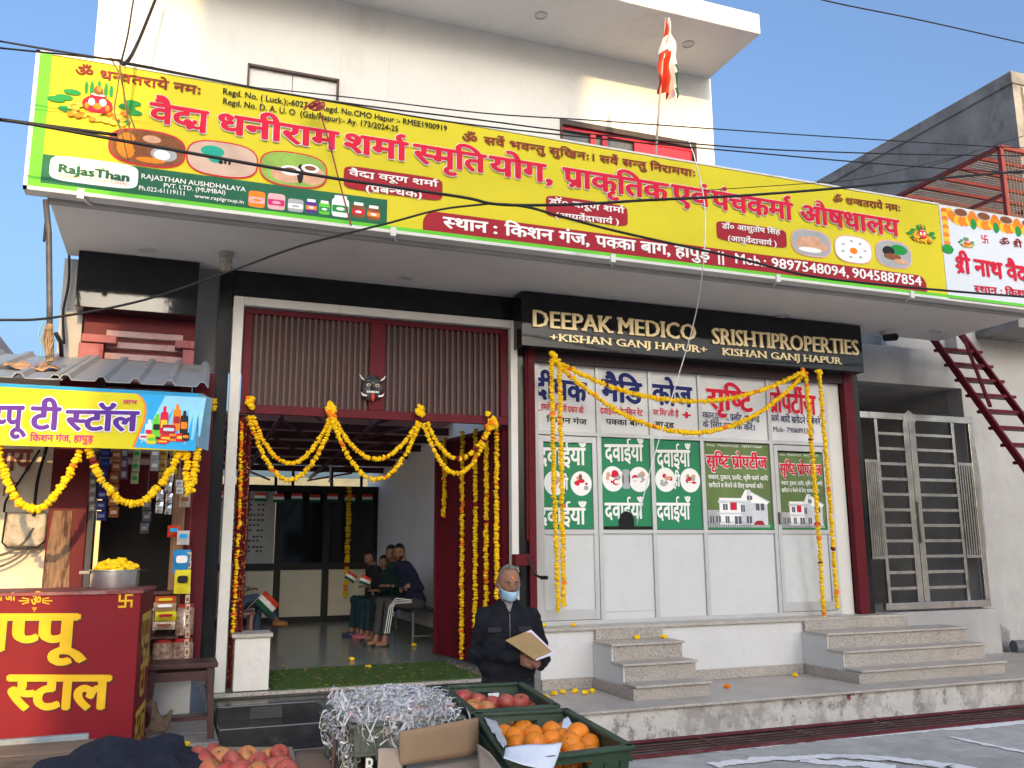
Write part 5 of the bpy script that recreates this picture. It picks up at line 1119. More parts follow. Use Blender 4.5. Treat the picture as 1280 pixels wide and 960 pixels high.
for (u0, v0, u1, v1, w_, mt_, lab) in ((236, 690, 233, 832, .035, (M('sachet_cream', (.5, .42, .3), .3), ink_brown), 'narrow strip of cream toffee sachets hanging along the maroon post'), (156, 560, 154, 600, .06, (M('sachet_violet', (.10, .05, .14), .3), ink_grey), 'dull violet strip of sachets behind the garland'), (117, 565, 116, 640, .05, (M('sachet_slate', (.07, .08, .10), .3), ink_grey), 'slate strip of sachets beside the dark door frame'), (219, 560, 219, 596, .05, (M('sachet_rust', (.30, .08, .03), .3), ink_yellow), 'rust coloured strip of sachets near the folded garland')):
    b = MB(); Y = 8.3; a = P(u0, v0, Y=Y); c = P(u1, v1, Y=Y); n = max(2, int((a.z - c.z) / .07))
    for k in range(n):
        zt_k = a.z + (c.z - a.z) * k / n; zb_k = a.z + (c.z - a.z) * (k + .9) / n; x = a.x + (c.x - a.x) * k / n + random.uniform(-.005, .005)
        b.prism([(x - w_ / 2, Y - .008, zb_k), (x + w_ / 2, Y - .008, zb_k), (x + w_ / 2, Y - .008, zt_k), (x - w_ / 2, Y - .008, zt_k)], (0, .012, 0), 0); b.box(x - w_ * .3, x + w_ * .3, Y - .0105, Y - .0085, zb_k + .015, zt_k - .02, 1)
    b.tube([(a.x, Y, a.z), (a.x, Y, 2.98)], .003, 4, 1); tag(b.build('sachet_strip', list(mt_)), lab, 'sachets', sc_g)
bt_g = 'plastic bottles and cartons at the back of the stall'
for i, (u, v, r, h, cm, cap) in enumerate(((188, 742, .03, .2, M('bottle_clear', (.25, .28, .28), .1), ink_red), (194, 742, .03, .22, M('bottle_brown', (.09, .04, .02), .1), ink_white), (176, 742, .034, .16, M('bottle_grey', (.16, .17, .18), .2), ink_grey), (214, 738, .028, .18, M('bottle_brown', (.09, .04, .02)), ink_yellow))):
    p = P(u, v, Y=8.65); b = MB(); p.z = 1.001 if i else 1.001; b.lathe([(.001, 0), (r, .002), (r, h * .62), (r * .4, h * .82), (r * .4, h * .9)], p, 14, 0); b.lathe([(r * .45, h * .9), (r * .45, h), (.001, h)], p, 12, 1); tag(b.build('bottle', [cm, cap], smooth='auto'), ('clear bottle with a red cap on the stall shelf', 'brown bottle with a white cap on the stall shelf', 'short grey bottle farthest left on the stall shelf', 'brown bottle with a yellow cap beside the packets')[i], 'bottle', bt_g)
# meter box on the cream wall
p = P(33, 660, Y=8.5); mb_ = thing('electric_meter', 'clear fronted electric meter box on the cream wall below the garland', 'meter', p)
b = MB(); b.box(p.x - .15, p.x + .15, 8.45, 8.599, p.z - .15, p.z + .13); b.build('case', M('meter_case', (.38, .34, .30), .2, .4, 14, coat=.5), mb_, bevel=.02)
b = MB(); b.tube([(p.x - .15, 8.44, p.z + .13), (p.x - .16, 8.44, p.z - .12), (p.x - .12, 8.44, p.z - .16), (p.x + .1, 8.44, p.z - .16), (p.x + .16, 8.44, p.z - .1), (p.x + .17, 8.44, p.z + .12)], .009, 6); b.build('rim', black_plastic, mb_)
def wire(label, pts, r=.012, n=6, name='power_cable', mt=None, group=None):
    pts = [Vector(p) for p in pts]; out = []
    if group == 'overhead cables across the front':
        if pts[0].x < -.8 and pts[0].z < 6.2: pts.insert(0, pts[0] + (pts[0] - pts[1]).normalized() * 14)
        if pts[-1].x > 8: pts.append(pts[-1] + (pts[-1] - pts[-2]).normalized() * 14)
    ext = [pts[0] * 2 - pts[1]] + pts + [pts[-1] * 2 - pts[-2]]
    for i in range(1, len(ext) - 2):
        p0, p1, p2, p3 = ext[i - 1:i + 3]
        for k in range(8):
            t = k / 8; out.append(.5 * ((2 * p1) + (p2 - p0) * t + (2 * p0 - 5 * p1 + 4 * p2 - p3) * t * t + (3 * p1 - p0 - 3 * p2 + p3) * t ** 3))
    out.append(pts[-1]); b = MB(); b.tube(out, r, n); return tag(b.build(name, mt or cable_m, smooth=True), label, 'cable', group)
wire('black cable climbing the cream wall from the meter to the banner', [P(42, 645, Y=8.42), P(47, 600, Y=8.45), P(58, 560, Y=8.5), P(62, 540, Y=8.5)], .014)
wire('second black cable crossing the cream wall diagonally to the meter', [P(5, 640, Y=8.45), P(8, 625, Y=8.5), P(25, 600, Y=8.55), P(50, 562, Y=8.55)], .01)
wire('grey cable looping low across the sunlit cream wall', [P(-10, 697, Y=8.45), P(12, 690, Y=8.45), P(30, 678, Y=8.45), P(42, 660, Y=8.45)], .011, mt=M('grey_cable', (.10, .095, .09), .6)); wire('lower grey cable loop on the cream wall', [P(-10, 712, Y=8.48), P(14, 702, Y=8.48), P(33, 688, Y=8.48), P(50, 660, Y=8.48)], .010, mt=M('grey_cable', (.1, .1, .1)))
# cables over the street and along the banner
YCB = 6.75; cg_ = 'overhead cables across the front'
def px(*q, Y=YCB): return [P(u, v, Y=Y) for u, v in q]
wire('thin cable along the top edge of the yellow banner from the left junction', px((-80, 38), (0, 51.5), (60, 62), (152, 77), (300, 106), (420, 128), (560, 152)) + px((735, 172), (920, 189), (1130, 207), (1420, 226)), .007, group=cg_)
wire('slack cable from the left edge to the roof junction', px((-80, 52), (0, 60), (60, 66), (150, 75)), .007, group=cg_)
wire('upper thin cable in front of the upper wall and its sunlit patch', [P(230, 100, Y=8.6), P(440, 122, Y=7.8)] + px((600, 141), (735, 150), (920, 163), (1040, 171), (1239, 183), (1420, 190)), .006, group=cg_)
wire('middle thin cable crossing the red window', px((152, 79), (400, 124), (600, 150), (735, 167), (920, 184), (1040, 190), (1200, 194), (1420, 196)), .007, group=cg_)
wire('heavy sagging cable across the yellow banner to the red cage', px((-80, 139), (0, 149.5), (47, 156.5), (170, 179), (320, 206), (425, 224), (575, 246), (612, 254), (650, 256.5), (730, 255), (812, 250), (920, 245), (1039, 236), (1158, 224.5), (1280, 214), (1420, 204)), .013, group=cg_)
wire('cable from the mid banner junction down to the lower right', px((612, 254.5), (655, 258), (700, 270), (775, 290), (920, 322), (1019, 346), (1158, 361), (1280, 371), (1420, 381)), .012, group=cg_)
wire('cable from the mid banner junction down left under the canopy', [P(612, 254.5, Y=YCB), P(550, 262, Y=6.8), P(485, 279, Y=6.85), P(380, 306, Y=7.1), P(290, 338, Y=7.3), P(180, 375, Y=7.1), P(66, 397, Y=6.9), P(0, 400, Y=6.8), P(-80, 400, Y=6.8)], .009, group=cg_)
wire('thin bird wire rising from the banner to the cage corner', px((880, 238), (1000, 230), (1065, 225), (1128, 212), (1211, 192), (1245, 181)), .004, group=cg_)
wire('left of two cables dropping from the roof to the banner corner', [P(172, -30, Y=8.6), P(166, 5, Y=8.3), P(160, 42, Y=7.6), P(152, 76, Y=YCB)], .008, group=cg_)
wire('thicker right cable dropping from the roof to the banner corner', [P(206, -30, Y=8.6), P(192, 5, Y=8.3), P(176, 45, Y=7.6), P(164, 70, Y=6.9), P(155, 80, Y=YCB), P(150, 76, Y=YCB)], .015, group=cg_)
wire('single cable crossing the sky at the upper right', [P(960, -25, Y=7.5), P(1025, -1, Y=7.5), P(1150, 25, Y=7.5), P(1280, 54, Y=7.5), P(1400, 80, Y=7.5)], .009, group=cg_)
vine = M('dry_twine', (.22, .16, .06), .9)
for k, q in enumerate((((150, 80), (147, 110), (143, 140), (152, 165), (160, 200)), ((150, 80), (155, 120), (160, 150), (165, 180)), ((138, 72), (150, 95), (158, 130), (171, 168)))):
    wire('dry twine strand dangling over the kalash picture on the yellow banner', px(*q, Y=6.95), .006, 5, 'twine', vine, 'twine strands at the banner corner')
wire('white string from the flag down across the black sign', [P(843, 110, Y=7.5), P(852, 150, Y=7.3), P(869, 200, Y=7.1), P(881, 260, Y=7.1), P(879, 330, Y=7.2), P(868, 400, Y=7.9), P(845, 480, Y=8.3), P(815, 580, Y=8.6), P(796, 655, Y=8.9)], .006, 5, 'string', ink_white)
rd = M('red_thread', (.30, .04, .06), .8)
wire('dark red thread down the banner from the ribbon knot', px((400, 140), (412, 180), (425, 230), (439, 282), Y=7.2), .007, 5, 'thread', rd)
b = MB(); p = P(396, 133, Y=7.15)
for k in range(6):
    a = random.uniform(0, 6.28); r = random.uniform(.025, .065)
    b.tube([p + Vector((r * math.cos(t + a) - .02 * k % .05, -.02 * math.sin(t), r * .7 * math.sin(t * 1.3 + a))) for t in [j * .5 for j in range(10)]], .008, 5)
tag(b.build('ribbon_knot', rd), 'tangled dark red ribbon tied at the top edge of the yellow banner', 'ribbon')
cp = thing('cable_conduit', 'vertical black cable tied with rags between banner corner and tin awning', 'cable', P(62, 440, Y=7.3))
b = MB(); b.tube([P(57, 250, Y=7.45), P(61, 290, Y=7.45), P(62, 380, Y=7.45), P(62, 410, Y=7.45)], .022, 8); b.build('cable', M('worn_conduit', (.07, .07, .075), .5, .3, 8), cp, smooth=True)
b = MB(); b.tube([P(62, 405, Y=7.45), P(61, 430, Y=7.45), P(63, 452, Y=7.45)], [.024, .036, .026], 10)
for k in range(6): b.tube([P(60 + random.uniform(-5, 5), 408 + random.uniform(-4, 10), Y=7.42), P(60 + random.uniform(-9, 9), 425, Y=7.4), P(60 + random.uniform(-5, 5), 447, Y=7.42)], .008, 5)
b.build('rag_binding', M('tan_rag', (.26, .18, .11), .95, .35, 25, .5), cp)
b = MB(); b.tube([P(70, 417, Y=7.5), P(76, 428, Y=7.6), P(77, 445, Y=7.7)], .017, 8); b.build('cable', cable_m, cp, smooth=True)
wire('thin blue wire looped around the rag binding', [P(55, 400, Y=7.4), P(48, 418, Y=7.4), P(52, 432, Y=7.4), P(50, 450, Y=7.4)], .006, 5, 'wire', M('blue_wire', (.16, .36, .38), .6))
wire('pair of drooping cables beside the grey pillar at the canopy corner', [P(86, 285, Y=9.0), P(86, 350, Y=9.0), P(79, 390, Y=9.0), P(80, 430, Y=9.0)], .012); wire('loose black wire ends hanging from the banner corner', [P(60, 258, Y=7.5), P(57, 280, Y=7.5), P(55, 302, Y=7.5)], .01)
b = MB(); p = P(42, 463, Y=7.6); vs = []; n = 9
for j in range(5):
    for i in range(n): vs.append((p.x - .19 + .045 * i, 7.45 + .07 * j, 2.955 + .30 * (.07 * j + .39) + .012 + .02 * math.sin(i * 1.9 + j) + .012 * random.random()))
b.add(vs, [(j*n+i, j*n+i+1, j*n+i+n+1, j*n+i+n) for j in range(4) for i in range(n-1)]); o = b.build('dry_cardboard', M('tan_scrap', (.40, .24, .14), .95, .2, 8, .4)); o.modifiers.new('s', 'SOLIDIFY').thickness = .006; tag(o, 'crumpled tan scrap of cardboard lying on the tin awning', 'cardboard')
# ---------------------------------------------------------------- fruit cart and crates
ct = thing('fruit_cart', 'low wooden hand cart loaded with fruit crates and cardboard in the foreground', 'cart', (.6, 3.2, 0))
b = MB()
for k in range(6): y = 2.25 + .268 * k; b.box(-.95, 1.75, y, y + .26, .80, .838)
for k in range(4): y = 3.86 + .26 * k; b.box(-.95, -.25, y, y + .252, .80, .838)
b.build('deck', stain(M('cart_planks', (.22, .15, .10), .85, .25, 4, .4, stretch=(.6, 6, 6)), (.10, .07, .05), 3, .5, .65, (1, 1, 1)), ct, bevel=.004)
b = MB(); b.box(-.95, 1.75, 2.2, 2.24, .74, .86); b.build('side_rail', wood, ct)
b = MB(); b.box(-1.2, -.30, 4.90, 4.94, .74, .86); b.build('side_rail', stain(M('cart_rail_grey', (.20, .24, .27), .6, .2, 5), (.35, .33, .3), 4, .5, .6), ct, bevel=.005)
for x in (-.7, 1.5):
    for y in (2.6, 3.5):
        w_ = MB(); n = 24; w_.tube([(x, y + .3 * math.cos(2*math.pi*k/n), .31 + .3 * math.sin(2*math.pi*k/n)) for k in range(n + 1)], .022, 8, 0, False); wh = w_.build('wheel', black_plastic, ct, smooth=True)
        q = MB()
        for k in range(8): a = math.pi * k / 4; q.bar((x, y, .31), (x, y + .29 * math.cos(a), .31 + .29 * math.sin(a)), .012, .012)
        q.tube([(x - .05, y, .31), (x + .05, y, .31)], .03, 10); q.build('spokes', steel, wh)
b = MB()
for y in (2.6, 3.5): b.bar((-.7, y, .31), (1.5, y, .31), .04, .04); b.box(-.7, -.64, y - .03, y + .03, .31, .80); b.box(1.44, 1.5, y - .03, y + .03, .31, .80)
b.build('axle_frame', wood, ct)
crate_g = M('crate_green', (.030, .060, .038), .5, .2, 6, .08); crate_g = stain(crate_g, (.10, .11, .09), 5, .55, .72, (1, 1, 1), .7)
crate_o = stain(M('crate_olive', (.085, .105, .085), .6, .2, 6, .1), (.22, .21, .17), 5, .5, .7, (1, 1, .6), .8)
def crate(label, cs, zr, h, mt, slot=(0, 2)):
    cs = [Vector((x, y, 0)) for x, y in cs]; ctr = sum(cs, Vector()) / 4; t = thing('plastic_crate', label, 'crate', (ctr.x, ctr.y, zr - h), 'plastic fruit crates on the cart')
    b = MB(); rim = MB(); ins = .016
    lo = [c.lerp(ctr, .09) for c in cs]
    def pt(c, l, z): return c.lerp(l, (zr - z) / h) + Vector((0, 0, z))
    for k in range(4):
        a, c, la, lc = cs[k], cs[(k + 1) % 4], lo[k], lo[(k + 1) % 4]
        inn = (ctr - (a + c) / 2).normalized() * .006
        def panel(s0, s1, z0, z1, th=.006):
            q = [pt(a.lerp(c, s), la.lerp(lc, s), z) for s, z in ((s0, z0), (s1, z0), (s1, z1), (s0, z1))]
            b.prism(q, inn.normalized() * th)
        top = zr - .012
        if k in slot:
            panel(0, .34, zr - .10, top); panel(.66, 1, zr - .10, top); panel(.34, .66, zr - .035, top); panel(.34, .66, zr - .10, zr - .085)
        else: panel(0, 1, zr - .10, top)
        panel(0, 1, zr - h, zr - h + .06)
        n = 9
        for j in range(n): panel(max(0, j / (n - 1) - .025), min(1, j / (n - 1) + .025), zr - h + .06, zr - .10)
        panel(0, 1, zr - h + .09, zr - h + .115, .004)
        for z in (zr - .05, zr - .105):
            o_ = -inn.normalized() * .0135
            q = [pt(a.lerp(c, s), la.lerp(lc, s), zz) for s, zz in ((0, z), (1, z), (1, z + .010), (0, z + .010))]
            if not (k in slot and z > zr - .06): b.prism(q, o_)
        for j in range(7):
            s = (j + .5) / 7; o_ = -inn.normalized() * .009
            q = [pt(a.lerp(c, ss), la.lerp(lc, ss), zz) for ss, zz in ((s - .012, zr - .105), (s + .012, zr - .105), (s + .012, zr - .045), (s - .012, zr - .045))]; b.prism(q, o_)
        e = (c - a).normalized() * .012; o_ = -inn.normalized() * .016
        rim.prism([a - e + o_ + Vector((0, 0, zr - .013)), c + e + o_ + Vector((0, 0, zr - .013)), c + e + o_ + Vector((0, 0, zr)), a - e + o_ + Vector((0, 0, zr))], inn.normalized() * .034)
    b.prism([l + Vector((0, 0, zr - h)) for l in lo], (0, 0, .008)); b.build('basket', mt, t); rim.build('rim', mt, t, bevel=.004); return t
oc = crate('dark green crate of oranges with a white paper over its rim', [(1.11, 3.28), (1.445, 3.23), (1.37, 2.58), (.965, 2.54)], 1.12, .27, crate_g)
ac = crate('dark green crate of red apples behind the oranges', [(1.18, 3.97), (1.535, 3.93), (1.45, 3.33), (1.11, 3.33)], 1.12, .27, crate_g)
pc_ = crate('faded olive crate heaped with shredded paper', [(.60, 3.68), (1.03, 3.68), (1.00, 3.14), (.62, 3.13)], 1.14, .30, crate_o)
b = MB(); 
def front(x, z, h): return (x, 3.165 - h - .0, z)
letter(b, 'R', .655, 1.035, .985, .69, .985, lambda x, z, h: (x, 3.107 - h, z), 0, .02); letter(b, 'F', .65, .965, .915, .68, .915, lambda x, z, h: (x, 3.112 - h, z), 0, .02); b.build('crate_lettering', ink_white, pc_)
# label on the apple crate wall
b = MB(); b.box(1.38, 1.43, 3.925, 3.930, 1.04, 1.08); b.build('paper_label', ink_white, ac)
orange_m = M('orange_peel', (.80, .23, .012), .42, .10, 9, .25, bscale=120, coat=.15); og = 'oranges in the green crate'
ob = MB(); ob.ball((0, 0, 0), (.039, .039, .0365), 0, 24, 14, .03, 1.5); ob.ball((0, 0, .0355), (.004, .004, .002), 1, 8, 4)
o0 = ob.build('orange', [orange_m, leaf_g], smooth=True); first = True
for i, (u, v, z) in enumerate(((643.6, 921, 1.075), (666, 919.6, 1.075), (669, 929, 1.085), (690, 914, 1.085), (690, 925, 1.08), (702, 923, 1.075), (713, 929, 1.09), (722, 918, 1.095), (736, 931, 1.07), (647, 933, 1.06), (630, 920, 1.06), (622, 913, 1.05), (655, 913, 1.05), (707, 915, 1.045), (676, 938, 1.06), (697, 938, 1.06), (718, 940, 1.065), (740, 944, 1.05), (640, 906, 1.03), (712, 955, .97), (724, 953, .97), (733, 951, .975), (746, 957, .97), (690, 957, .97))):
    p = P(u, v, Z=z); o = o0 if first else o0.copy()
    if not first: C.objects.link(o)
    first = False; o.location = p; o.rotation_euler = (random.uniform(-.9, .9), random.uniform(-.9, .9), random.uniform(0, 6)); s_ = random.uniform(.88, 1.1); o.scale = (s_, s_ * random.uniform(.95, 1.03), s_ * random.uniform(.93, 1.0)); tag(o, 'orange lying among the others in the green crate with the white paper', 'orange', og)
def apple_mesh():
    q = MB(); prof = []
    for k in range(15):
        t = math.pi * k / 14; r = .040 * (math.sin(t) ** .85) * (1 + .06 * math.cos(t)); z = .036 * math.cos(t) - .012 * math.exp(-(t / .35) ** 2) + .006 * math.exp(-((math.pi - t) / .3) ** 2)
        prof.append((max(r, .0008), z))
    q.lathe(prof[::-1], (0, 0, 0), 22); q.ball((0, 0, .026), (.004, .004, .003), 1, 6, 4); return q
app = M('apple_skin', (.34, .020, .032), .4, .3, 14, coat=.08, col2=(.42, .13, .08)); app2 = M('apple_blush', (.50, .08, .055), .4, .3, 12, coat=.08, col2=(.50, .30, .08))
a1 = apple_mesh().build('apple', [app, wood], smooth=True); a2 = apple_mesh().build('apple', [app2, wood], smooth=True); used = set()
def apple(p, lab, grp, blush=False):
    s = a2 if blush else a1; o = s if s.name not in used else s.copy()
    if o is not s: C.objects.link(o)
    used.add(s.name); o.location = p; s_ = random.uniform(.88, 1.12); o.scale = (s_, s_, s_ * random.uniform(.9, 1.05)); o.rotation_euler = (random.uniform(-.8, .8), random.uniform(-.8, .8), random.uniform(0, 6)); tag(o, lab, 'apple', grp)
for u, v, z, bl in ((578, 873, 1.09, 0), (598, 875, 1.09, 0), (616, 880, 1.075, 0), (633, 878, 1.085, 0), (651, 878, 1.085, 0), (592, 884, 1.07, 1), (608, 886, 1.065, 1), (642, 884, 1.06, 0), (660, 886, 1.05, 0), (672, 886, 1.05, 1), (625, 872, 1.05, 0), (585, 866, 1.05, 0)):
    apple(P(u, v, Z=z), 'blushed yellow apple in the green crate behind the oranges' if bl else 'red apple in the green crate behind the oranges', 'apples in the green crate', bl)
for u, v, z, bl in ((258, 945, .965, 0), (275, 938, .97, 1), (292, 944, .975, 0), (309, 937, .98, 1), (322, 946, .985, 0), (337, 936, .975, 1), (349, 934, .985, 0), (352, 947, .985, 0), (340, 950, .98, 0), (300, 955, .985, 0), (281, 955, .985, 0), (263, 957, .98, 1), (320, 958, .985, 1), (357, 957, .98, 0), (268, 932, .95, 0), (248, 936, .95, 0)):
    apple(P(u, v + 9, Z=z), 'blushed pinkish apple in the loose heap beside the navy cloth' if bl else 'red apple in the loose heap beside the navy cloth', 'apples heaped on the cart', bl)
b = MB(); q = [P(235, 965, Z=.9), P(372, 965, Z=.9), P(365, 938, Z=.9), P(240, 938, Z=.9)]; b.prism([v.xy.to_3d() + Vector((0, 0, .839)) for v in q], (0, 0, .075)); tag(b.build('fruit_tray', M('tray_card', (.30, .22, .15), .9, .2, 6)), 'shallow cardboard tray under the loose apple heap', 'tray')
def sheet(name, label, pts4, n, amp, mt, cat, th=.002, seed=0):
    b = MB(); vs = []; a, c, d, e = [Vector(p) for p in pts4]
    for j in range(n + 1):
        for i in range(n + 1):
            s, t = i / n, j / n; p = a.lerp(c, s).lerp(e.lerp(d, s), t); q = p * 9 + Vector((seed, 0, 0)); nn = (c - a).cross(e - a).normalized()
            vs.append(p + nn * amp * noise.noise(q))
    b.add(vs, [(j*(n+1)+i, j*(n+1)+i+1, (j+1)*(n+1)+i+1, (j+1)*(n+1)+i) for j in range(n) for i in range(n)])
    o = b.build(name, mt, smooth=True); m_ = o.modifiers.new('s', 'SOLIDIFY'); m_.thickness = th; return tag(o, label, cat)
paper = M('creased_paper', (.66, .70, .78), .8, .06, 5, .3)
sheet('paper_sheet', 'pale blue white paper draped over the front rim of the orange crate', (P(632, 935, Z=1.14), P(703, 931, Z=1.14), P(690, 964, Y=2.50), P(629, 951, Y=2.50)), 10, .012, paper, 'paper')
sheet('paper_sheet', 'white paper wedge standing at the back corner of the orange crate', (P(702, 912, Z=1.09), P(718, 912, Z=1.09), P(710, 894, Y=3.1), P(704, 897, Y=3.1)), 6, .01, paper, 'paper', seed=4)
sheet('paper_sheet', 'newspaper strip along the left inside wall of the orange crate', (P(604, 896, Z=1.125), P(620, 900, Z=1.11), P(634, 930, Z=1.12), P(629, 936, Z=1.13)), 8, .012, M('newsprint', (.52, .52, .52), .85, .25, 40), 'paper', seed=8)
kraft = M('kraft_cardboard', (.28, .19, .12), .9, .12, 3, .1); kraft_l = M('kraft_light', (.42, .33, .25), .9, .1, 3, .1)
sheet('cardboard', 'brown cardboard flap standing upright before the shredded paper crate', (P(500, 957, Y=2.96), P(599, 943, Y=3.05), P(598, 897, Y=3.05), P(500, 915, Y=2.96)), 6, .004, kraft, 'cardboard', .006)
sheet('cardboard', 'pale box flap lying flat at the bottom edge before the brown flap', (P(498, 985, Z=1.02), P(628, 980, Z=1.02), P(604, 934, Z=1.0), P(512, 947, Z=1.0)), 6, .006, kraft_l, 'cardboard', .006, 3)
sheet('cardboard', 'pale bent box flap at the left of the upright brown flap', (P(470, 980, Y=2.9), P(502, 970, Y=2.95), P(500, 934, Y=3.0), P(473, 936, Y=2.95)), 8, .02, kraft_l, 'cardboard', .006, 6)
sheet('cardboard', 'pale box side slanting down to the right under the brown flap', (P(598, 930, Y=2.95), P(612, 940, Y=2.75), P(650, 985, Y=2.5), P(600, 985, Y=2.7)), 6, .006, kraft_l, 'cardboard', .006, 9)
sheet('cardboard', 'flat brown sheet on the cart between the apples and the paper crate', (P(360, 985, Z=.93), P(470, 985, Z=.93), P(452, 935, Z=.93), P(372, 938, Z=.93)), 6, .008, M('kraft_dusk', (.24, .16, .11), .9, .2, 3), 'cardboard', .006, 12)
b = MB(); b.bar(P(419, 925, Y=3.2), P(416, 962, Y=3.15), .012, .03); tag(b.build('wood_batten', wood, bevel=.003), 'thin dark wooden batten standing beside the shredded paper crate', 'batten')
# shredded paper heap
b = MB(); random.seed(11); NS = 3200; c0 = Vector((.82, 3.42, 1.12))
heap = MB(); heap.ball((.82, 3.42, 1.08), (.22, .30, .08), 0, 24, 12, .25, 3)
b.add([v for v in heap.v], heap.f, 3)
for k in range(NS):
    a = random.uniform(0, 6.283); r = math.sqrt(random.random()); x = c0.x + r * .215 * math.cos(a); y = c0.y + r * .31 * math.sin(a)
    hgt = .066 * (1 - r ** 2.4) + .03 * noise.noise(Vector((x * 9, y * 9, 1))); z = 1.12 + hgt; spill = False
    if k < 210: x = random.gauss(.625, .016); y = random.uniform(3.15, 3.65); z = 1.16 - random.random() ** 1.3 * .17; spill = True
    elif k < 250: x = random.uniform(.62, 1.02); y = 3.10 + random.uniform(-.01, .03); z = 1.15 - random.random() ** 2 * .08; spill = True
    p = Vector((x, y, z)); L = random.uniform(.035, .12); wd = random.uniform(.0016, .0045); az = random.uniform(0, 6.28); el = random.uniform(-.28, .22); d = Vector((math.cos(az), math.sin(az), el)); 
    if spill: d = Vector((random.uniform(-.3, .3), random.uniform(-.3, .3), -1))
    tw = random.uniform(0, 6.28); n = 7; vs = []
    for j in range(n):
        t = j / (n - 1); q = p + d * (L * (t - .5)) + Vector((math.sin(t * 7 + tw), math.cos(t * 6 + tw), math.sin(t * 9 + az))) * .0135
        s = Vector((-d.y, d.x, .6 * math.sin(t * 8 + tw))).normalized() * wd; vs += [q - s, q + s]
    b.add(vs, [(2*j, 2*j+1, 2*j+3, 2*j+2) for j in range(n - 1)], random.choice((0, 0, 0, 1, 1, 2)) if random.random() > .05 else random.choice((4, 5)))
sp = b.build('shredded_paper', [M('shred_white', (.62, .63, .64), .8, .08, 9), M('shred_blue', (.52, .54, .60), .8, .1, 9), M('shred_grey', (.34, .32, .31), .85, .3, 30), M('shred_shadow', (.30, .29, .29), .9, .5, 40), M('shred_pink', (.60, .26, .24), .8, .1, 9), M('shred_tan', (.5, .42, .3), .8, .1, 9)])
tag(sp, 'heap of white and bluish shredded paper spilling over the olive crate', 'paper', kind='stuff')
# navy cloth bundle
b = MB(); q0 = P(152, 978, Z=.9); b.ball(q0 + Vector((0, -.05, .0)), (.30, .30, .155), 0, 30, 18, .35, 2.2); b.ball(q0 + Vector((-.22, -.1, -.03)), (.15, .2, .10), 0, 20, 12, .4, 3); b.ball(q0 + Vector((.2, -.1, -.02)), (.18, .22, .11), 0, 20, 12, .3, 3)
tag(fuse(b, .014, 6, .014, 7).build('cloth_bundle', M('navy_cloth', (.012, .015, .028), .95, .3, 30, .3), smooth=True), 'heaped navy blue cloth covering goods at the lower left', 'cloth')
b = MB(); q0 = P(242, 942, Z=.93); b.ball(q0, (.07, .05, .03), 0, 14, 8, .5, 6); tag(b.build('plastic_bag', M('grey_bag', (.35, .33, .32), .35, .4, 20), smooth=True), 'crumpled grey polythene wrapper beside the navy cloth', 'wrapper')
bloom(P(231, 934, Z=.98), 'yellow bloom lying by the navy cloth and apples', 0, .018)
# ---------------------------------------------------------------- people
skin_old = M('skin_old', (.27, .13, .082), .55, .12, 10, .08); skin_mid = M('skin_mid', (.24, .12, .075), .5, .1, 10)
eye_w = M('eye_white', (.34, .30, .26), .4); eye_b = M('eye_dark', (.012, .008, .006), .2); brow_m = M('brow_hair', (.02, .016, .014), .8)
def xf(o, yaw, sc=1.0):
    Rz = Matrix.Rotation(yaw, 3, 'Z'); o = Vector(o)
    return lambda p: o + Rz @ (Vector(p) * sc)
def head_pts(mb, X, c, yaw=0.0, pitch=0.0, s=1.0, m=0, n=36, k=26):
    """skull with brow, eye sockets, nose, lips and chin; returns its local frame"""
    Rh = Matrix.Rotation(yaw, 3, 'Z') @ Matrix.Rotation(pitch, 3, 'X'); c = Vector(c); vs = []; fs = []
    for i in range(k + 1):
        t = math.pi * i / k
        for j in range(n):
            a = 2 * math.pi * j / n; d = Vector((math.sin(t) * math.cos(a), math.sin(t) * math.sin(a), math.cos(t)))
            p = Vector((d.x * .075, d.y * .094, d.z * .118))
            if d.z < -.1: q = -d.z - .1; p.x *= 1 - .34 * q; p.y *= (1 - .05 * q) if d.y < 0 else (1 - .45 * q)
            if d.y < -.2:
                p.y -= .024 * math.exp(-(d.x / .15) ** 2 - ((d.z + .20) / .16) ** 2) + .010 * math.exp(-(d.x / .13) ** 2 - ((d.z + .02) / .2) ** 2)
                p.y -= .007 * math.exp(-((abs(d.x) - .3) / .25) ** 2 - ((d.z - .22) / .09) ** 2)
                p.y += .013 * math.exp(-((abs(d.x) - .36) / .16) ** 2 - ((d.z - .04) / .12) ** 2)
                p.y -= .008 * math.exp(-(d.x / .24) ** 2 - ((d.z + .52) / .08) ** 2) + .010 * math.exp(-(d.x / .22) ** 2 - ((d.z + .82) / .12) ** 2)
            vs.append(X(c + Rh @ (p * s)))
    for i in range(k):
        for j in range(n): fs.append((i*n+j, (i+1)*n+j, (i+1)*n+(j+1)%n, i*n+(j+1)%n))
    mb.add(vs, fs, m); return lambda p: X(c + Rh @ (Vector(p) * s))
def ears(mb, F, s=1.0):
    for sx in (-1, 1):
        pts = [F((sx * (.074 + .012 * (k % 2 == 0) * .3), .012 + .016 * math.cos(k * .9), -.004 + .03 * math.sin(k * .9))) for k in range(8)]
        mb.tube(pts, .008 * s, 6); mb.ball(F((sx * .076, .012, -.005)), (.008, .016, .026), 0, 8, 6)
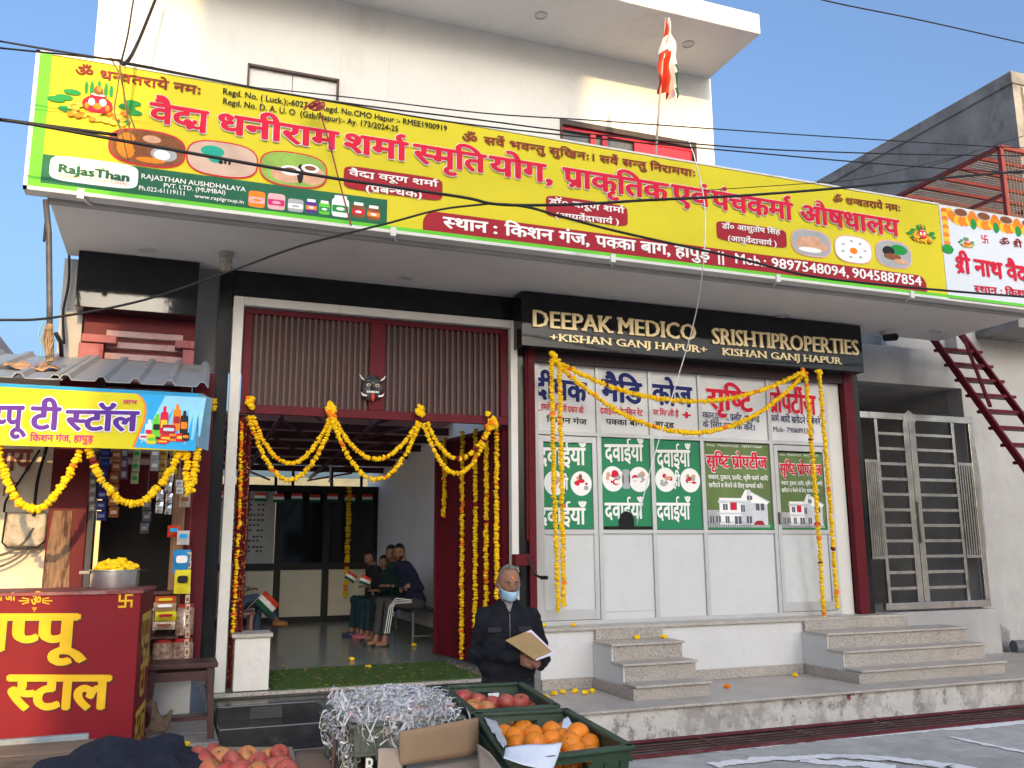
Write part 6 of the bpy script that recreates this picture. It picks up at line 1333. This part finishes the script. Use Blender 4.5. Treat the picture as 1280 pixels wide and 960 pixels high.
def hair_shell(mb, F, cond, th=1.06, n=40, k=28, rough=.03):
    vs = []; fs = []; ok = []
    for i in range(k + 1):
        t = math.pi * i / k
        for j in range(n):
            a = 2 * math.pi * j / n; d = Vector((math.sin(t) * math.cos(a), math.sin(t) * math.sin(a), math.cos(t)))
            q = th + rough * noise.noise(d * 9); p = Vector((d.x * .075, d.y * .094, d.z * .118))
            if d.z < -.1: w_ = -d.z - .1; p.x *= 1 - .3 * w_; p.y *= 1 if d.y < 0 else 1 - .35 * w_
            vs.append(F(p * q)); ok.append(cond(d))
    for i in range(k):
        for j in range(n):
            f = (i*n+j, (i+1)*n+j, (i+1)*n+(j+1)%n, i*n+(j+1)%n)
            if all(ok[q] for q in f): fs.append(f)
    mb.add(vs, fs)
def face(par, F, eyes=True, iris=eye_b, brow=brow_m, lip=None):
    q = MB(); w_ = MB(); br = MB()
    for s in (-1, 1):
        q.ball(F((s * .030, -.0725, .006)), (.0125, .0095, .0062), 0, 12, 8); w_.ball(F((s * .030, -.0790, .005)), (.0052, .0042, .0056), 0, 8, 6)
        br.tube([F((s * .014, -.090, .022)), F((s * .030, -.091, .028)), F((s * .048, -.080, .024))], [.003, .0042, .002], 6)
    q.build('eyeballs', eye_w, par, smooth=True); w_.build('irises', iris, par, smooth=True); br.build('eyebrows', brow, par, smooth=True)
    if lip: l = MB(); l.tube([F((-.022, -.083, -.060)), F((0, -.094, -.058)), F((.022, -.083, -.060))], [.003, .006, .003], 8); l.build('lips', lip, par, smooth=True)
def hand(mb, X, wrist, dirv_, palm_n, s=1.0, curl=1.0, thumb=1):
    """palm, four curled fingers of different lengths and a thumb leaving the side of the palm"""
    w_ = Vector(wrist); d = Vector(dirv_).normalized(); n = Vector(palm_n).normalized(); sd = d.cross(n).normalized()
    for k in range(4):
        o = (k - 1.5) * .019 * s
        mb.tube([X(w_ + sd * o * .6), X(w_ + d * .045 * s + sd * o * .9), X(w_ + d * .085 * s + sd * o)], [.013 * s, .0135 * s, .011 * s], 8)
    for k, L in enumerate((.062, .074, .069, .054)):
        o = (k - 1.5) * .0205 * s; p = w_ + d * .085 * s + sd * o; a = .45 * curl; pts = [X(p)]; rr = [.0098 * s]
        for j, seg in enumerate((.45, .32, .25)):
            dd = d * math.cos(a) + n * math.sin(a); p = p + dd * L * seg * s; pts.append(X(p)); rr.append((.0092, .0086, .0068)[j] * s); a += .75 * curl
        mb.tube(pts, rr, 8)
    p = w_ + d * .025 * s + sd * thumb * .03 * s; mb.tube([X(w_ + d * .015 * s + sd * thumb * .012 * s), X(p + d * .012 * s + sd * thumb * .012 * s), X(p + d * .038 * s + sd * thumb * .02 * s + n * .012 * s), X(p + d * .058 * s + sd * thumb * .012 * s + n * .024 * s)], [.014 * s, .0125 * s, .0105 * s, .0075 * s], 8)
def limb(mb, X, pts, rr, n=12):
    mb.tube([X(p) for p in pts], rr, n)
    for p, r in zip(pts[:-1], rr[:-1]): mb.ball(X(p), r * .99, 0, 12, 8)
def torso(mb, X, rows, n=22):
    """rows: (x, y, z, half width, half depth)"""
    mb.rings([[X((x + w_ * math.copysign(abs(math.cos(2*math.pi*k/n)) ** .8, math.cos(2*math.pi*k/n)), y + d * math.copysign(abs(math.sin(2*math.pi*k/n)) ** .9, math.sin(2*math.pi*k/n)), z)) for k in range(n)] for x, y, z, w_, d in rows])
# ---- the old man with a folder
X = xf((2.17, 5.78, 0), R(-14)); man = thing('person', 'elderly man in a navy zip jacket with lowered blue mask, holding a brown folder', 'person', (2.17, 5.78, 0))
hd = (.005, -.035, 1.488)
def man_limbs(mb, g, hands=True):
    limb(mb, X, [(-.150, .0, 1.255), (-.215, .03, 1.03), (-.03, -.17, 1.03), (.06, -.20, 1.035)], [.060 + g, .050 + g, .038 + g, .030 + g])
    limb(mb, X, [(.150, .0, 1.255), (.225, .03, 1.03), (.215, -.12, .99), (.18, -.20, .975)], [.060 + g, .050 + g, .038 + g, .030 + g])
b = MB(); torso(b, X, [(0, .01, .82, .13, .09), (0, .01, .95, .135, .09), (0, 0, 1.15, .15, .095), (0, 0, 1.27, .14, .08), (0, -.0, 1.335, .07, .06), (0, -.015, 1.42, .052, .055)]); man_limbs(b, -.012)
for s in (-1, 1): limb(b, X, [(s * .085, .01, .86), (s * .095, -.01, .48), (s * .10, .03, .08)], [.075, .052, .038])
F = head_pts(b, X, hd, R(9), R(10)); ears(b, F)
hand(b, X, (.06, -.20, 1.035), (.9, -.2, -.28), (.1, .55, -.6), 1.0, 1.0, -1); hand(b, X, (.18, -.20, .975), (-.75, -.3, .12), (-.1, .6, .7), 1.0, .9, 1)
body = fuse(b, .0068, 2).build('body', skin_old, man, smooth=True); face(man, F, brow=M('grey_brow', (.10, .09, .085), .8))
q = MB(); q.ball(F((0, -.0925, .052)), (.006, .003, .009), 0, 8, 6); q.build('forehead_mark', ink_orange, man, smooth=True)
q = MB(); hair_shell(q, F, lambda d: d.z > -.36 and (d.y > -.30 or d.z > .80), 1.05, rough=.03); q.build('hair', stain(M('grey_stubble_hair', (.20, .19, .18), .9, .4, 60, .5), (.06, .055, .05), 14, .5, .62, (1, 1, 1)), man, smooth=True)
mk = MB(); n, kk = 20, 10; vs = []
for j in range(kk + 1):
    for i in range(n + 1):
        s = -1 + 2 * i / n; t = j / kk; a = s * 1.25
        x = .066 * math.sin(a) * (1 - .22 * t); y = -.104 * math.cos(a) * (1.0 - .06 * t) - .010 * math.sin(math.pi * t) * (1 - s * s) + .012 * t; z = -.040 - .066 * t + .012 * s * s * (1 - t) + .012 * abs(s) * t + .0016 * math.sin(t * 18)
        vs.append(F((x, y, z)))
mk.add(vs, [(j*(n+1)+i, j*(n+1)+i+1, (j+1)*(n+1)+i+1, (j+1)*(n+1)+i) for j in range(kk) for i in range(n)])
for s in (-1, 1):
    mk.tube([F((s * .062, -.035, -.040)), F((s * .074, -.015, -.01)), F((s * .080, .018, .018))], .0022, 5); mk.tube([F((s * .054, -.030, -.095)), F((s * .072, -.01, -.05)), F((s * .078, .02, -.028))], .0022, 5)
o = mk.build('face_mask', M('mask_blue', (.36, .58, .72), .8, .05, 20, .1), man, smooth=True); o.modifiers.new('s', 'SOLIDIFY').thickness = .002
b = MB(); torso(b, X, [(0, .01, .84, .178, .125), (0, .01, .88, .175, .122), (0, .01, .93, .195, .14), (0, 0, 1.05, .192, .136), (0, 0, 1.18, .188, .128), (0, 0, 1.26, .175, .11), (0, 0, 1.315, .125, .088), (0, -.005, 1.345, .085, .075), (0, -.012, 1.375, .075, .072)]); man_limbs(b, .014)
jk = fuse(b, .0085, 3, .013, 8).build('jacket', M('navy_jacket', (.011, .012, .017), .85, .25, 14, .3, spec=.15), man, smooth=True)
q = MB()
q.tube([X((0, -.135, 1.05)), X((.0, -.130, 1.18)), X((.002, -.106, 1.29))], .0045, 6, 0); q.build('zip', M('zip_metal', (.06, .06, .065), .4, metal=.4), jk)
q = MB()
for s in (-1, 1):
    a = X((s * .10 - .045, -.122, 1.175)); c = X((s * .10 + .045, -.118, 1.175)); q.prism([a, c, c + Vector((0, .004, .032)), a + Vector((0, .004, .032))], X((0, -.0135, 0)) - X((0, 0, 0))); 
q.build('pocket_flap', M('navy_flap', (.018, .019, .026), .8, .2, 14), jk, bevel=.003)
q = MB(); n = 18
q.rings([[X(((.066 + .014 * (1 - t)) * math.cos(2*math.pi*k/n), -.012 + (.064 + .012 * (1 - t)) * math.sin(2*math.pi*k/n), 1.335 + .05 * t - (.05 if abs(k - 13.5) < 1.6 else 0) * 1)) for k in range(n)] for t in (0, .5, 1)]); q.build('collar', M('navy_jacket', (0, 0, 0)), jk, smooth=True)
q = MB(); q.prism([X((-.03, -.074, 1.37)), X((.03, -.074, 1.37)), X((.004, -.112, 1.305)), X((-.004, -.112, 1.305))], (0, .006, 0)); q.build('shirt', M('check_shirt', (.35, .33, .30), .8, .7, 90, col2=(.05, .05, .06)), man)
b = MB()
for s in (-1, 1): limb(b, X, [(s * .085, .01, .88), (s * .1, -.01, .48), (s * .105, .03, .07)], [.098, .075, .062])
fuse(b, .012, 3, .008, 9).build('trousers', M('dark_trousers', (.02, .02, .022), .85, .2, 10), man, smooth=True)
for s in (-1, 1): q = MB(); q.ball(X((s * .105, -.04, .045)), (.048, .13, .045), 0, 16, 10); q.build('shoe', black_plastic, man, smooth=True)
q = MB(); f4 = [P(632, 800, Y=5.52), P(661, 788, Y=5.60), P(690, 814, Y=5.50), P(668, 824, Y=5.44)]; nn = (f4[3] - f4[0]).cross(f4[1] - f4[0]).normalized() * -.006; nn = nn if nn.z < 0 else -nn; q.prism(f4, nn)
tag(q.build('folder', [M('brown_board', (.33, .22, .10), .7, .12, 8)], bevel=.001), 'brown cardboard folder tilted in the old man\'s hands', 'folder')
q = MB(); nn = -nn; f5 = [f4[0] - nn * 1.6 + Vector((.01, 0, -.0)), f4[1] - nn * 1.6 + Vector((.02, 0, .008)), f4[2] - nn * 1.6 + Vector((.028, 0, -.012)), f4[3] - nn * 1.6 + Vector((.02, 0, -.004))]; q.prism(f5, nn * .5); tag(q.build('paper_sheet', M('lilac_paper', (.66, .60, .72), .8, .04, 8)), 'pale papers sticking out from under the old man\'s brown folder', 'paper')
# ---- people seated in the hall
ZF = .44
def bench(label, x0, x1, y0, y1):
    t = thing('steel_bench', label, 'bench', ((x0 + x1) / 2, (y0 + y1) / 2, ZF)); b = MB(); b.box(x0, x1, y0, y1, ZF + .43, ZF + .46); b.build('seat', black_plastic, t, bevel=.006); m_ = M('bench_steel', (.25, .25, .25), .35, metal=.8)
    for x in (x0 + .03, x1 - .03):
        for y in (y0 + .03, y1 - .03): b = MB(); b.bar((x, y, ZF), (x, y, ZF + .43), .03, .03); b.build('leg', m_, t)
    b = MB(); b.bar((x0 + .03, y0 + .03, ZF + .12), (x1 - .03, y0 + .03, ZF + .12), .02, .02); b.build('stretcher', m_, t)
bench('dark steel bench along the right wall of the hall under the seated group', 3.12, 3.56, 12.0, 14.6)
def seated(label, pel, yaw, s, top_m, leg_m, hair_m, hair_c, head_yaw=0, lean=0, arms='fold', knees=None, stripes=False, shoe=None, skin=skin_mid, hpitch=.12, beard=False):
    X = xf((pel[0], pel[1], pel[2]), yaw, s); t = thing('person', label, 'person', (pel[0], pel[1], ZF)); fwd = -lean
    b = MB(); cl = MB(); tr = MB()
    rows = [(0, .0, -.06, .15, .11), (0, .0, .06, .15, .11), (0, -.02 + fwd * .3, .22, .155, .105), (0, fwd * .7, .40, .18, .11), (0, fwd, .50, .165, .095), (0, fwd, .545, .09, .07), (0, fwd - .01, .57, .058, .055)]
    torso(b, X, [(x, y, z, w_ * .82, d * .8) for x, y, z, w_, d in rows[:-1]] + [(0, fwd - .02, .62, .052, .052)]); torso(cl, X, [(x, y, z, w_ + .012, d + .015) for x, y, z, w_, d in rows[:-1]] + [(0, fwd - .01, .565, .066, .062)])
    F = head_pts(b, X, (0, fwd - .055, .665), head_yaw, hpitch, 1.0, 0, 28, 20); ears(b, F, s)
    if arms == 'fold':
        A = {-1: [(-.175, fwd, .48), (-.225, -.04, .22), (.03, -.19, .22)], 1: [(.175, fwd, .48), (.225, -.04, .21), (-.03, -.17, .19)]}; D = {-1: (1, -.1, .2), 1: (-1, -.1, .1)}
    else:
        A = {-1: [(-.165, fwd, .48), (-.2, -.06, .24), (-.1, -.27, .22)], 1: [(.165, fwd, .48), (.2, -.06, .24), (.08, -.27, .22)]}; D = {-1: (.3, -.9, .2), 1: (-.3, -.9, .2)}
    for sx in (-1, 1):
        limb(b, X, A[sx], [.042, .036, .025]); limb(cl, X, [A[sx][0], A[sx][1], Vector(A[sx][1]).lerp(Vector(A[sx][2]), .88)], [.062, .054, .042]); hand(b, X, A[sx][2], D[sx], (0, .2, -1) if arms != 'fold' else (0, .9, -.2), 1.0, .8, sx)
    K = knees or {-1: ((-.11, -.44, .02), (-.12, -.47, -.46)), 1: ((.11, -.44, .02), (.12, -.45, -.46))}
    for sx in (-1, 1):
        kn, an = K[sx]; limb(b, X, [(sx * .09, 0, -.02), kn, an], [.07, .05, .035]); limb(tr, X, [(sx * .09, .0, -.01), kn, Vector(kn).lerp(Vector(an), .86)], [.098, .075, .058])
        toe = Vector(an) + Vector((0, -.13, -.035)); b.tube([X(Vector(an) + Vector((0, .03, -.03))), X(Vector(an) + Vector((0, -.05, -.035))), X(toe)], [.036 * s, .038 * s, .028 * s], 8)
    torso(tr, X, [(0, 0, -.07, .165, .12), (0, 0, .08, .162, .118)])
    fuse(b, .011, 2).build('body', skin, t, smooth=True); c_ = fuse(cl, .013, 3, .008, 9, pel[1]).build('top', top_m, t, smooth=True); q = fuse(tr, .013, 3, .007, 9).build('trousers', leg_m, t, smooth=True)
    face(t, F, lip=M('lips_dark', (.16, .06, .05), .5)); h = MB(); hair_shell(h, F, hair_c, 1.10 if hair_c is short else 1.17, rough=.06); h.build('hair', hair_m, t, smooth=True)
    if beard: h = MB(); hair_shell(h, F, lambda d: d.z < -.30 and d.z > -.98 and d.y < .25 and not (d.y < -.6 and -.62 < d.z < -.42 and abs(d.x) < .3), 1.05, rough=.04); h.build('beard', hair_m, t, smooth=True)
    for sx in (-1, 1):
        an = Vector(K[sx][1]); sh = MB()
        if shoe: sh.tube([X(an + Vector((0, .05, -.04))), X(an + Vector((0, -.05, -.045))), X(an + Vector((0, -.15, -.055)))], [.046 * s, .048 * s, .034 * s], 10)
        else: z_ = X(an + Vector((0, 0, -.065))); sh.tube([z_ + (X((0, .06, 0)) - X((0, 0, 0))), z_ + (X((0, -.17, 0)) - X((0, 0, 0)))], [.03, .036], 8)
        sh.build('shoe' if shoe else 'sandal', shoe or black_plastic, t, smooth=True)
    if stripes:
        st_ = MB()
        for k in range(3):
            o = (k - 1) * .03; sx = 1; kn, an = [Vector(v) for v in K[sx]]
            pts = [(.19, -.16, .045 + o * .5), (kn.x + .079, kn.y + .06, kn.z + .03 + o), (kn.x + .084, kn.y - .005 - o * .9, kn.z - .04), (an.x + .066, an.y - .0 - o, an.z + .10)]
            st_.tube([X(p) for p in pts], .0055, 6)
        st_.build('stripes', ink_white, q)
    return t
hair_blk = M('black_hair', (.012, .010, .010), .6, .4, 40, .3)
short = lambda d: d.z > .42 + .25 * max(0, -d.y) or (d.y > -.05 and d.z > -.35 + .2 * (d.y < .3))
longh = lambda d: d.z > .46 + .2 * max(0, -d.y) or (d.y > -.12 and d.z > -.95)
navy_sw = M('navy_sweater', (.010, .013, .034), .9, .15, 20, .3); grey_tr = M('charcoal_trackpants', (.045, .045, .047), .85, .15, 12)
seated('bearded young man in a navy sweater and white striped track pants on the bench', (3.26, 12.3, .97), R(-78), 1.04, navy_sw, grey_tr, hair_blk, short, R(48), .20, 'fold', {-1: ((-.10, -.47, .03), (-.02, -.56, -.44)), 1: ((.10, -.44, .03), (.16, -.52, -.44))}, True, beard=True)
green_t = M('bottle_green_cloth', (.006, .034, .024), .9, .2, 14, .2); teal_t = M('dark_teal_cloth', (.008, .030, .038), .9, .2, 14)
seated('woman in bottle green seated close behind the young man in navy', (3.24, 12.72, .98), R(-80), 1.0, green_t, M('black_cloth', (.014, .014, .016), .9), hair_blk, longh, R(50), .20, 'lap')
seated('girl in dark green with a band at her hair, leaning on the woman in green', (3.10, 13.05, .93), R(-84), .88, M('deep_green_cloth', (.007, .026, .02), .9), teal_t, hair_blk, longh, R(48), .1, 'lap', shoe=M('pink_shoe', (.38, .10, .12), .6))
seated('child in black farthest back on the hall bench, face in shadow', (3.10, 13.6, .95), R(-84), .95, M('black_cloth', (.014, .014, .016)), teal_t, hair_blk, longh, R(10), .18, 'lap', shoe=M('navy_shoe', (.03, .035, .09), .7), hpitch=.35)
b = MB(); q = P(306, 768, Y=13.2); X_ = q.x
b.box(X_ - .55, X_ + .12, 12.95, 13.45, ZF + .40, ZF + .44); ch = thing('plastic_chair', 'pink plastic chair half hidden behind the sequinned curtain', 'chair', (X_ - .2, 13.2, ZF)); pk = M('pink_plastic', (.42, .20, .19), .5); b.build('seat', pk, ch, bevel=.01)
for x in (X_ - .5, X_ + .07):
    for y in (13.0, 13.4): b = MB(); b.bar((x, y, ZF), (x, y, ZF + .40), .045, .045); b.build('leg', pk, ch)
b = MB(); b.box(X_ - .56, X_ - .52, 12.95, 13.45, ZF + .45, ZF + .85); b.build('backrest', pk, ch)
seated('person in jeans and a mottled top, one brown shoe crossed, behind the curtain', (X_ - .22, 13.2, .96), R(78), .98, M('mottled_top', (.30, .27, .24), .9, .5, 18), M('blue_jeans', (.075, .12, .18), .9, .15, 14, .2), hair_blk, short, 0, .02, 'lap', {-1: ((-.12, -.38, .10), (.06, -.66, -.22)), 1: ((.12, -.40, .02), (.10, -.38, -.44))}, shoe=M('tan_shoe', (.26, .11, .035), .5))
def handflag(label, u, v, Y, tilt, h=.2):
    p = P(u, v, Y=Y); t = thing('hand_flag', label, 'flag', p); d = Vector((math.sin(tilt), 0, math.cos(tilt))); s = Vector((d.z, 0, -d.x))
    b = MB(); b.tube([p - d * .16, p + d * h], .005, 6); b.build('stick', M('stick_wood', (.45, .36, .25), .7), t)
    b = MB(); n = 8; vs = []; mi = []; fs = []
    for j in range(7):
        for i in range(n + 1): vs.append(p + d * (h * (1 - j / 6)) + s * (h * 1.35 * i / n) + Vector((0, .02 * math.sin(i * .9 + j * .2), -.012 * i / n)))
    for j in range(6):
        for i in range(n): fs.append((j*(n+1)+i, j*(n+1)+i+1, (j+1)*(n+1)+i+1, (j+1)*(n+1)+i)); mi.append(j // 2)
    b.add(vs, fs); b.m = mi; b.build('cloth', [flag_o, flag_w, flag_g], t, smooth=True)
handflag('small paper tricolour held by the child in black near the partition garland', 430, 722, 13.3, .5, .12); handflag('small paper tricolour held by the girl in dark green', 448, 728, 12.6, .35, .12); handflag('small tilted tricolour held by the person in jeans behind the curtain', 318, 752, 12.7, .75, .2)
